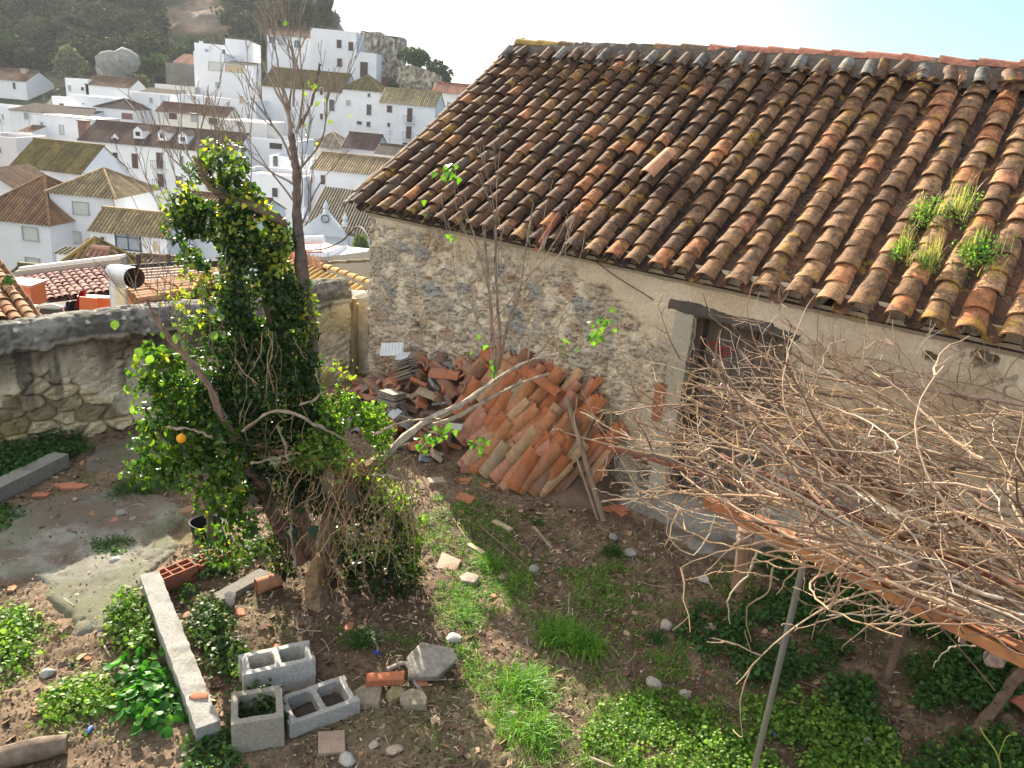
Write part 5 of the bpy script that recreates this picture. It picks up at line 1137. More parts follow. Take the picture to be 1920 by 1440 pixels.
for pts, r0 in [([(455, 808, 4.5), (520, 770, 4.45), (600, 800, 4.5), (660, 830, 4.6)], .010), ([(310, 800, 4.3), (370, 808, 4.35), (420, 830, 4.4)], .008), ([(700, 890, 4.5), (740, 895, 4.45), (790, 915, 4.4)], .010),
                ([(560, 760, 4.6), (600, 740, 4.55), (590, 690, 4.6)], .007), ([(520, 800, 4.45), (540, 860, 4.4), (505, 870, 4.4)], .007), ([(470, 870, 4.3), (560, 850, 4.35)], .006), ([(545, 985, 4.4), (550, 1040, 4.35), (562, 1090, 4.3)], .009), ([(700, 815, 4.6), (760, 790, 4.6), (830, 785, 4.65)], .008)]:
    limb(pts, [r0, r0 * .8, r0 * .5], (.36, .28, .20), 16, 6, .004)
b.build('trunk', M['bark'], tree)
# long dead limb reaching right over the tile stack, with upright shoots
b = Buf()
DL = limb([(715, 862, 4.75), (750, 828, 4.85), (800, 790, 5.0), (870, 755, 5.15), (925, 715, 5.3), (985, 680, 5.4), (1040, 665, 5.5), (1100, 650, 5.55), (1150, 620, 5.55)], [.030, .028, .024, .019, .012, .009, .007, .005, .003], (.42, .34, .26), 44)
limb([(800, 800, 5.0), (860, 780, 5.1), (960, 725, 5.3), (1030, 700, 5.4)], [.016, .014, .009, .004], (.42, .34, .24), 24)
limb([(925, 700, 5.3), (924, 640, 5.32), (918, 560, 5.35), (912, 480, 5.35), (905, 420, 5.35)], [.013, .012, .009, .006, .003], (.33, .24, .18), 24)
limb([(930, 700, 5.3), (937, 640, 5.3), (932, 560, 5.3), (928, 460, 5.3), (932, 380, 5.3)], [.012, .011, .009, .006, .003], (.30, .22, .17), 24)
limb([(935, 690, 5.35), (950, 620, 5.35), (975, 540, 5.35), (985, 470, 5.35), (1000, 380, 5.35)], [.010, .008, .006, .004, .002], (.34, .26, .19), 24)
tips = []
for (x0, y0, Y0, x1, y1, L_, r0) in [(918, 560, 5.35, 890, 440, .5, .006), (932, 560, 5.3, 955, 430, .5, .006), (925, 600, 5.3, 1010, 520, .6, .006), (915, 540, 5.35, 850, 400, .55, .006), (930, 500, 5.3, 925, 340, .5, .005),
        (905, 620, 5.35, 850, 540, .3, .005), (985, 560, 5.35, 1060, 480, .45, .005), (975, 540, 5.35, 1040, 400, .4, .004), (990, 680, 5.4, 1000, 560, .5, .006), (1040, 665, 5.5, 1060, 560, .45, .005), (1085, 652, 5.5, 1100, 560, .4, .004),
        (1000, 675, 5.4, 1060, 600, .4, .005), (860, 560, 5.35, 845, 430, .4, .004), (950, 620, 5.35, 1020, 480, .5, .005), (1130, 630, 5.55, 1150, 590, .2, .003)]:
    p = at(x0, y0, Y0); q = at(x1, y1, Y0); twiggy(b, p, q - p, L_, r0, 2, rng, .38, .2, .07, (1, 3), (.36, .28, .20), tips, 6)
dl = b.build('dead_limb', M['bark'], tree)
# bare upper shoots
b = Buf(); tips2 = []
for (x0, y0, Y0, x1, y1, L_, r0, dp) in [(545, 260, 4.9, 540, 150, .42, .018, 3), (548, 240, 4.9, 500, 130, .42, .012, 3), (545, 300, 4.9, 480, 180, .42, .010, 3), (555, 250, 4.9, 600, 120, .40, .012, 3), (556, 330, 4.9, 640, 210, .42, .011, 3),
        (560, 430, 4.9, 640, 320, .36, .010, 3), (550, 200, 4.9, 560, 60, .40, .010, 3), (552, 380, 4.9, 480, 250, .40, .009, 2), (560, 400, 4.9, 600, 280, .4, .009, 3), (575, 560, 4.9, 640, 450, .12, .005, 1), (556, 350, 4.9, 500, 300, .35, .010, 3),
        (372, 300, 4.75, 340, 190, .36, .011, 3), (380, 330, 4.75, 300, 250, .38, .010, 3), (390, 345, 4.75, 270, 300, .38, .009, 3), (400, 350, 4.75, 380, 210, .35, .010, 3), (420, 360, 4.8, 440, 220, .36, .009, 3), (410, 300, 4.9, 400, 170, .36, .008, 3),
        (345, 420, 4.8, 250, 330, .35, .007, 3), (340, 440, 4.8, 260, 400, .34, .007, 2), (330, 520, 4.7, 240, 480, .34, .006, 2), (350, 380, 4.8, 290, 220, .36, .008, 3), (470, 360, 4.8, 470, 230, .33, .007, 3),
        (345, 665, 4.45, 300, 520, .42, .008, 3), (320, 640, 4.45, 230, 560, .38, .006, 2), (360, 690, 4.45, 330, 560, .40, .006, 2), (300, 610, 4.45, 260, 480, .33, .005, 2), (390, 650, 4.5, 400, 540, .3, .005, 2)]:
    p = at(x0, y0, Y0); q = at(x1, y1, Y0); lf = x0 < 500; twiggy(b, p, q - p, L_, r0 * (.55 if lf else .8), dp - (1 if lf and dp > 2 else 0), rng, .42, .25, .11, (2, 4), (.30, .24, .19), tips2, 6)
b.build('bare_shoots', M['twig'], tree)
print('tips', len(tips2))
# ivy foliage
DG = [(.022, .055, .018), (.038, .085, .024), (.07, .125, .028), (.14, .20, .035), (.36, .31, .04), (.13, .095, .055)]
b = Buf()
blob_leaves(b, [(415, 320, 4.85, 62, 45, 420), (350, 395, 4.8, 44, 36, 330), (330, 430, 4.8, 32, 24, 120), (420, 420, 4.85, 80, 75, 1500), (455, 400, 4.85, 50, 60, 600), (500, 450, 4.85, 48, 60, 900), (470, 540, 4.9, 95, 90, 2300), (545, 560, 4.9, 40, 70, 700), (440, 610, 4.85, 66, 80, 1200), (520, 640, 4.9, 75, 90, 2100),
                (480, 730, 4.8, 110, 75, 2200), (400, 760, 4.75, 90, 75, 1600), (570, 740, 4.9, 45, 90, 900), (450, 840, 4.7, 110, 70, 1700), (385, 640, 4.75, 55, 70, 500), (380, 470, 4.85, 45, 50, 350), (560, 820, 4.85, 90, 60, 1100), (610, 760, 4.9, 55, 60, 500)], rng, .0305, DG, [3.5, 4.5, 3, .8, .12, .45], rnd=1.05, dens=1.65)
b.build('ivy_foliage', M['leaf'], tree)
b = Buf()
blob_leaves(b, [(415, 300, 4.8, 66, 50, 160), (350, 380, 4.75, 55, 50, 150), (465, 400, 4.75, 60, 60, 220), (400, 500, 4.7, 80, 60, 120), (520, 470, 4.75, 30, 60, 120), (360, 580, 4.7, 60, 60, 160)], rng, .033, [(.15, .23, .035), (.26, .30, .04), (.48, .41, .04)], [3, 2, 1])
blob_leaves(b, [(575, 590, 4.85, 22, 60, 110), (630, 700, 4.9, 40, 40, 60), (560, 90, 4.9, 80, 60, 5), (590, 220, 4.9, 70, 70, 14)], rng, .034, [(.15, .23, .03), (.36, .36, .05)], [3, 2])
b.build('yellow_leaves', M['leaf'], tree)
b = Buf()      # bright bushy growth on the right of the trunk, dark ragged skirt below
blob_leaves(b, [(655, 775, 4.75, 60, 45, 1500), (620, 850, 4.6, 90, 45, 900), (700, 810, 4.75, 45, 40, 700), (640, 830, 4.7, 70, 45, 900), (740, 930, 4.75, 45, 60, 450), (770, 1010, 4.75, 30, 80, 500), (690, 870, 4.65, 50, 40, 300)], rng, .028, [(.06, .13, .02), (.14, .25, .03), (.24, .36, .05), (.12, .12, .04)], [3, 4, 2, .6], rnd=1.0)
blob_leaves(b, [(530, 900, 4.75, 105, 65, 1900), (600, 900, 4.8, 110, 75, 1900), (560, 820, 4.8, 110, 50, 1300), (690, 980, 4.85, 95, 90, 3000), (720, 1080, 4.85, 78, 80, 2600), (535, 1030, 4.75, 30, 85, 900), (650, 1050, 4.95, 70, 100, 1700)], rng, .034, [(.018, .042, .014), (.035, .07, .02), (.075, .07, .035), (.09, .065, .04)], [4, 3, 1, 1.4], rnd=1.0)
b.build('ivy_skirt', M['leaf'], tree)
b = Buf()      # hanging roots and dry stems
for k in range(420):
    z = rng.random(); px = rng.uniform(515, 780) if z < .85 else rng.uniform(400, 590); py = rng.uniform(850, 1000) if z < .85 else rng.uniform(600, 800); Y = rng.uniform(4.45, 4.9)
    p = at(px, py, Y); Lh = rng.uniform(.12, .5); n = 8; pts = [p]
    d = vec(rng.normal() * .25, rng.normal() * .25, -1)
    for i in range(n): d = nrm(d + rng.normal(size=3) * .28 + vec(0, 0, -.12)); pts.append(pts[-1] + d * Lh / n)
    pts = [q for q in pts if q[2] > .02]
    if len(pts) > 2: b.add(*tube(pts, rng.uniform(.0012, .0035), 4, cap=False), lerp(vec(.20, .13, .08), vec(.42, .30, .18), rng.random()))
for k in range(120):     # fibrous bark wrapped round the trunk and the arm
    t = rng.random(); px, py = (lerp(vec(612, 1100), vec(660, 880), t) if k % 2 else lerp(vec(500, 850), vec(670, 880), t)) + rng.normal(size=2) * 12
    p = at(px, py, 4.62); d = (vec(.1, 0, 1) if k % 2 else vec(1, 0, -.15)) + rng.normal(size=3) * .35; pts = [p + nrm(d) * s_ * .2 + rng.normal(size=3) * .008 for s_ in np.linspace(-.5, .5, 6)]
    b.add(*tube(pts, rng.uniform(.0015, .004), 4, cap=False), lerp(vec(.26, .15, .08), vec(.48, .30, .15), rng.random()))
b.build('hanging_roots', M['twig'], tree)
b = Buf()      # withered and holed big leaves
for (px, py, s_, c_) in [(515, 855, .10, (.20, .26, .13)), (632, 900, .06, (.24, .28, .16)), (440, 912, .10, (.22, .25, .06)), (610, 905, .08, (.12, .10, .06)), (560, 950, .09, (.035, .06, .03)), (545, 990, .12, (.03, .06, .03)), (700, 930, .08, (.05, .07, .03)), (660, 940, .09, (.05, .05, .03)), (480, 930, .08, (.07, .06, .035)), (585, 985, .10, (.025, .05, .02))]:
    p = at(px, py, 4.42); Mx = leafrots(1, np.array([[0, -1, .3]]), rng, 1.2, .35) * s_; b.add(*scatter(IVY, IVYF, Mx, np.array([p]), np.array([c_])))
b.build('withered_leaves', M['leaf'], tree)
b = Buf()      # green leaves at the tips of the dead limb
for (px, py, Y, n) in [(1120, 625, 5.5, 16), (1135, 600, 5.5, 10), (835, 310, 5.3, 7), (845, 335, 5.3, 4), (843, 440, 5.35, 3), (800, 405, 5.4, 2), (898, 640, 5.3, 3), (1060, 648, 5.5, 5), (820, 815, 4.75, 16), (795, 830, 4.75, 10), (895, 830, 4.9, 6), (905, 845, 4.9, 7), (835, 800, 4.75, 6), (920, 700, 5.25, 3)]:
    cc_ = at(px, py, Y); b.add(*tube([cc_ + vec(-.06, .02, -.10), cc_ + vec(-.02, 0, -.03), cc_ + vec(.01, 0, .03)], .0018, 4), (.25, .2, .12)); P = cc_ + rng.normal(size=(n, 3)) * vec(.035, .02, .035); Mx = leafrots(n, np.tile(vec(0, -1, .4), (n, 1)), rng, 1, .5) * (.046 * rng.uniform(.7, 1.3, n))[:, None, None]
    b.add(*scatter(IVY, IVYF, Mx, P, leafcol(n, rng, [(.07, .17, .02), (.12, .24, .03)], [1, 1])))
b.build('green_leaves', M['leaf'], dl)
# ---------------------------------------------------------------- orange tree pushed up against the ivy
ot = thing('orange_tree', 'small leafy citrus tree with one ripe orange, left of and tangled with the ivy tree', 'tree', G(380, 1010))
b = Buf()
for pts, r in [([(395, 1010, 4.75), (390, 940, 4.75), (370, 870, 4.7), (350, 780, 4.65)], [.03, .022, .015, .006]), ([(375, 880, 4.7), (310, 820, 4.6), (270, 760, 4.55)], [.014, .009, .004]), ([(380, 900, 4.7), (320, 880, 4.6), (260, 860, 4.55)], [.012, .008, .004]), ([(385, 920, 4.7), (420, 830, 4.7), (430, 740, 4.7)], [.014, .01, .004])]: limb(pts, r, (.16, .13, .09), 16, 6)
b.build('trunk', M['bark'], ot)
b = Buf(); CP = [(.035, .085, .016), (.065, .135, .02), (.12, .20, .028), (.30, .30, .03)]
blob_leaves(b, [(300, 690, 4.55, 52, 42, 220), (330, 650, 4.55, 55, 40, 160), (280, 740, 4.5, 36, 44, 130), (340, 750, 4.6, 70, 60, 420), (320, 830, 4.5, 70, 55, 480), (280, 880, 4.5, 50, 30, 190), (350, 880, 4.5, 70, 40, 330), (400, 830, 4.5, 60, 70, 380), (420, 930, 4.5, 55, 50, 330), (395, 1000, 4.45, 30, 45, 60), (450, 985, 4.45, 40, 40, 130), (430, 1040, 4.4, 35, 30, 60)], rng, .050, CP, [3, 4, 2.0, .4], T=OVAL, TF=OVALF, rnd=1.0, dens=1.35)
b.build('crown', M['leaf'], ot)
V, F = ico(); b = Buf(); b.add(V * .030 + at(340, 822, 4.3), F, (.85, .36, .02)); fr = b.build('orange_fruit', M['plain'], ot, smooth=None)
for p_ in fr.data.polygons: p_.use_smooth = True
b = Buf()      # few large leaves at its left tips
for (px, py) in [(252, 655), (262, 690), (247, 760), (285, 665), (240, 720), (215, 600), (330, 625), (352, 610), (420, 600), (405, 620)]:
    p = at(px, py, 4.4); Mx = leafrots(1, np.array([[.2, -1, .6]]), rng, .8, .4) * .07; b.add(*scatter(OVAL * vec(1.4, 1, 1), OVALF, Mx, np.array([p]), np.array([(.15, .25, .04)])))
b.build('large_leaves', M['leaf'], ot)
# ================================================================ stack of old curved roof tiles against the barn
PR = -BD            # to the right along the wall
COLS = [('orange red', (.44, .15, .06)), ('dull orange', (.42, .18, .08)), ('pale tan', (.46, .28, .15)), ('dark stained', (.26, .125, .07)), ('rosy', (.44, .20, .125)), ('mossy buff', (.34, .25, .15))]
protoT = {}
rng = np.random.default_rng(31)
def mk_tile_proto(k, ci, L, r):
    key = (k, ci)
    if key in protoT: return protoT[key]
    V, F = arc_tile(L, r, r * .82, th=.014, seg=10, squash=.88)
    rr_ = np.random.default_rng(k * 7 + ci); V = V * (1 + .012 * rr_.normal(size=V.shape))
    b = Buf(); c = np.array(COLS[ci][1]); b.add(V, F, c * rr_.uniform(.85, 1.15)); o = b.build('clay_tile', M['terracotta'])
    protoT[key] = o; o['_used'] = False; return o
def put(o, R3, p, label, cat, group, scale=1.0):
    if o.get('_used'): o2 = o.copy(); scene.collection.objects.link(o2)
    else: o2 = o; o['_used'] = True
    m4 = Matrix(np.vstack([np.column_stack([np.asarray(R3) * scale, np.asarray(p)]), [0, 0, 0, 1]]).tolist())
    o2.matrix_world = m4
    if '_used' in o2.keys() and o2 is not o: del o2['_used']
    tag(o2, label, cat, group); return o2
TIER = ['bottom', 'second', 'third', 'upper', 'top']
ORD = ['first', 'second', 'third', 'fourth', 'fifth', 'sixth', 'seventh', 'eighth', 'ninth', 'tenth', 'eleventh', 'twelfth', 'thirteenth', 'fourteenth', 'fifteenth', 'sixteenth', 'seventeenth', 'eighteenth', 'nineteenth', 'twentieth']
tgroup = 'old curved roof tiles stacked against the barn wall'
# each tile stands on its end, leaning back to the wall and to the right; tiers climb the heap
def axis_frame(lean_r, lean_b, yaw):
    y = nrm(vec(0, 0, 1) + PR * lean_r - BN * lean_b); x = nrm(PR + BN * yaw); x = nrm(x - y * np.dot(x, y)); z = np.cross(x, y)
    return np.stack([x, y, z], 1)
def pile_pt(u_, v_, h):     # u along wall to the right from the left end, v distance out from the wall, h height
    return BW(2.05 - u_, v_, h)
rows = [   # tier, height of the feet, distance from wall, u start, u end, count
    (0, .02, .78, .58, 1.62, 9), (1, .20, .66, .40, 1.72, 11), (2, .38, .52, .25, 1.66, 12), (3, .55, .38, .15, 1.50, 11), (4, .70, .22, .10, 1.30, 9)]
for (ti, h0, v0, u0, u1, n) in rows:
    for i in range(n):
        f = i / (n - 1); u_ = u0 + (u1 - u0) * f + rng.normal() * .012
        end = np.clip((f - .72) / .28, 0, 1); v = v0 - end * v0 * .55 + rng.normal() * .015
        for lay in range(2 if (i + ti) % 3 else 3):
            ci = int(rng.choice(6, p=[.36, .22, .10, .14, .13, .05])); o = mk_tile_proto(int(rng.integers(0, 3)), ci, .40, .082)
            R3 = axis_frame(.46 + rng.normal() * .11 + .10 * math.sin(i * .9 + ti * 1.7), .55 + rng.normal() * .09 - .2 * end, (-.15 + .8 * end) + rng.normal() * .22)
            p = pile_pt(u_ + .022 * lay, v - .035 * lay, h0 + .01 * lay - .02 * end + rng.normal() * .022)
            side = f'{ORD[i]} from left end' if i < n / 2 else (f'{ORD[n - 1 - i]} from right end')
            what = ['', 'nested behind ', 'deepest behind '][lay]
            put(o, R3 @ rotz(rng.normal() * .06), p, f'{COLS[ci][0]} tile, {what}{TIER[ti]} row of the stack, {side}', 'roof tile', tgroup, rng.uniform(.93, 1.03))
# a few lying across the top and the right shoulder
for k, (px, py, off, yawd, lab) in enumerate([(1020, 722, .30, 8, 'orange tile lying crosswise on top of the stack near the wall'), (930, 682, .12, 20, 'orange tile lying at the very top of the stack under the upright twigs'), (965, 700, .15, -12, 'dull tile lying second from the peak of the stack'),
        (840, 728, .40, 35, 'small dark mouthed tile lying level at the left of the stack'), (1085, 775, .18, 60, 'red tile with open dark end at the right shoulder of the stack'), (1120, 810, .12, 70, 'curled red tile at the far right top of the stack'), (880, 700, .15, 30, 'tile lying loosely left of the stack peak')]):
    P = onplane(px, py, BW(0, off, 0), BN); a = math.radians(yawd); y = nrm(PR * math.cos(a) + BN * math.sin(a) * .6 - vec(0, 0, .25)); z = nrm(vec(0, 0, 1) - y * y[2]); x = np.cross(y, z)
    o = mk_tile_proto(k % 3, [0, 0, 1, 3, 0, 0, 4][k], .40, .082); put(o, np.stack([x, y, z], 1), P - y * .2, lab, 'roof tile', 'loose tiles on top of the stack')
# mass of rubble and broken tile under the heap, one inner core so no gaps show through
b = Buf(); u2, v2 = np.meshgrid(np.linspace(-1.75, 2.0, 90), np.linspace(0, 1, 30), indexing='ij')
hp = (.66 * sstep(-1.7, -.2, u2) * sstep(2.02, 1.2, u2) * .95 + .04) * (1 - sstep(.15, 1.0, v2)) + .0
hp = hp + .05 * (fbm(u2 * 6, v2 * 6, 3, 5) - .5) * (v2 < .95); P = BO + BD * (2.05 - u2)[..., None] + BN * (v2 * .85 - .02)[..., None] + vec(0, 0, 1) * (hp - .03)[..., None]
b.add(P.reshape(-1, 3), gridF(90, 30, flip=True), lerp(vec(.12, .08, .055), vec(.26, .17, .12), fbm(u2 * 8, v2 * 8, 3, 7)).reshape(-1, 3))
tag(center_origin(b.build('rubble_mound', M['soil']), BW(.9, .4, 0)), 'earthy mound of rubble underneath the stacked tiles and shards', 'rubble', kind='stuff')
# left half: flat bricks, shards and slates thrown together
SH = [('flat orange brick', (.44, .17, .09)), ('grey slate piece', (.30, .30, .29)), ('pink brick fragment', (.50, .26, .19)), ('buff broken tile', (.42, .33, .22)), ('dark tile shard', (.20, .13, .10)), ('brown tile piece', (.33, .19, .11))]
protoS = {}
def shard_proto(k, ci):
    if (k, ci) in protoS: return protoS[(k, ci)]
    r_ = np.random.default_rng(k + 50); b = Buf(); c = np.array(SH[ci][1])
    if k == 3: V, F = arc_tile(.22, .075, .066, th=.014, seg=8); b.add(V - vec(0, .11, .03), F, c)
    else:
        n = int(r_.integers(4, 6)); a = np.sort(r_.uniform(0, 2 * math.pi, n)) if k else np.array([.7, 2.44, 3.84, 5.58]); n = len(a)
        rad = r_.uniform(.75, 1.0, n); w, h = [(.12, .07), (.09, .06), (.10, .08), (0, 0), (.13, .06)][k]; th = [.035, .016, .02, 0, .045][k]
        q = np.stack([np.cos(a) * rad * w, np.sin(a) * rad * h, np.zeros(n)], 1); V = np.concatenate([q - vec(0, 0, th / 2), q * vec(.97, .97, 1) + vec(0, 0, th / 2)]); i = np.arange(n); j = (i + 1) % n
        b.add(V, [np.arange(n)[::-1].reshape(1, -1), (np.arange(n) + n).reshape(1, -1), np.stack([i, j, j + n, i + n], 1)], c * r_.uniform(.85, 1.15))
    o = b.build('broken_tile', M['terracotta'] if ci not in (1,) else M['stone']); o['_used'] = False; protoS[(k, ci)] = o; return o
rng = np.random.default_rng(41); seen = {}
HROW = ['along the foot', 'low on the slope', 'halfway up', 'near the top']; HCOL = ['at the far left', 'left of centre', 'in the middle', 'right of centre', 'next to the tile stack']
for k in range(235):
    u_ = rng.uniform(-1.65, .35); w_ = rng.random() ** .9; v = .05 + .85 * w_
    hgt = (.66 * float(sstep(-1.7, -.2, np.array(u_))) + .05) * (1 - float(sstep(.15, 1.0, np.array(w_)))) + .02
    ci = int(rng.choice(6, p=[.27, .2, .14, .12, .12, .15])); o = shard_proto(int(rng.choice(5, p=[.25, .2, .2, .2, .15])), ci)
    q = rng.normal(size=3) * vec(.45, .45, 1.5); R3 = Rb @ rotz(q[2]) @ rotx(q[0] - .35) @ roty(q[1] + .25)
    lab = f'{SH[ci][0]} in the rubble heap, {HROW[int((1 - w_) * 3.99)]} {HCOL[int((u_ + 1.65) / 2.0 * 4.99)]}'
    put(o, R3, pile_pt(u_, v, hgt + rng.uniform(-.01, .05)), lab, 'rubble', 'broken tiles and bricks in the rubble heap: ' + lab, rng.uniform(.8, 1.5))
# stack of thin slates/boards on edge inside the heap
for g_, (px, py, off, n, rot) in enumerate([(760, 690, .38, 11, .5), (735, 745, .62, 9, .1), (835, 870, .62, 13, .9)]):
    P = onplane(px, py, BW(0, off, 0), BN)
    for i in range(n):
        b = Buf(); R3 = Rb @ roty(-rot) ; L_ = rng.uniform(.20, .34); b.add(*box((0, 0, 0), (L_, .16, .010)), lerp(vec(.20, .17, .13), vec(.40, .36, .30), rng.random())) if i < 2 else None
        if i < 2: base = b.build('thin_tile', M['stone']); base['_used'] = False
        put(base, R3 @ rotz(rng.normal() * .12) @ rotx(rng.normal() * .06), P + R3[:, 2] * (i - n / 2) * .018 + rng.normal(size=3) * .006, ['thin grey tile on edge in the upper packed bundle of the rubble', 'thin grey tile in the lower left bundle of the rubble', 'thin weathered tile in the slanting bundle before the stack'][g_], 'tile', ['upper bundle of thin tiles', 'lower left bundle of thin tiles', 'slanting bundle of thin tiles'][g_])
for (px, py, off, s_, c_, lab) in [(735, 655, .25, (.26, .16, .012), (.72, .72, .72), 'white plastic corrugated sheet piece on the top left of the rubble'), (755, 668, .30, (.17, .11, .01), (.62, .65, .68), 'small pale ribbed sheet lying below the white one'), (740, 775, .72, (.10, .13, .012), (.68, .69, .70), 'pale blue white tile fragment at the rubble front'), (852, 800, .72, (.16, .08, .015), (.55, .53, .50), 'greyish white slab leaning at the left foot of the stack')]:
    P = onplane(px, py, BW(0, off, 0), BN); b = Buf(); R3 = Rb @ rotz(rng.normal() * .3) @ rotx(.5 + rng.normal() * .2) @ roty(rng.normal() * .3)
    b.add(*box((0, 0, 0), s_), c_)
    for q in np.linspace(-.42, .42, 7): b.add(*box((s_[0] * q, 0, s_[2] * .7), (s_[0] * .03, s_[1] * .96, s_[2] * .5)), c_)
    o = b.build('sheet_piece', M['plain']); o.matrix_world = Matrix(np.vstack([np.column_stack([R3, P]), [0, 0, 0, 1]]).tolist()); tag(o, lab, 'debris')
# forked weathered lath leaning on the stack
def plank(name, label, cat, A, B_, w, th, col, up=None, group=None, split=False, n=14, seed=0, mat='wood'):
    A = np.asarray(A, float); B_ = np.asarray(B_, float); d = nrm(B_ - A); up = np.asarray(up if up is not None else (0, 0, 1), float); x = nrm(np.cross(d, up)); z = np.cross(x, d); r_ = np.random.default_rng(seed + 1)
    V = []; 
    for i in range(n):
        t = i / (n - 1); c = A + (B_ - A) * t + x * r_.normal() * w * .04; ww = w * (1 - .15 * r_.random()) / 2
        for (a_, b_) in ((-1, -1), (1, -1), (1, 1), (-1, 1)): V.append(c + x * a_ * ww + z * b_ * th / 2 + r_.normal(size=3) * th * .05)
    F = [[i * 4 + j, i * 4 + (j + 1) % 4, i * 4 + 4 + (j + 1) % 4, i * 4 + 4 + j] for i in range(n - 1) for j in range(4)] + [[3, 2, 1, 0], [4 * n - 4, 4 * n - 3, 4 * n - 2, 4 * n - 1]]
    b = Buf(); b.add(V, np.array(F), col); o = center_origin(b.build(name, M[mat]), A); return tag(o, label, cat, group)
foot = G(1132, 978); top = onplane(1062, 745, BW(0, .42, 0), BN)
plank('leaning_lath', 'long grey wooden lath leaning on the right of the tile stack', 'plank', foot, top, .045, .022, (.30, .225, .16), up=BN, seed=2)
plank('leaning_lath', 'thin split strip alongside the long leaning lath', 'plank', foot + vec(-.05, .02, 0), onplane(1078, 850, BW(0, .6, 0), BN), .02, .012, (.36, .27, .2), up=BN, seed=3)
# shards lying in front
def slabstone(name, label, cat, px, py, size, th, col, rot=0.0, tilt=(0, 0), seed=0, mat='stone', group=None, sides=6, dz=0.0, reg=False):
    r_ = np.random.default_rng(seed + 7); n = sides; a = np.sort(np.linspace(0, 2 * math.pi, n, endpoint=False) + r_.normal(size=n) * (.05 if reg else .22)) + math.pi / n
    rad = np.ones(n) if reg else r_.uniform(.8, 1.05, n); 
    q = np.stack([np.cos(a) * rad * size[0] / 2 * (1.3 if reg else 1.1), np.sin(a) * rad * size[1] / 2 * (1.3 if reg else 1.1), np.zeros(n)], 1)
    P = G(px, py); R3 = rotz(rot) @ rotx(tilt[0]) @ roty(tilt[1]); V = np.concatenate([q * 1.0 - vec(0, 0, th / 2), q + vec(0, 0, th * .35), q * .92 + vec(0, 0, th / 2)]); V += r_.normal(size=V.shape) * th * .06
    i = np.arange(n); j = (i + 1) % n; b = Buf(); b.add(V @ R3.T + P + vec(0, 0, th / 2 + dz), [np.arange(n)[::-1].reshape(1, -1), (np.arange(n) + 2 * n).reshape(1, -1), np.stack([i, j, j + n, i + n], 1), np.stack([i + n, j + n, j + 2 * n, i + 2 * n], 1)], col)
    return tag(center_origin(b.build(name, M[mat]), P), label, cat, group)
OR = (.46, .18, .09)
slabstone('flat_tile', 'square dark terracotta tile propped at the left foot of the tile stack', 'tile', 877, 885, (.17, .16), .02, (.36, .16, .11), .4, (.7, 0), 1, 'terracotta', sides=4, reg=True, dz=.05)
slabstone('brick_piece', 'buff brick lying left of the stack foot', 'brick', 818, 908, (.17, .12), .05, (.44, .33, .24), .5, (.1, .1), 2, 'terracotta', sides=4, reg=True)
slabstone('brick_piece', 'small orange brick piece in front of the stack', 'brick', 871, 905, (.11, .07), .035, OR, .1, (0, 0), 3, 'terracotta', sides=4, reg=True)
slabstone('brick_piece', 'orange square shard in the weeds before the stack', 'brick', 872, 938, (.18, .12), .03, OR, -.5, (.25, 0), 4, 'terracotta', sides=4, reg=True)
slabstone('tile_shard', 'triangular orange tile shard at the stack foot', 'tile shard', 914, 914, (.16, .09), .02, OR, -.6, (.4, .2), 5, 'terracotta', sides=3)
slabstone('tile_shard', 'dark orange tile shard right of the leaning lath foot', 'tile shard', 1150, 955, (.30, .12), .02, (.38, .14, .08), -.1, (.2, -.1), 6, 'terracotta', sides=5)
slabstone('tile_shard', 'second dark orange shard overlapping beside the lath foot', 'tile shard', 1165, 965, (.26, .10), .02, (.42, .15, .08), -.5, (.15, .1), 7, 'terracotta', sides=3)
# ================================================================ blocks, beams and litter in the yard
def rough_box(buf, c, s, R3, col, seed=0, amp=.004, n=9):
    """box with slightly crumbled faces: subdivided, displaced, shared edges"""
    c = np.asarray(c, float); s = np.asarray(s, float); r_ = np.random.default_rng(seed); t = np.linspace(-.5, .5, n)
    def disp(P):
        k = P / .03; h = (fbm(k[:, 0] * .5 + k[:, 2] * .37, k[:, 1] * .5 - k[:, 2] * .31, 3, seed) - .5); return P * (1 + 0) + np.sign(P) * (h * amp * 2)[:, None] * (np.abs(P) > .49 * s)
    for ax in range(3):
        for sg in (-1, 1):
            m = max(2, int(s[(ax + 1) % 3] / .02) + 1); k = max(2, int(s[(ax + 2) % 3] / .02) + 1); m, k = min(m, 80), min(k, 80)
            a, b_ = np.meshgrid(np.linspace(-.5, .5, m), np.linspace(-.5, .5, k), indexing='ij'); P = np.zeros((m * k, 3)); P[:, ax] = sg * .5 * s[ax]; P[:, (ax + 1) % 3] = a.ravel() * s[(ax + 1) % 3]; P[:, (ax + 2) % 3] = b_.ravel() * s[(ax + 2) % 3]
            e = np.sort(np.abs(P) / (s / 2), axis=1); edge = (e[:, 1] > .999); P = disp(P); Pn = P.copy(); ch = fbm(P.sum(1) * 22, (P[:, 0] - P[:, 1]) * 22, 3, seed + 3); Pn[edge] *= (1 - np.clip(ch[edge] - .42, 0, 1)[:, None] * .10 * min(s) / np.maximum(s, .001) * 1.2)
            buf.add(Pn @ np.asarray(R3).T + c, gridF(m, k, flip=sg < 0), col)
def frame_from(A, B_, up=vec(0, 0, 1)):
    x = nrm(B_ - A); y = nrm(np.cross(up, x)); z = np.cross(x, y); return np.stack([x, y, z], 1)
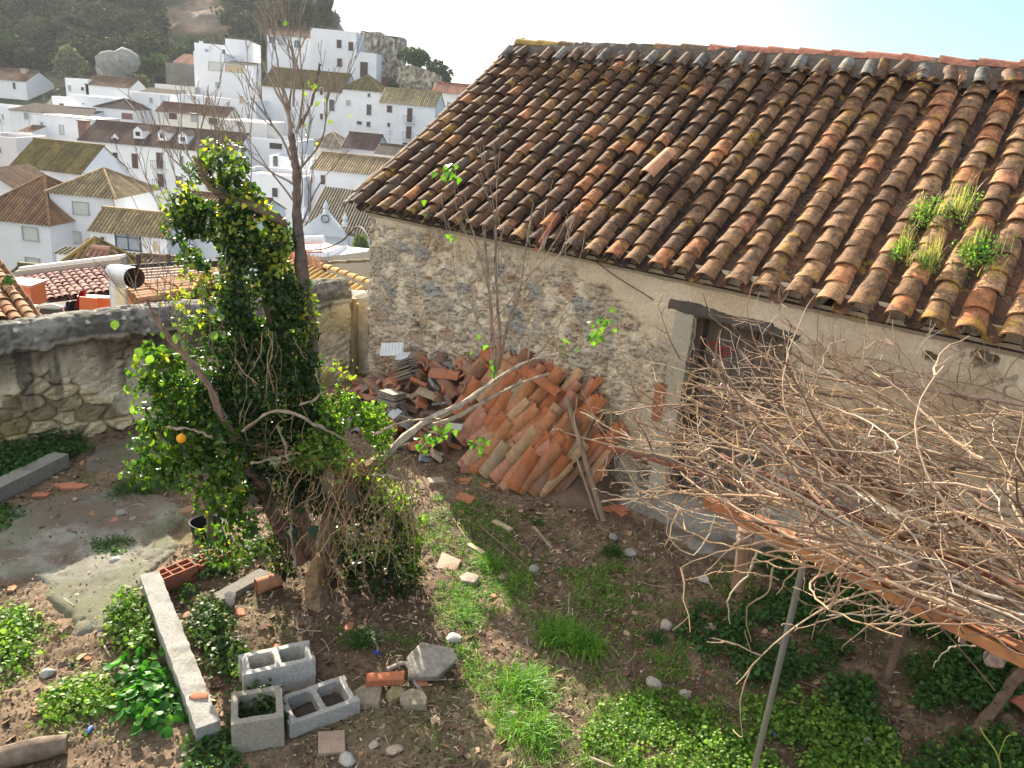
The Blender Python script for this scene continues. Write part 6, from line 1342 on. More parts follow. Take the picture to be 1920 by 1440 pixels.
# concrete post lying towards the camera
A = G(283, 1112); B_ = G(392, 1392); A = A + vec(0, 0, .10); B_ = B_ + vec(0, 0, .06); R3 = frame_from(A, B_)
b = Buf(); rough_box(b, (A + B_) / 2, (np.linalg.norm(B_ - A), .125, .13), R3, (.40, .385, .35), 5, .006)
tag(center_origin(b.build('concrete_beam', M['concrete']), (A + B_) / 2), 'long pale concrete beam lying towards the camera with a tile shard on it', 'beam')
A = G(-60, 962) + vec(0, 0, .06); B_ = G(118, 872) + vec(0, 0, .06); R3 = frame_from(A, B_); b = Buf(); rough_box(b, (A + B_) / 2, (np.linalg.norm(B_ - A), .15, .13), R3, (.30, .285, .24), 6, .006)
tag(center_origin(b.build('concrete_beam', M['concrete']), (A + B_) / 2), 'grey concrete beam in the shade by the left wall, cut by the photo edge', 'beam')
slabstone('tile_shard', 'orange tile shard lying on the near end of the concrete beam', 'tile shard', 375, 1340, (.10, .06), .012, (.55, .22, .12), .2, (.1, 0), 12, 'terracotta', sides=5, dz=.125)
# hollow concrete blocks
def hollow_block(label, corner_px, yaw, size=(.40, .20, .20), cells=2, lie='up', tilt=0.0, col=(.50, .485, .44), wall=.032, open_side=False, z0=0.0):
    """lie 'up': holes vertical; built as a shell with real holes"""
    Lx, Ly, Lz = size; P = G(*corner_px) + vec(0, 0, z0); R3 = rotz(yaw) @ rotx(tilt); t = thing('concrete_block', label, 'block', P, 'hollow concrete blocks'); b = Buf(); r_ = np.random.default_rng(int(corner_px[0]))
    xs = [0] + [wall + (Lx - wall) * k / cells for k in range(cells)]
    def wb(x0, x1, y0, y1, sd_): rough_box(b, P + R3 @ vec((x0 + x1) / 2, (y0 + y1) / 2, Lz / 2), (x1 - x0, y1 - y0, Lz), R3, np.asarray(col) * r_.uniform(.94, 1.05), sd_, .003)
    wb(0, Lx, 0, wall, 1)
    wb(0, Lx, Ly - wall, Ly, 2)
    cw = (Lx - wall) / cells
    for k in range(cells + 1):
        if open_side and k == 0: continue
        wb(cw * k, cw * k + wall, wall - .002, Ly - wall + .002, 3 + k)
    # rounded inner corners
    for k in range(cells):
        for (cx, sx_) in ((cw * k + wall, 1), (cw * (k + 1), -1)):
            for (cy, sy_) in ((wall, 1), (Ly - wall, -1)):
                q = .028; a = np.linspace(0, math.pi / 2, 5); ring = np.stack([cx + sx_ * q - sx_ * q * np.cos(a), cy + sy_ * q - sy_ * q * np.sin(a)], 1); ring = np.concatenate([[[cx - sx_ * .004, cy - sy_ * .004]], ring]); V = np.concatenate([np.column_stack([ring, np.full(6, .003)]), np.column_stack([ring, np.full(6, Lz - .003)])])
                F = [np.array([[i, (i + 1) % 6, (i + 1) % 6 + 6, i + 6] for i in range(6)]), np.array([[0, 1, 2, 3, 4, 5]]), np.array([[11, 10, 9, 8, 7, 6]])]
                if sx_ * sy_ < 0: F = [f[:, ::-1] for f in F]
                b.add(V @ R3.T + P, F, np.asarray(col) * .97)
    if cells == 2 and not open_side:      # end notches
        for x_ in (-.012, Lx):
            for y_ in (0, Ly - .045): rough_box(b, P + R3 @ vec(x_ + .006, y_ + .0225, Lz / 2), (.016, .045, Lz - .004), R3, np.asarray(col), 9, .002)
    b.build('shell', M['concrete'], t)
    bb = Buf(); V, F = rock((0, 0, 0), (Lx * .9, Ly * .9, .05), 3); bb.add(V @ R3.T + P + R3 @ vec(Lx / 2, Ly / 2, .01), F, (.09, .065, .05)); bb.build('soil_filling', M['soil'], t); return t
def yaw_of(p0, p1): a = G(*p0); b_ = G(*p1); return math.atan2(b_[1] - a[1], b_[0] - a[0]), np.linalg.norm((b_ - a)[:2])
y1_, _ = yaw_of((462, 1312), (582, 1285))
hollow_block('clean hollow concrete block with two square holes, farthest of the three', (462, 1318), y1_ + .03, (.385, .19, .20), 2)
y2_, _ = yaw_of((545, 1388), (665, 1345))
hollow_block('low set hollow block with soil in its two holes, rightmost of the three', (548, 1385), y2_ + .02, (.385, .24, .10), 2, col=(.46, .44, .40))
hollow_block('broken rough hollow block with one open cell holding weeds, leftmost of the three', (435, 1415), y1_ - .10, (.27, .25, .20), 1, col=(.37, .34, .27), wall=.036)
# hollow clay bricks
def clay_brick(label, px, py, yaw, L_, holes, z=0.0, tilt=0, group='hollow red bricks'):
    P = G(px, py) + vec(0, 0, z); R3 = rotz(yaw) @ rotx(tilt); t = thing('hollow_brick', label, 'brick', P, group); W_, H_ = .125, .11; b = Buf(); c = (.36, .12, .065); w_ = .010
    def bb_(x0, x1, y0, y1, z0, z1): b.add(*box(P + R3 @ vec((x0 + x1) / 2, (y0 + y1) / 2, (z0 + z1) / 2), (x1 - x0, y1 - y0, z1 - z0), R3), c)
    bb_(0, L_, 0, w_, 0, H_); bb_(0, L_, W_ - w_, W_, 0, H_); bb_(w_ * 0, L_, W_ / 2 - w_ / 2, W_ / 2 + w_ / 2, 0, H_ - .002)
    for k in range(holes + 1): x_ = (L_ - w_) * k / holes; bb_(x_, x_ + w_, w_, W_ / 2 - w_ / 2, .001, H_ - .001); bb_(x_, x_ + w_, W_ / 2 + w_ / 2, W_ - w_, .001, H_ - .001)
    bb_(w_, L_ - w_, w_, W_ - w_, 0, .015); b.build('shell', M['terracotta'], t)
ya, La = yaw_of((305, 1112), (362, 1085))
clay_brick('red hollow brick with open cells touching the far end of the concrete beam', 304, 1116, ya, .27, 3, .01)
clay_brick('red hollow brick half buried behind the first one, under the ivy leaves', 378, 1082, ya + .12, .30, 4, -.02)
b = Buf(); P = G(425, 1112); R3 = rotz(ya + .1); rough_box(b, P + vec(.08, .06, .02), (.42, .10, .05), R3, (.24, .22, .19), 4, .004); tag(center_origin(b.build('concrete_kerb', M['concrete']), P), 'thin grey concrete strip next to the buried hollow brick', 'kerb')
# fallen clay pipe / pot
t = thing('clay_pipe', 'short terracotta pipe lying open mouthed left of the tree foot', 'pipe', G(500, 1118)); P = G(482, 1112) + vec(0, 0, .05); Q_ = G(525, 1096) + vec(0, 0, .05)
b = Buf(); V, F = tube([P, (P + Q_) / 2, Q_], [.058, .052, .05], 20, cap=False); b.add(V, F, (.42, .19, .10)); V, F = tube([P, (P + Q_) / 2, Q_], [.049, .044, .042], 20, cap=False); b.add(V, [F[0][:, ::-1]], (.40, .18, .10))
V1, _ = tube([P, P + (Q_ - P) * .01], [.058, .058], 20, cap=False); V2, _ = tube([P, P + (Q_ - P) * .01], [.049, .049], 20, cap=False); b.add(np.concatenate([V1[:20], V2[:20]]), np.array([[i, i + 20, (i + 1) % 20 + 20, (i + 1) % 20] for i in range(20)]), (.44, .2, .11)); b.build('shell', M['terracotta'], t)
b = Buf(); P = G(431, 1135); b.add(*tube([P + vec(0, 0, .005), P + vec(.005, 0, .085)], [.028, .036], 14, cap=False), (.50, .48, .46)); b.add(*tube([P + vec(.005, 0, .083), P + vec(.005, 0, .088)], [.039, .039], 14, cap=False), (.7, .68, .66)); tag(center_origin(b.build('plastic_cup', M['plain']), P), 'small cloudy plastic cup standing in the leaf litter', 'cup')
# black bucket among the leaves
t = thing('plastic_bucket', 'dented black plastic bucket half hidden under the orange tree leaves', 'bucket', G(388, 1008)); P = G(388, 1006)
a = np.linspace(0, 2 * math.pi, 25)[:-1]; prof = [(.085, 0), (.10, .06), (.112, .13), (.118, .135), (.106, .13), (.095, .06), (.08, .015)]
V = np.array([P + vec(math.cos(t_) * r__ * (1 + .12 * math.sin(2 * t_ + z_ * 9)), math.sin(t_) * r__, z_) for (r__, z_) in prof for t_ in a]); n = 24
F = np.array([[k * n + i, k * n + (i + 1) % n, (k + 1) * n + (i + 1) % n, (k + 1) * n + i] for k in range(len(prof) - 1) for i in range(n)]); b = Buf(); b.add(V, F, (.018, .018, .024)); b.build('body', M['plain'], t)
b = Buf(); b.add(V[-n:], np.arange(n).reshape(1, -1), (.07, .05, .04)); b.build('soil', M['soil'], t)
# stones and tiles by name
def stone(label, px, py, size, col, seed, tilt=(0, 0), rot=0, dz=0.0, name='stone', cat='stone', group=None):
    P = G(px, py); R3 = rotz(rot) @ rotx(tilt[0]) @ roty(tilt[1]); b = Buf(); b.add(*rock(P + vec(0, 0, size[2] * .3 + dz), size, seed, .25, R3), col); return tag(center_origin(b.build(name, M['stone']), P), label, cat, group)
slabstone('flat_stone', 'big flat grey brown stone tilted on the soil, right of the blocks', 'stone', 805, 1262, (.30, .25), .06, (.36, .32, .26), .5, (.28, -.15), 21, sides=6, dz=.05)
slabstone('brick_half', 'orange brick lying edgeways below the big flat stone', 'brick', 722, 1290, (.25, .07), .045, (.50, .17, .08), .22, (.1, 0), 22, 'terracotta', sides=4, reg=True, dz=.05)
slabstone('flat_stone', 'brownish flat stone touching the right hollow block', 'stone', 690, 1312, (.21, .17), .04, (.34, .28, .20), -.1, (.15, 0), 23, sides=5)
slabstone('flat_stone', 'yellow brown stone under the orange edgeways brick', 'stone', 742, 1308, (.13, .11), .05, (.36, .29, .15), .3, (.2, .1), 24, sides=5)
slabstone('flat_stone', 'rounded buff stone right of the yellow brown one', 'stone', 775, 1320, (.17, .14), .05, (.34, .29, .20), -.4, (.1, 0), 25, sides=7)
slabstone('flat_tile', 'square tan tile lying below the right hollow block', 'tile', 622, 1396, (.16, .16), .025, (.44, .32, .23), .25, (.05, .03), 26, 'terracotta', sides=4, reg=True)
slabstone('flat_tile', 'large pale pink broken tile in the grass right of the ivy', 'tile', 835, 1057, (.28, .19), .025, (.58, .36, .27), -.35, (.12, 0), 27, 'terracotta', sides=4)
slabstone('flat_stone', 'pale brown stone below the pale pink tile', 'stone', 880, 1090, (.15, .13), .04, (.46, .38, .31), .2, (0, 0), 28, sides=6)
slabstone('flat_tile', 'ochre slab piece on the floor beside the orange diamond tile', 'tile', 252, 1018, (.12, .10), .025, (.40, .26, .13), .3, (0, 0), 29, 'terracotta', sides=5)
slabstone('flat_tile', 'orange diamond shaped tile on the shaded concrete floor', 'tile', 312, 1020, (.17, .11), .018, (.50, .24, .13), -.35, (0, 0), 30, 'terracotta', sides=4)
slabstone('flat_tile', 'round cornered orange shard above the diamond tile', 'tile', 305, 998, (.09, .08), .018, (.46, .20, .11), .1, (0, 0), 31, 'terracotta', sides=6)
slabstone('flat_stone', 'white flat stone beside the round cornered shard', 'stone', 280, 1000, (.10, .07), .02, (.55, .55, .52), .3, (0, 0), 32, sides=5)
slabstone('tile_shard', 'long orange brick piece lying near the end of the left concrete beam', 'tile shard', 130, 915, (.30, .10), .03, (.52, .20, .11), .12, (.1, 0), 33, 'terracotta', sides=5)
slabstone('tile_shard', 'orange shard beside the middle of the left concrete beam', 'tile shard', 76, 930, (.15, .11), .02, (.48, .18, .10), .2, (0, 0), 34, 'terracotta', sides=4)
slabstone('flat_stone', 'brownish stone behind the black bucket', 'stone', 352, 962, (.14, .12), .04, (.36, .22, .13), .4, (0, 0), 35, sides=6)
for k, (px, py, s_, lab) in enumerate([(25, 990, .10, 'small orange chip at the left edge of the concrete floor'), (124, 1036, .08, 'orange chip on the mossy middle of the floor'), (216, 978, .11, 'orange shard under the grass patch by the tree'), (190, 992, .07, 'tiny orange chip on the grey floor'), (172, 998, .05, 'tinier orange chip left of its neighbour'), (278, 1035, .05, 'brown round chip below the ochre slab'),
        (150, 1135, .08, 'orange shard where shade meets sun on the floor'), (24, 1106, .08, 'brown orange shard in the litter at the left edge'), (197, 1318, .12, 'orange square shard beside the sunny weeds at lower left'), (166, 1238, .05, 'orange chip on the sunny litter path'), (65, 1335, .05, 'small orange chip in the litter at lower left'), (655, 1178, .10, 'reddish brick chip in shade under the tree'), (790, 1282, .12, 'dull red tile piece beyond the orange edgeways brick'),
        (1320, 1160, .10, 'orange brown stone in the weeds left of the hanging cane'), (1640, 1150, .18, 'curved orange shard in the weeds under the pergola'), (925, 1120, .06, 'pinkish chip in the grass'), (1208, 880, .09, 'orange chip by the wall near the door sill'), (450, 1150, .10, 'rosy brick fragment in the litter'), (520, 1215, .06, 'tiny rosy chip in the litter below the tree')]):
    slabstone('tile_shard', lab, 'tile shard', px, py, (s_, s_ * .7), .018, vec(.48, .20, .11) * (.8 + .4 * ((k * 37) % 10) / 10), k * .7, (.05, 0), 60 + k, 'terracotta', sides=4 + k % 2)
for k, (px, py, s_, c_, lab) in enumerate([(850, 1200, .10, (.50, .48, .43), 'white stone beside the big flat stone'), (1248, 1177, .11, (.52, .46, .38), 'pale stone by the small dark grass tuft'), (650, 1428, .10, (.56, .53, .46), 'white lump of stone at the bottom, below the square tile'), (740, 1410, .09, (.55, .42, .30), 'tan stone at the bottom between tile and soil patch'), (700, 1400, .06, (.5, .42, .32), 'small tan pebble near the square tile'),
        (1225, 1285, .10, (.46, .42, .36), 'whitish rubble lump above the sunny grass'), (1285, 1305, .08, (.45, .41, .35), 'pale rubble stone at the right of the sunny litter'), (1150, 1010, .09, (.33, .32, .30), 'grey stone near the barn apron'), (1180, 1040, .12, (.35, .34, .31), 'larger grey stone near the barn apron'), (1330, 1180, .09, (.5, .42, .33), 'stone in the weeds by the pergola shade'),
        (1318, 1090, .10, (.50, .47, .42), 'pale stone left of the short pergola post'), (1450, 1160, .14, (.33, .31, .30), 'grey stone lying in the pergola weeds'), (1000, 1070, .09, (.36, .34, .31), 'brown stone right of the big thin stick'), (940, 1085, .07, (.45, .33, .25), 'brown rounded stone at the far grass tuft'), (230, 965, .10, (.32, .31, .27), 'grey slab stone on the floor above the shards'),
        (250, 975, .06, (.36, .34, .3), 'grey pebble on the floor'), (85, 1075, .07, (.30, .30, .28), 'dark grey pebble on the floor'), (145, 1120, .05, (.5, .5, .42), 'pale pebble at the sunlit floor edge'), (215, 1055, .09, (.45, .45, .43), 'pale elongated stone below the floor weeds'), (465, 1112, .035, (.6, .58, .5), 'pale round pebble beside the clay pipe'),
        (235, 1270, .10, (.48, .38, .28), 'buff stone beside the leafy plant at lower left'), (90, 1265, .09, (.42, .40, .36), 'flat grey stone on the lower left path'), (1620, 1395, .10, (.55, .52, .48), 'white stone in the dark soil at lower right'), (960, 1345, .07, (.5, .42, .32), 'small sunny stone by the brown soil patch')]):
    stone(lab, px, py, (s_, s_ * .8, s_ * .55), c_, 100 + k, (.2, .1), k * 1.1)
# planks, sticks
def gp(px, py, dz=.012): return G(px, py) + vec(0, 0, dz)
plank('plank', 'pale short plank in the weeds before the tile stack', 'plank', gp(925, 980), gp(958, 997), .06, .025, (.50, .40, .26), seed=11)
plank('plank', 'grey brown lath lying diagonally right of the centre path', 'plank', gp(1000, 990), gp(1035, 1032), .025, .015, (.34, .26, .18), seed=12)
plank('plank', 'pale split wood chip pointing at the grass tuft', 'plank', gp(878, 1022), gp(908, 1040), .045, .012, (.62, .50, .32), seed=13)
def stick(label, pts, r, col=(.26, .19, .13), name='stick', group=None):
    P = spline([gp(px, py, r + .008 + .01 * math.sin(i * 2.1)) for i, (px, py) in enumerate(pts)], 14); b = Buf(); V, F = tube(P, np.linspace(r, r * .5, len(P)), 6); b.add(V, F, col); return tag(center_origin(b.build(name, M['twig']), P[0]), label, 'stick', group)
stick('long thin dark stick lying diagonally from the stack to the grass tufts', [(900, 990), (950, 1035), (1010, 1085)], .009, (.20, .14, .10))
stick('straight twig next to the grey brown lath', [(1010, 1010), (990, 1038)], .006)
stick('pale twig running along the ground below the stack', [(850, 975), (872, 1010), (890, 1022)], .004, (.40, .33, .25))
stick('forked grey root branch on the soil by the orange edgeways brick', [(725, 1262), (760, 1252), (778, 1285), (792, 1302)], .016, (.36, .32, .27))
stick('twig on the shaded floor by the white flat stone', [(228, 960), (262, 950), (285, 962)], .006, (.40, .34, .28))
stick('short brown stick beside the shard at the shade edge', [(117, 1125), (140, 1143)], .010, (.36, .26, .18))
stick('dark twig under the floor weeds', [(190, 1050), (176, 1068)], .004, (.10, .08, .06))
stick('twig lying in the litter right of the lower left weeds', [(196, 1215), (208, 1238)], .007, (.40, .32, .24))
stick('thin twig across the litter by the small chip', [(140, 1262), (178, 1240)], .005)
stick('long straw stick in the litter near the broken block', [(262, 1300), (252, 1365)], .005, (.45, .38, .28))
stick('dry stick in the dark soil under the pergola', [(1495, 1245), (1550, 1290), (1600, 1350)], .008, (.24, .16, .11))
stick('second dry stick crossing under the pergola', [(1480, 1240), (1560, 1262), (1650, 1300)], .006, (.28, .19, .13))
stick('dry cane on the soil near the thin pergola post', [(1560, 1350), (1640, 1345), (1700, 1352)], .006, (.32, .24, .18))
stick('twig standing out of the weeds on the centre path', [(1065, 1160), (1067, 1115)], .005, (.42, .36, .28))
stick('stick at the bottom edge right of centre', [(1105, 1425), (1150, 1445)], .010, (.42, .33, .24))
for k in range(12):
    rg = np.random.default_rng(300 + k); px = rg.uniform(1480, 1620); py = rg.uniform(1215, 1330); a = rg.uniform(-.6, .8); L_ = rg.uniform(40, 90)
    stick('thin brown vine pruning in the loose heap of prunings under the pergola', [(px, py), (px + L_ * .5 * math.cos(a), py + L_ * .5 * math.sin(a) + 6), (px + L_ * math.cos(a), py + L_ * math.sin(a))], .004, (.25, .15, .10), 'vine_pruning', 'heap of vine prunings under the pergola')
# weathered log bottom left
b = Buf(); P0 = gp(-40, 1445, .04); P1 = gp(128, 1408, .05); P = spline([P0, (P0 + P1) / 2 + vec(0, 0, .01), P1], 16); V, F = tube(P, np.interp(np.linspace(0, 1, len(P)), [0, .7, 1], [.055, .06, .045]), 14); ang = np.arange(len(V)) % 14; V[:, 2] += .008 * (fbm(ang * 1.3, np.arange(len(V)) // 14 * .25, 3, 4) - .5) * 2; b.add(V, F, (.24, .18, .13)); tag(center_origin(b.build('log', M['bark']), P0), 'weathered grey brown log end in the bottom left corner', 'log')
# timbers bottom right
plank('old_timber', 'dark old timber rising at the lower right edge', 'timber', gp(1815, 1395, .02), G(1915, 1300) + vec(.05, .1, .12), .07, .05, (.19, .125, .085), seed=15)
plank('old_timber', 'second darker timber leaning behind at the lower right edge', 'timber', gp(1845, 1350, .02), G(1930, 1255) + vec(.05, .1, .10), .05, .04, (.15, .10, .07), seed=16)
V, F = arc_tile(.3, .10, .09, th=.014, seg=12); b = Buf(); P = G(1905, 1345); b.add(V @ (rotz(-1.2) @ rotx(.3)).T + P + vec(0, 0, .02), F, (.32, .12, .07)); tag(center_origin(b.build('broken_pot', M['terracotta']), P), 'broken curved piece of a dark terracotta pot at the lower right edge', 'pot')
# little coloured rubbish
for (px, py, c_, lab) in [(168, 1372, (.10, .22, .55), 'crumpled light blue plastic wrapper at the lower left'), (706, 1226, (.02, .03, .45), 'deep blue plastic scrap under the tree'), (1450, 1378, (.10, .12, .30), 'dark bluish scrap in the soil at lower right')]:
    b = Buf(); V, F = rock(G(px, py) + vec(0, 0, .015), (.055, .025, .02), int(px), .6, rotz(px)); b.add(V, F, c_); tag(center_origin(b.build('plastic_scrap', M['plain']), G(px, py)), lab, 'litter')
b = Buf(); V, F = rock(G(133, 1248) + vec(0, 0, .012), (.04, .03, .025), 4); b.add(V, F, (.03, .03, .03)); tag(center_origin(b.build('black_cap', M['plain']), G(133, 1248)), 'tiny black cap on the path at lower left', 'litter')
# cables
def cable(name, label, pts, r, cat='cable'):
    b = Buf(); P = spline(pts, 30); b.add(*tube(P, r, 6), (.03, .028, .026)); tag(center_origin(b.build(name, M['plain']), P[0]), label, cat)
o_ = .05
cable('wall_cable', 'thin dark cable sagging below the eaves at the barn corner', [onplane(x, y, BW(0, o_, 0), BN) for x, y in [(700, 385), (740, 400), (780, 407), (830, 402)]], .004)
cable('wall_cable', 'dark cable slanting down the wall from the eaves to the door lintel', [onplane(x, y, BW(0, o_, 0), BN) for x, y in [(1072, 450), (1140, 508), (1225, 562)]], .004)
cable('overhead_cable', 'black cable hanging from the barn corner over the roofs behind', [BW(S0 + .02, -.05, 1.75)] + [at(x, y, Y) for x, y, Y in [(672, 425, 9.6), (640, 452, 11), (605, 467, 12.5), (560, 470, 14)]], .011)
# ================================================================ vine pergola in front of the barn
ZP = 1.58
pg = thing('pergola', 'low rusty framed vine pergola with orange front beam against the barn wall', 'pergola', G(1405, 1500))
def bar(name, A, B_, w, h, col, parent, mat='wood', seed=0, n=20):
    A = np.asarray(A, float); B_ = np.asarray(B_, float); r_ = np.random.default_rng(seed); x = nrm(B_ - A); y = nrm(np.cross(vec(0, 0, 1) if abs(x[2]) < .9 else vec(0, 1, 0), x)); z = np.cross(x, y); V = []
    for i in range(n):
        c = A + (B_ - A) * i / (n - 1) + r_.normal(size=3) * .0015
        for a_, b_ in ((-1, -1), (1, -1), (1, 1), (-1, 1)): V.append(c + y * a_ * w / 2 + z * b_ * h / 2 + r_.normal(size=3) * .0012)
    F = [[i * 4 + j, i * 4 + (j + 1) % 4, i * 4 + 4 + (j + 1) % 4, i * 4 + 4 + j] for i in range(n - 1) for j in range(4)] + [[3, 2, 1, 0], [4 * n - 4, 4 * n - 3, 4 * n - 2, 4 * n - 1]]
    b = Buf(); b.add(V, np.array(F), col); return b.build(name, M[mat], parent)
M['rust'] = vmat('rusty_paint', .75, 14, .35, .5, .003, 60, dirt=(.16, .06, .035), dirtamt=.6, dirtscale=6)
fa = onz(1325, 940, ZP); fb = onz(1935, 1243, ZP); fd = nrm(fb - fa)
mid = onz(1412, 985, ZP)
bar('front_beam', fa, mid, .05, .05, (.42, .17, .07), pg, 'rust', 1); 
bar('front_beam', mid - fd * .03 + vec(0, 0, .0), fb + fd * 2.2, .048, .046, (.42, .19, .08), pg, 'rust', 2, 40)
bar('front_beam_flange', mid + vec(0, .03, .036), fb + fd * 2.2 + vec(0, .03, .036), .066, .008, (.36, .15, .07), pg, 'rust', 3, 40)
bk_ = -BN
for k, (off, col) in enumerate([(.55, (.20, .075, .05)), (1.05, (.16, .07, .05))]):
    bar('cross_rail', fa + bk_ * off - fd * .2, fb + bk_ * off + fd * 2.2, .035, .035, col, pg, 'rust', 5 + k, 30)
ra = onplane(1142, 838, BW(0, .75, 0), BN); bar('rafter', ra, ra + PR * 1.6 + vec(0, 0, .12), .045, .03, (.30, .10, .065), pg, 'rust', 8)
bar('rafter', onplane(1165, 842, BW(0, .75, 0), BN), onplane(1215, 870, BW(0, .6, 0), BN), .02, .02, (.2, .08, .06), pg, 'rust', 9)
for k in range(7): q = fa + fd * (.5 + k * .62); bar('rafter', q + vec(0, 0, .045), q + bk_ * 1.6 + vec(0, 0, .10),   .022, .022, (.17, .10, .07), pg, 'rust', 12 + k)
# slim galvanised pole, thin wooden post, hanging stub post
pb = G(1398, 1492); pt = at(1530, 1003, pb[1]); pt = vec(pb[0] + .02, pb[1], pt[2] + .03)
b = Buf(); b.add(*box((pb + pt) / 2, (.022, .022, pt[2] - pb[2]), rotz(.5)), (.40, .41, .38)); b.add(*box((pb + pt) / 2 + vec(.0, -.0, 0), (.030, .006, pt[2] - pb[2] - .01), rotz(.5)), (.46, .47, .44)); b.build('metal_pole', M['metal'], pg)
p2 = G(1662, 1278); b = Buf(); top2 = vec(p2[0] - .0, p2[1], ZP + .02); P = spline([p2 - vec(0, 0, .05), p2 * .5 + top2 * .5 + vec(.01, 0, 0), top2], 14); b.add(*tube(P, .026, 9), (.17, .11, .08)); b.build('wooden_post', M['wood'], pg)
s1 = at(1398, 992, 4.35); s0 = at(1382, 1104, 4.35); b = Buf(); P = spline([s0, (s0 + s1) / 2 + vec(.01, 0, 0), s1], 12); b.add(*tube(P, np.linspace(.042, .052, len(P)), 9), (.27, .17, .11)); b.build('hanging_post_stub', M['wood'], pg)
# ---- the vine
vn = thing('grapevine', 'leafless grapevine tangle of pale brown canes sprawling over the pergola', 'vine', G(1690, 1300))
rng = np.random.default_rng(91)
poly = [(1285, 810), (1360, 770), (1450, 710), (1560, 655), (1760, 625), (1960, 600), (2300, 760), (2200, 1250), (1930, 1205), (1700, 1100), (1440, 965), (1300, 930), (1265, 855)]
PC = [(.44, .31, .20), (.32, .205, .125), (.52, .43, .32), (.21, .13, .085), (.46, .31, .17), (.15, .095, .065)]
def inpoly(px, py): return float(poly_sd(np.array([px]), np.array([py]), np.array([(a, b_, 0) for a, b_ in poly]))[0]) > 0
def cane(buf, p, d, L_, r, col, side=3, flat=.9, depth=0):
    n = max(4, int(L_ / .065)); pts = [p]; d = nrm(d); bend = rng.normal(size=3) * .05; zz = nrm(np.cross(d, vec(0, 0, 1)) + rng.normal(size=3) * .5); shoots = []
    for i in range(n):
        d2 = nrm(d + zz * (.16 if i % 2 else -.16) * rng.uniform(.3, 1.5)); q = pts[-1] + d2 * L_ / n; off = np.dot(q - BO, BN)
        if off < .05: d = nrm(d + BN * .8); q = pts[-1] + d * L_ / n
        d = nrm(d + bend + rng.normal(size=3) * .07); d[2] *= flat
        if q[2] < 1.5 and depth == 0: d[2] += .12
        pts.append(q)
        if side and rng.random() < side / n: shoots.append((q, d2))
    R = np.linspace(r, max(.0014, r * .35), len(pts)) * (1 + .25 * (rng.random(len(pts)) < .35)); buf.add(*tube(pts, R, 5, cap=r > .007), np.asarray(col) * rng.uniform(.8, 1.2))
    for q, dd in shoots:
        s = nrm(np.cross(dd, rng.normal(size=3)) + vec(0, 0, .25)); cane(buf, q, dd * .6 + s * .9, L_ * rng.uniform(.12, .38), r * .6, col, 1.6 if depth == 0 else 0, .97, depth + 1)
b = Buf(); cnt = 0
while cnt < 300:
    px = rng.uniform(1230, 2200); py = rng.uniform(600, 1240)
    if not inpoly(px, py): continue
    f = np.clip((py - 640) / 400, 0, 1); z = 1.86 - .22 * f + rng.normal() * .07; p = onz(px, py, z)
    if np.dot(p - BO, BN) < .06: continue
    a = rng.normal() * .42; sg = 1 if rng.random() < .72 else -1; d = sg * (BD * math.cos(a) + BN * math.sin(a) * .8) + vec(0, 0, rng.normal() * .10)
    L_ = rng.uniform(.5, 1.5) * (1 if sg > 0 else .7); r = rng.uniform(.0034, .0092)
    if px < 1500 and sg > 0: L_ *= .6
    col = np.array(PC[int(rng.choice(6, p=[.26, .22, .09, .19, .12, .12]))]); cane(b, p, d, L_, r, col, 3); cnt += 1
# up-standing thin shoots along the wall side and the fan of tips at the left end
for k in range(55):
    px = rng.uniform(1500, 1940); py = rng.uniform(640, 740) - (px - 1400) * .03; p = onz(px, py, 1.88); d = vec(rng.normal() * .5, rng.normal() * .3, 1) ; cane(b, p, d, rng.uniform(.12, .42), rng.uniform(.002, .0035), PC[int(rng.integers(0, 4))], 2, 1.0, 1)
for k in range(34):
    px = rng.uniform(1330, 1450); py = rng.uniform(730, 1000); p = onz(px, py, 1.74 - .15 * (py - 730) / 270); a = rng.normal() * .55; d = BD * math.cos(a) + BN * math.sin(a) + vec(0, 0, rng.normal() * .15 - .02); cane(b, p, d, rng.uniform(.25, .62), rng.uniform(.002, .004), PC[int(rng.integers(0, 5))], 4, 1.0, 0)
for k in range(7):
    px = rng.uniform(1300, 1420); py = rng.uniform(640, 740); p = onz(px + 60, py + 40, 1.86); q = vec(rng.normal() * .3, rng.normal() * .2, .6) + BD * rng.uniform(.3, 1); cane(b, p, q, rng.uniform(.2, .55), rng.uniform(.0018, .003), (.52, .43, .33), 4, 1.0, 1)
for k in range(24):      # front edge: canes poke out past the beam
    t = rng.uniform(.0, 1.0); p = fa + (fb - fa) * t + vec(0, 0, .06 + rng.random() * .06); a = rng.uniform(-.3, 1.4); d = BD * math.cos(a) * (1 if rng.random() < .7 else -1) + BN * math.sin(a) + vec(0, 0, -.12); cane(b, p, d, rng.uniform(.2, .6), rng.uniform(.003, .007), PC[int(rng.integers(0, 6))], 2, 1.0, 1)
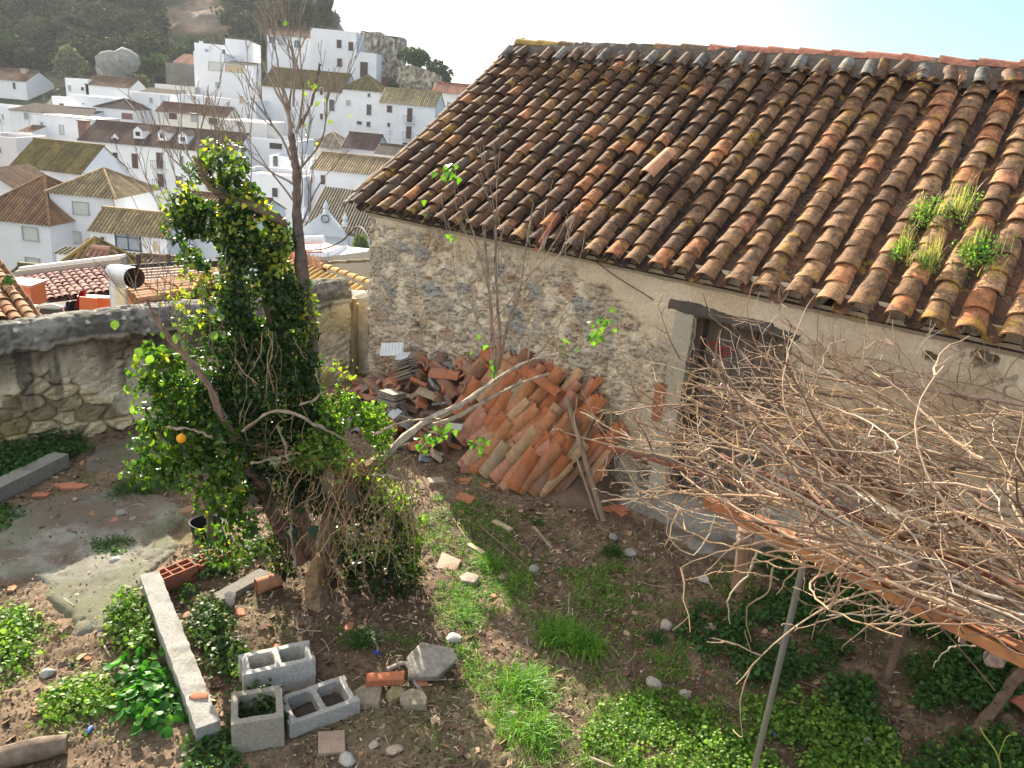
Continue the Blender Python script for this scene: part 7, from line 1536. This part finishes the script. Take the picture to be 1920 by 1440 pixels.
for pts, r in [([(1450, 1060, 4.2), (1440, 1110, 4.2), (1400, 1140, 4.2), (1408, 1205, 4.2)], .006), ([(1420, 1035, 4.2), (1400, 1080, 4.2), (1365, 1120, 4.2), (1370, 1170, 4.2)], .008), ([(1345, 945, 4.4), (1330, 1000, 4.4), (1300, 1040, 4.4), (1255, 1010, 4.4), (1250, 960, 4.45)], .006), ([(1460, 1085, 4.1), (1370, 1070, 4.2), (1285, 1088, 4.2)], .005),
               ([(1710, 1135, 3.7), (1640, 1140, 3.6), (1560, 1160, 3.55), (1487, 1183, 3.5)], .005), ([(1250, 960, 4.6), (1190, 940, 4.7), (1110, 915, 4.8)], .003), ([(1290, 860, 4.9), (1210, 840, 5.0), (1140, 838, 5.0)], .004), ([(1330, 900, 4.8), (1230, 885, 4.9), (1120, 882, 5.0)], .004),
               ([(1830, 1210, 3.3), (1780, 1215, 3.2), (1750, 1250, 3.2)], .005), ([(1300, 870, 5), (1290, 790, 5.1), (1270, 720, 5.1)], .003), ([(1330, 880, 5), (1250, 800, 5.1), (1225, 700, 5.2)], .003)]:
    P = spline(pl(pts), 18); P = P + rng.normal(size=P.shape) * .004; b.add(*tube(P, np.linspace(r, r * .5, len(P)), 6), np.asarray(PC[int(rng.integers(0, 3))]))
tag(b.build('cane_tangle', M['twig'], vn), kind='stuff')
b = Buf()
ARMS = [([(1385, 1010, 4.3), (1460, 1020, 4.35), (1530, 1000, 4.4), (1560, 920, 4.6), (1600, 860, 4.8), (1700, 820, 4.8)], .024), ([(1560, 930, 4.5), (1640, 900, 4.5), (1760, 900, 4.3), (1930, 960, 3.9)], .018), ([(1320, 900, 4.8), (1400, 850, 4.85), (1480, 850, 4.9), (1600, 800, 4.9)], .014),
        ([(1350, 720, 5.3), (1430, 780, 5.2), (1520, 830, 5.0), (1640, 880, 4.7), (1800, 960, 4.2), (1930, 1010, 3.9)], .017), ([(1300, 960, 4.6), (1400, 930, 4.6), (1470, 900, 4.6), (1500, 870, 4.7)], .014), ([(1940, 1080, 3.5), (1850, 1150, 3.4), (1800, 1200, 3.35)], .020),
        ([(1930, 1130, 3.4), (1860, 1190, 3.3), (1830, 1200, 3.3)], .018), ([(1500, 760, 5.2), (1620, 790, 5.0), (1760, 860, 4.6), (1930, 900, 4.3)], .014), ([(1930, 760, 4.7), (1800, 740, 4.9), (1660, 720, 5.1), (1520, 700, 5.3)], .012), ([(1850, 1240, 3.2), (1900, 1225, 3.2), (1950, 1235, 3.2)], .032)]
for pts, r in ARMS:
    P = spline(pl(pts), 30); P = P + rng.normal(size=P.shape) * .006; V, F = tube(P, r * np.interp(np.linspace(0, 1, len(P)), [0, 1], [1.1, .75]) * (1 + .1 * rng.normal(size=len(P))), 9); b.add(V, F, lerp(vec(.28, .18, .14), vec(.42, .31, .26), rng.random()))
vt = G(2090, 1420); P = spline([vt, vt + vec(-.05, .1, .8), at(1960, 1100, 3.45)], 20); b.add(*tube(P, .04, 9), (.26, .18, .14)); b.build('old_arms', M['bark'], vn)
# slender bare shrub rising between the stack and the door
sh = thing('bare_shrub', 'thin leafless shoots rising beside the wall between tile stack and door', 'shrub', G(1190, 900)); b = Buf()
for (x0, y0, x1, y1, L_) in [(1195, 800, 1185, 640, .5), (1200, 800, 1150, 700, .4), (1205, 800, 1240, 680, .5), (1190, 810, 1130, 720, .4), (1215, 790, 1290, 700, .45), (1190, 810, 1160, 660, .55)]:
    p = at(x0, y0, 5.9); q = at(x1, y1, 5.9); twiggy(b, G(1190, 890), (p - G(1190, 890)) + vec(0, 0, .1), .35, .006, 0, rng); twiggy(b, p, q - p, L_, .004, 2, rng, .4, .2, .08, (1, 3), (.42, .34, .27), None, 6)
b.build('shoots', M['twig'], sh)
# ================================================================ ground cover, grass, litter
rng = np.random.default_rng(123)
RND = np.array([[0, 0, 0], [.42, .15, .06], [.50, .55, .02], [.22, .95, .07], [-.22, .95, .07], [-.50, .55, .02], [-.42, .15, .06], [0, .5, -.05]])
RNDF = [np.array([[0, 1, 7], [1, 2, 7], [2, 3, 7], [3, 4, 7], [4, 5, 7], [5, 6, 7], [6, 0, 7]])]
def sample_poly(pxpoly, n, ragged=.12, seed=5, thr=.42, nscale=4.0):
    poly = np.array([onz(*p) for p in pxpoly]); lo = poly.min(0) - .2; hi = poly.max(0) + .2; out = []
    tot = 0
    while tot < n:
        x = rng.uniform(lo[0], hi[0], 4000); y = rng.uniform(lo[1], hi[1], 4000); k = poly_sd(x, y, poly) + ragged * (fbm(x * 5, y * 5, 3, seed) - .5) * 2 > 0
        k &= fbm(x * nscale, y * nscale, 3, seed + 1) + rng.normal(size=len(x)) * .03 > thr; k &= ((x - BO[0]) * BN[0] + (y - BO[1]) * BN[1]) > .05
        k &= ((x - LW0[0]) * LN[0] + (y - LW0[1]) * LN[1]) > .03
        out.append(np.stack([x[k], y[k]], 1)); tot += k.sum()
        if len(out) > 60: break
    P = np.concatenate(out)[:n]; return np.column_stack([P, gz(P[:, 0], P[:, 1])])
def weeds(name, label, pxpoly, n, size, hgt, pal, w, seed, thr=.42, T=RND, TF=RNDF, ragged=.12, stems=True, tilt=.6):
    """rosettes: leaves spread over low domes"""
    nc = max(6, n // 9); C_ = sample_poly(pxpoly, nc, ragged, seed, thr); nc = len(C_); k = rng.integers(0, nc, n); a = rng.uniform(0, 2 * math.pi, n); rr_ = rng.uniform(.1, 1, n) * size * 2.6
    hN = fbm(C_[k, 0] * 3, C_[k, 1] * 3, 3, seed + 8)
    P = C_[k] + np.stack([np.cos(a) * rr_, np.sin(a) * rr_, hgt * (1.0 - .45 * (rr_ / (size * 2.6)) ** 2) * rng.uniform(.35, 1.15, n) * (.5 + 1.1 * hN)], 1); P[:, 2] = np.maximum(P[:, 2], C_[k, 2] + .008)
    z = np.stack([np.cos(a) * tilt, np.sin(a) * tilt, np.ones(n)], 1) + rng.normal(size=(n, 3)) * .38; z /= np.linalg.norm(z, axis=1)[:, None]; y = np.stack([np.cos(a), np.sin(a), np.zeros(n)], 1) + rng.normal(size=(n, 3)) * .4
    y -= z * (y * z).sum(1)[:, None]; y /= np.linalg.norm(y, axis=1)[:, None]; Mx = np.stack([np.cross(y, z), y, z], 2) * (size * rng.uniform(.5, 1.35, n))[:, None, None]
    b = Buf(); b.add(*scatter(T, TF, Mx, P, leafcol(n, rng, pal, w)))
    if stems:
        m_ = n // 3; i = rng.choice(n, m_, replace=False); A = C_[k[i]]; B_ = P[i]; s = vec(.0012, 0, 0); V = np.stack([A - s, A + s, B_ + s, B_ - s], 1).reshape(-1, 3); b.add(V, np.arange(m_ * 4).reshape(-1, 4), (.08, .13, .03))
    o = b.build(name, M['grass']); return tag(o, label, 'weeds' if label else None, kind='stuff')
SUN_PAL = [(.06, .14, .02), (.11, .22, .03), (.17, .30, .045), (.26, .36, .07)]; SHADE_PAL = [(.03, .085, .02), (.05, .13, .028), (.08, .17, .035)]  # sunlit and shaded palettes of the same weeds: light painted into leaf colour
weeds('ground_weeds', 'bright sunlit leafy weeds along the bottom right of centre', [(1290, 1345), (1390, 1310), (1500, 1305), (1600, 1345), (1680, 1410), (1700, 1480), (1380, 1480), (1330, 1400)], 6500, .021, .09, SUN_PAL, [2, 4, 4, 2], 401, .34)
weeds('ground_weeds', 'sunny patch of small weeds below the centre of the yard', [(1130, 1330), (1230, 1300), (1320, 1345), (1350, 1470), (1240, 1490), (1100, 1400)], 3000, .018, .05, SUN_PAL, [2, 4, 4, 2], 402, .38)
weeds('shade_toned_weeds', 'dark green leafy weeds in the pergola shade near its front', [(1340, 1200), (1420, 1130), (1560, 1130), (1600, 1180), (1560, 1260), (1480, 1310), (1400, 1290)], 4200, .025, .10, SHADE_PAL, [3, 4, 2], 403, .34)
weeds('shade_toned_weeds', 'dense dark weeds under the pergola towards the barn wall', [(1420, 1060), (1560, 1030), (1760, 1080), (1930, 1180), (1930, 1300), (1760, 1230), (1640, 1180), (1500, 1140)], 5200, .026, .12, SHADE_PAL, [3, 4, 2], 404, .30)
weeds('shade_toned_weeds', 'dark weeds right of the thin pergola post', [(1690, 1250), (1800, 1220), (1930, 1270), (1930, 1350), (1800, 1340), (1720, 1340)], 2400, .026, .12, SHADE_PAL, [3, 4, 2], 405, .36)
weeds('shade_toned_weeds', 'dark leafy clump at the bottom right beyond the brown soil', [(1530, 1310), (1620, 1300), (1660, 1370), (1600, 1400)], 1100, .026, .12, SHADE_PAL, [2, 4, 3], 406, .3)
weeds('shade_toned_weeds', 'weeds at the bottom right corner of the photo', [(1720, 1400), (1850, 1360), (1930, 1400), (1930, 1480), (1700, 1490)], 1500, .026, .12, SHADE_PAL + SUN_PAL[2:3], [2, 4, 3, 1], 407, .38)
weeds('shade_toned_weeds', 'low weeds left of the pole in the pergola shade edge', [(1290, 1140), (1370, 1110), (1420, 1160), (1330, 1240), (1270, 1200)], 900, .022, .06, SHADE_PAL, [3, 4, 2], 408, .45)
weeds('wall_weeds', 'dark green weeds along the foot of the left boundary wall', [(-60, 880), (0, 850), (90, 825), (150, 812), (170, 850), (120, 868), (0, 935), (-60, 960)], 3400, .026, .12, SHADE_PAL, [4, 4, 1], 409, .25)
weeds('wall_weeds', 'green weeds beside the near side of the left concrete beam', [(-40, 985), (0, 950), (55, 935), (60, 960), (0, 1000), (-40, 1010)], 900, .024, .06, SHADE_PAL + SUN_PAL[1:2], [2, 4, 3, 2], 410, .3)
weeds('floor_weeds', 'small dark green weed patch growing through the concrete floor', [(170, 1030), (210, 1018), (242, 1030), (225, 1045), (180, 1045)], 420, .018, .05, SHADE_PAL + SUN_PAL[1:2], [2, 4, 3, 2], 411, .2)
weeds('path_weeds', 'yellow green weeds at the left edge in the sun', [(-30, 1150), (30, 1150), (75, 1200), (60, 1260), (0, 1270), (-30, 1240)], 1300, .026, .07, SUN_PAL + [(.20, .26, .05)], [1, 3, 4, 2, 1], 412, .38)
weeds('path_weeds', 'leafy sunlit weeds at lower left beside the log', [(95, 1330), (150, 1290), (190, 1290), (205, 1330), (160, 1355), (100, 1360)], 1100, .024, .07, SUN_PAL + [(.20, .26, .05)], [1, 3, 4, 3, 1], 413, .32)
weeds('beam_plant', 'large leaved bright green plant leaning on the left side of the concrete beam', [(245, 1260), (275, 1235), (300, 1275), (318, 1345), (285, 1375), (250, 1330)], 420, .052, .10, [(.035, .14, .022), (.06, .20, .03), (.12, .29, .04)], [3, 4, 2], 414, .1, T=RND * vec(1, 1, 1.3), ragged=.03)
weeds('beam_plant', 'small leaved yellow green ivy bush at the far left side of the concrete beam', [(215, 1140), (248, 1120), (268, 1150), (290, 1215), (260, 1240), (210, 1200)], 1300, .030, .12, [(.05, .12, .02), (.12, .22, .03), (.24, .32, .05)], [3, 4, 2], 415, .2, T=IVY, TF=IVYF, ragged=.05)
weeds('beam_plant', 'dark creeping ivy between the concrete beam and the hollow blocks', [(345, 1120), (400, 1140), (440, 1230), (455, 1300), (440, 1330), (380, 1200)], 1500, .030, .08, [(.03, .075, .016), (.06, .12, .022), (.12, .16, .04)], [4, 4, 1], 416, .36, T=IVY, TF=IVYF)
weeds('beam_plant', 'weeds around the near end of the concrete beam', [(340, 1390), (420, 1400), (430, 1470), (350, 1470)], 500, .024, .06, SHADE_PAL + SUN_PAL[1:2], [3, 4, 2, 1], 417, .4)
weeds('creeping_ivy', 'ivy and dry leaves creeping over the half buried hollow bricks', [(355, 1060), (420, 1030), (500, 1020), (500, 1060), (420, 1085), (370, 1090)], 900, .034, .12, [(.03, .08, .018), (.07, .14, .03), (.16, .2, .05)], [4, 4, 1], 418, .3, T=IVY, TF=IVYF)
P0 = G(470, 1365); b = Buf(); n = 260; P = P0 + vec(.02, .07, .12) + rng.normal(size=(n, 3)) * vec(.07, .06, .035); b.add(*scatter(IVY, IVYF, leafrots(n, np.tile(vec(0, 0, 1), (n, 1)), rng, .2, .6) * .034, P, leafcol(n, rng, [(.03, .07, .018), (.06, .13, .03)], [1, 1])))
tag(center_origin(b.build('ivy_plant', M['leaf']), P0), 'dark ivy growing out of the broken hollow block', 'plant')
P0 = BW(.42, .10, 0); b = Buf(); n = 240; P = P0 + vec(0, 0, .50) + rng.normal(size=(n, 3)) * vec(.06, .04, .12); b.add(*scatter(OVAL, OVALF, leafrots(n, np.tile(vec(0, -.6, 1), (n, 1)), rng, .4, .6) * .035, P, leafcol(n, rng, SHADE_PAL, [3, 4, 2])))
for k in range(5): b.add(*tube([P0 + vec(.01 * k, 0, 0), P0 + vec(.03 * (k - 2), 0, .62)], .003, 4), (.1, .12, .04))
tag(center_origin(b.build('wall_plant', M['leaf']), P0), 'small dark leafy plant against the wall at the right end of the tile stack', 'plant')
weeds('scattered_weeds', 'tiny weed seedlings dotted over the open soil', [(820, 960), (1000, 960), (1220, 1040), (1500, 1200), (1600, 1340), (1400, 1470), (700, 1470), (850, 1200)], 3600, .013, .02, [(.07, .14, .02), (.12, .2, .03), (.17, .22, .05)], [3, 4, 2], 455, .50, ragged=.3, stems=False)
weeds('scattered_weeds', 'small weeds dotted along the sunny left path', [(-30, 1120), (120, 1180), (260, 1250), (340, 1440), (60, 1400), (-30, 1300)], 1100, .014, .025, [(.08, .15, .02), (.14, .22, .03), (.2, .24, .05)], [3, 4, 2], 456, .52, ragged=.3, stems=False)
# grass blades
def blades(C_, n, L_, spread, rngs, lean=.5, wid=.004, pal=SUN_PAL, w=(1, 3, 4, 2), seg=4):
    """arching grass blades from centres C_ (m,3)"""
    m_ = len(C_); k = rngs.integers(0, m_, n); base = C_[k] + rngs.normal(size=(n, 3)) * vec(spread, spread, 0); a = rngs.uniform(0, 2 * math.pi, n); out = np.stack([np.cos(a), np.sin(a), np.zeros(n)], 1); out = out + (base - C_[k]) / max(spread, .001) * .5
    out /= np.linalg.norm(out, axis=1)[:, None]; Ls = L_ * rngs.uniform(.5, 1.2, n); ln = lean * rngs.uniform(.4, 1.7, n); side = np.stack([-out[:, 1], out[:, 0], np.zeros(n)], 1); V = []
    for j in range(seg + 1):
        t = j / seg; th = ln * t * 1.3; hz_ = Ls * (t * np.sin(np.clip(th, 0, 2.2)) * .9); vz = Ls * t * np.cos(np.clip(th * .85, 0, 2.0)); c = base + out * hz_[:, None] + np.stack([0 * vz, 0 * vz, np.maximum(vz, .004)], 1)
        ww = wid * (1 - t ** 1.7) * .5 + .0004; V += [c - side * ww, c + side * ww]
    V = np.stack(V, 1); K = 2 * (seg + 1); F = np.array([[2 * j, 2 * j + 1, 2 * j + 3, 2 * j + 2] for j in range(seg)]); F = (F[None] + (np.arange(n) * K)[:, None, None]).reshape(-1, 4)
    return V.reshape(-1, 3), F, np.repeat(leafcol(n, rngs, pal, w), K, axis=0)
GP = [(.06, .17, .02), (.10, .25, .025), (.17, .34, .04), (.28, .38, .07)]  # tufts in shade use the darker palette, so shade is painted into the blades
for k, (px, py, n, L_, sp, pal, lab) in enumerate([(918, 1062, 420, .13, .040, GP, 'bright rounded grass tuft near the pale pink tile'), (1050, 1195, 420, .17, .07, GP, 'largest grass tuft in the centre of the yard'), (1100, 1215, 330, .20, .045, GP, 'long bladed grass fanning to the right of the largest tuft'), (985, 1290, 380, .17, .075, GP, 'loose sunlit grass tuft below the largest one'), (1000, 1370, 300, .16, .07, GP, 'pale grass tuft near the bottom centre'),
        (880, 1150, 420, .09, .075, GP, 'low bushy bright grass clump right of the ivy skirt'), (870, 1115, 240, .08, .06, GP, 'small bright grass clump just above the bushy one'), (960, 1100, 260, .09, .08, GP, 'spreading low grass right of the rounded tuft'), (1145, 1037, 190, .12, .035, SHADE_PAL, 'small dark grass tuft in the shade near the barn apron'), (1230, 1200, 170, .10, .03, SHADE_PAL, 'tiny dark grass tuft by the pale stone'), (680, 1205, 240, .12, .04, SHADE_PAL, 'dark grass tuft in the shade under the tree'),
        (245, 925, 420, .16, .085, SHADE_PAL, 'wide dark grass clump behind the orange tree'), (300, 915, 260, .13, .07, SHADE_PAL + GP[1:2], 'thin grass stretch right of the wide dark clump'), (440, 935, 120, .12, .05, GP, 'yellowish grass blades behind the bucket'), (795, 978, 140, .08, .03, GP, 'small leafy tuft below the buff brick'), (820, 935, 120, .06, .03, GP, 'tiny tuft beside the buff brick'), (1200, 1330, 160, .12, .05, GP, 'grass tuft among the small sunny weeds'), (1010, 980, 110, .06, .03, SHADE_PAL, 'tiny tuft at the end of the tile stack foot')]):
    P = G(px, py); b = Buf(); b.add(*blades(np.array([P]), n, L_ * .85, sp, rng, 1.15, .006 if L_ > .14 else .0045, pal, [1, 3, 3, 1][:len(pal)] if len(pal) == 4 else [3, 4, 2][:len(pal)]))
    tag(center_origin(b.build('grass_tuft', M['grass']), P), lab, 'grass tuft', 'grass tufts in the yard')
b = Buf()
for (poly, n, L_, sd_, th) in [([(800, 960), (900, 940), (960, 1020), (1010, 1080), (1000, 1130), (900, 1180), (860, 1300), (820, 1180), (800, 1050)], 5200, .045, 421, .40), ([(1060, 1070), (1160, 1060), (1200, 1110), (1150, 1160), (1060, 1130)], 1800, .05, 422, .42), ([(1160, 1230), (1280, 1210), (1300, 1270), (1180, 1290)], 900, .04, 423, .45), ([(950, 1060), (1250, 1120), (1500, 1300), (1300, 1360), (1000, 1260)], 3000, .035, 430, .46),
        ([(860, 1220), (930, 1240), (1030, 1300), (1080, 1400), (980, 1460), (900, 1330)], 2600, .05, 424, .44), ([(1100, 1330), (1260, 1290), (1420, 1400), (1400, 1480), (1080, 1480)], 3600, .05, 425, .40), ([(1290, 1040), (1420, 1080), (1400, 1130), (1300, 1120)], 700, .04, 426, .48), ([(0, 1150), (90, 1180), (80, 1270), (0, 1280)], 500, .05, 427, .45), ([(590, 1180), (760, 1190), (800, 1240), (640, 1250)], 350, .04, 428, .5), ([(880, 880), (1000, 960), (960, 1010), (850, 960)], 900, .04, 429, .45)]:
    C_ = sample_poly(poly, n // 6, .10, sd_, th); b.add(*blades(C_, n, L_, .018, rng, .9, .0035, GP + [(.34, .30, .14)], [2, 4, 3, 1.2, .8], 3))
tag(b.build('short_grass', M['grass']), 'thin short grass scattered over the soil', 'grass', kind='stuff')
# leaf litter: chips, straw and dead leaves
def litter(name, label, n, size, pal, w, box_, seed, aspect=(.12, .5), thr=None, thick=False):
    x = rng.uniform(box_[0], box_[1], n * 2); y = rng.uniform(box_[2], box_[3], n * 2); k = ((x - BO[0]) * BN[0] + (y - BO[1]) * BN[1] > .04) & ((x - LW0[0]) * LN[0] + (y - LW0[1]) * LN[1] > .04)
    if thr is not None: k &= fbm(x * 2.2, y * 2.2, 4, seed) + rng.normal(size=len(x)) * .05 > thr
    # the concrete floors stay fairly clear
    fl = poly_sd(x, y, np.array([onz(*p) for p in [(-200, 1000), (0, 955), (90, 935), (220, 910), (350, 950), (365, 1010), (325, 1050), (275, 1100), (215, 1185), (140, 1195), (70, 1110), (-200, 1060)]])); k &= (fl < 0) | (rng.random(len(x)) < .10)
    x = x[k][:n]; y = y[k][:n]; n = len(x); L_ = size * rng.uniform(.3, 1.4, n); asp = rng.uniform(aspect[0], aspect[1], n)
    T = np.array([[-.5, -.5, 0], [0, -.62, .12], [.5, -.4, .02], [.5, .4, .05], [0, .6, .15], [-.5, .5, 0]]); F = [np.array([[0, 1, 4, 5], [1, 2, 3, 4]])]
    a = rng.uniform(0, 2 * math.pi, n); Mx = np.zeros((n, 3, 3)); Mx[:, 0, 0] = np.cos(a) * L_; Mx[:, 1, 0] = np.sin(a) * L_; Mx[:, 0, 1] = -np.sin(a) * L_ * asp; Mx[:, 1, 1] = np.cos(a) * L_ * asp; Mx[:, 2, 2] = L_ * .5; Mx[:, 2, 0] = rng.normal(size=n) * L_ * .28; Mx[:, 2, 1] = rng.normal(size=n) * L_ * asp * .6
    z = gz(x, y) + .022 * (fbm(x * 16, y * 16, 4, 111, .6) - .5) + .012 * (vnoise(x * 45, y * 45, 7) - .5) + .004 + L_ * .08
    fz = np.where(fl[k][:n] > 0, .03, 0)
    b = Buf(); b.add(*scatter(T, F, Mx, np.stack([x, y, z + fz], 1), leafcol(n, rng, pal, w))); return tag(b.build(name, M['litter']), label, 'litter', kind='stuff')
LB = (-4.6, 3.6, 2.6, 9.2)
litter('bark_litter', 'fine brown bark and leaf litter on the soil', 62000, .0135, [(.17, .11, .07), (.09, .055, .035), (.27, .19, .125), (.38, .29, .19)], [4, 4, 3, 1.5], LB, 431, (.25, .8))
litter('straw_litter', 'pale dry straw and stem litter on the soil', 9000, .045, [(.44, .34, .22), (.30, .20, .12), (.55, .45, .32)], [3, 3, 2], LB, 432, (.05, .13), .46)
litter('dead_leaves', 'curled dead leaves scattered on the soil', 2600, .040, [(.30, .19, .11), (.42, .29, .18), (.18, .10, .06)], [3, 2, 2], LB, 433, (.5, .9), .48)
# pebbles and crumbs
def pebbles(n, s0, s1, seed, pal, w, thr):
    x = rng.uniform(LB[0], LB[1], n * 4); y = rng.uniform(LB[2], LB[3], n * 4); k = ((x - BO[0]) * BN[0] + (y - BO[1]) * BN[1] > .05) & ((x - LW0[0]) * LN[0] + (y - LW0[1]) * LN[1] > .05) & (fbm(x * 1.8, y * 1.8, 4, seed) + rng.normal(size=len(x)) * .07 > thr); x = x[k][:n]; y = y[k][:n]; n = len(x)
    T = np.array([[.5, 0, 0], [-.5, .05, 0], [.05, .5, 0], [0, -.5, .05], [.08, 0, .38], [0, .05, -.3], [.32, .32, .12], [-.3, -.3, .15]]); F = [np.array([[0, 6, 4], [6, 2, 4], [2, 1, 4], [1, 7, 4], [7, 3, 4], [3, 0, 4], [0, 5, 2], [2, 5, 1], [1, 5, 3], [3, 5, 0], [0, 2, 6], [1, 3, 7]])]
    s = s0 + (s1 - s0) * rng.random(n) ** 3; Mx = randrot(n, rng) * s[:, None, None]; Mx[:, 2, :] *= .7
    b = Buf(); b.add(*scatter(T, F, Mx, np.stack([x, y, gz(x, y) + s * .15 + .006], 1), leafcol(n, rng, pal, w))); return b
tag(pebbles(4200, .005, .030, 441, [(.34, .30, .25), (.50, .46, .40), (.24, .19, .15), (.46, .22, .13)], [4, 2, 3, .7], .47).build('gravel', M['stone']), 'small stones and crumbs on the soil', 'gravel', kind='stuff')
# thin twigs lying about
b = Buf()
for k in range(420):
    x = rng.uniform(-4.2, 3.2); y = rng.uniform(2.8, 8.0)
    if (x - BO[0]) * BN[0] + (y - BO[1]) * BN[1] < .1 or (x - LW0[0]) * LN[0] + (y - LW0[1]) * LN[1] < .1: continue
    a = rng.uniform(0, 6.28); L_ = rng.uniform(.06, .28); pts = []
    for i in range(5): a += rng.normal() * .22; x += math.cos(a) * L_ / 5; y += math.sin(a) * L_ / 5; pts.append(vec(x, y, float(gz(x, y)) + .012 + .006 * rng.random()))
    b.add(*tube(pts, rng.uniform(.0012, .0035), 4, cap=False), lerp(vec(.16, .10, .07), vec(.46, .37, .27), rng.random()))
tag(b.build('fallen_twigs', M['twig']), 'thin fallen twigs scattered over the yard', 'twigs', kind='stuff')
# plants rooted on the barn roof
def roof_px(px, py, h=.1):
    w = nrm(np.cross(-BD, nrm(BW(0, RB_, RZ) - BW(0, EO, EZ)))); return onplane(px, py, BW(0, EO, EZ) + w * h, w)
for k, (px, py, r_, n, kind, lab) in enumerate([(1738, 405, 38, 420, 0, 'green fleshy plant cushion on the roof, leftmost upper one'), (1800, 395, 40, 330, 1, 'wispy dry and green plant on the roof beside a gap in the tiles'), (1688, 475, 24, 300, 0, 'small round green cushion on the roof, lowest left one'), (1738, 497, 28, 300, 1, 'yellowish plant with dry stalks low on the roof'), (1832, 478, 48, 600, 0, 'largest green plant clump on the roof near the right edge')]):
    P0 = roof_px(px, py); D_ = np.dot(P0 - CAM, _F); R_ = r_ / FPX * D_; t = thing('roof_plant', lab, 'plant', P0, 'plants rooted on the barn roof'); e = -BD; uu_ = nrm(BW(0, RB_, RZ) - BW(0, EO, EZ))
    a = rng.normal(size=(n, 2)) * .5; P = P0 + e * (a[:, :1] * R_ * .8) + uu_ * (a[:, 1:] * R_ * 1.1) + vec(0, 0, 1) * rng.uniform(0, .07, (n, 1)); b = Buf()
    b.add(*scatter(OVAL, OVALF, leafrots(n, np.tile(vec(0, -.4, 1), (n, 1)), rng, -.5, .7) * (.024 * rng.uniform(.6, 1.4, n))[:, None, None], P, leafcol(n, rng, [(.08, .19, .03), (.15, .30, .05), (.24, .36, .09)], [2, 3, 2]))); b.build('leaves', M['grass'], t)
    C_ = P[rng.integers(0, n, 20)]; b = Buf(); b.add(*blades(C_, 90 if kind else 26, .17, .02, rng, .25, .003, [(.42, .34, .20), (.30, .30, .12)], [2, 1], 4)); b.build('dry_stalks', M['grass'], t)
# young yellow shoot in the bottom right corner
t = thing('yellow_shoot', 'pale yellow green shoot rising at the bottom right corner', 'plant', G(1880, 1480)); b = Buf(); P = spline(pl([(1880, 1480, 3.35), (1872, 1420, 3.35), (1845, 1378, 3.4), (1838, 1365, 3.4)]), 14); b.add(*tube(P, .005, 6), (.42, .46, .12)); b.add(*tube(spline(pl([(1872, 1420, 3.35), (1885, 1385, 3.35), (1895, 1378, 3.35)]), 8), .003, 5), (.42, .46, .12)); b.build('stem', M['grass'], t)
# ================================================================ haze: one closed box of thin air
hz = Buf(); hz.add(*box((0, 232, 30), (850, 504, 102)), (1, 1, 1))
m_ = bpy.data.materials.new('haze'); m_.use_nodes = True; m_.node_tree.nodes.clear()
o_ = N(m_.node_tree, 'ShaderNodeOutputMaterial'); pv = N(m_.node_tree, 'ShaderNodeVolumePrincipled')
pv.inputs['Color'].default_value = (.86, .92, 1, 1); pv.inputs['Density'].default_value = 0.00024; pv.inputs['Anisotropy'].default_value = 0.2
m_.node_tree.links.new(pv.outputs[0], o_.inputs['Volume'])
o = hz.build('haze', m_); o['kind'] = 'stuff'
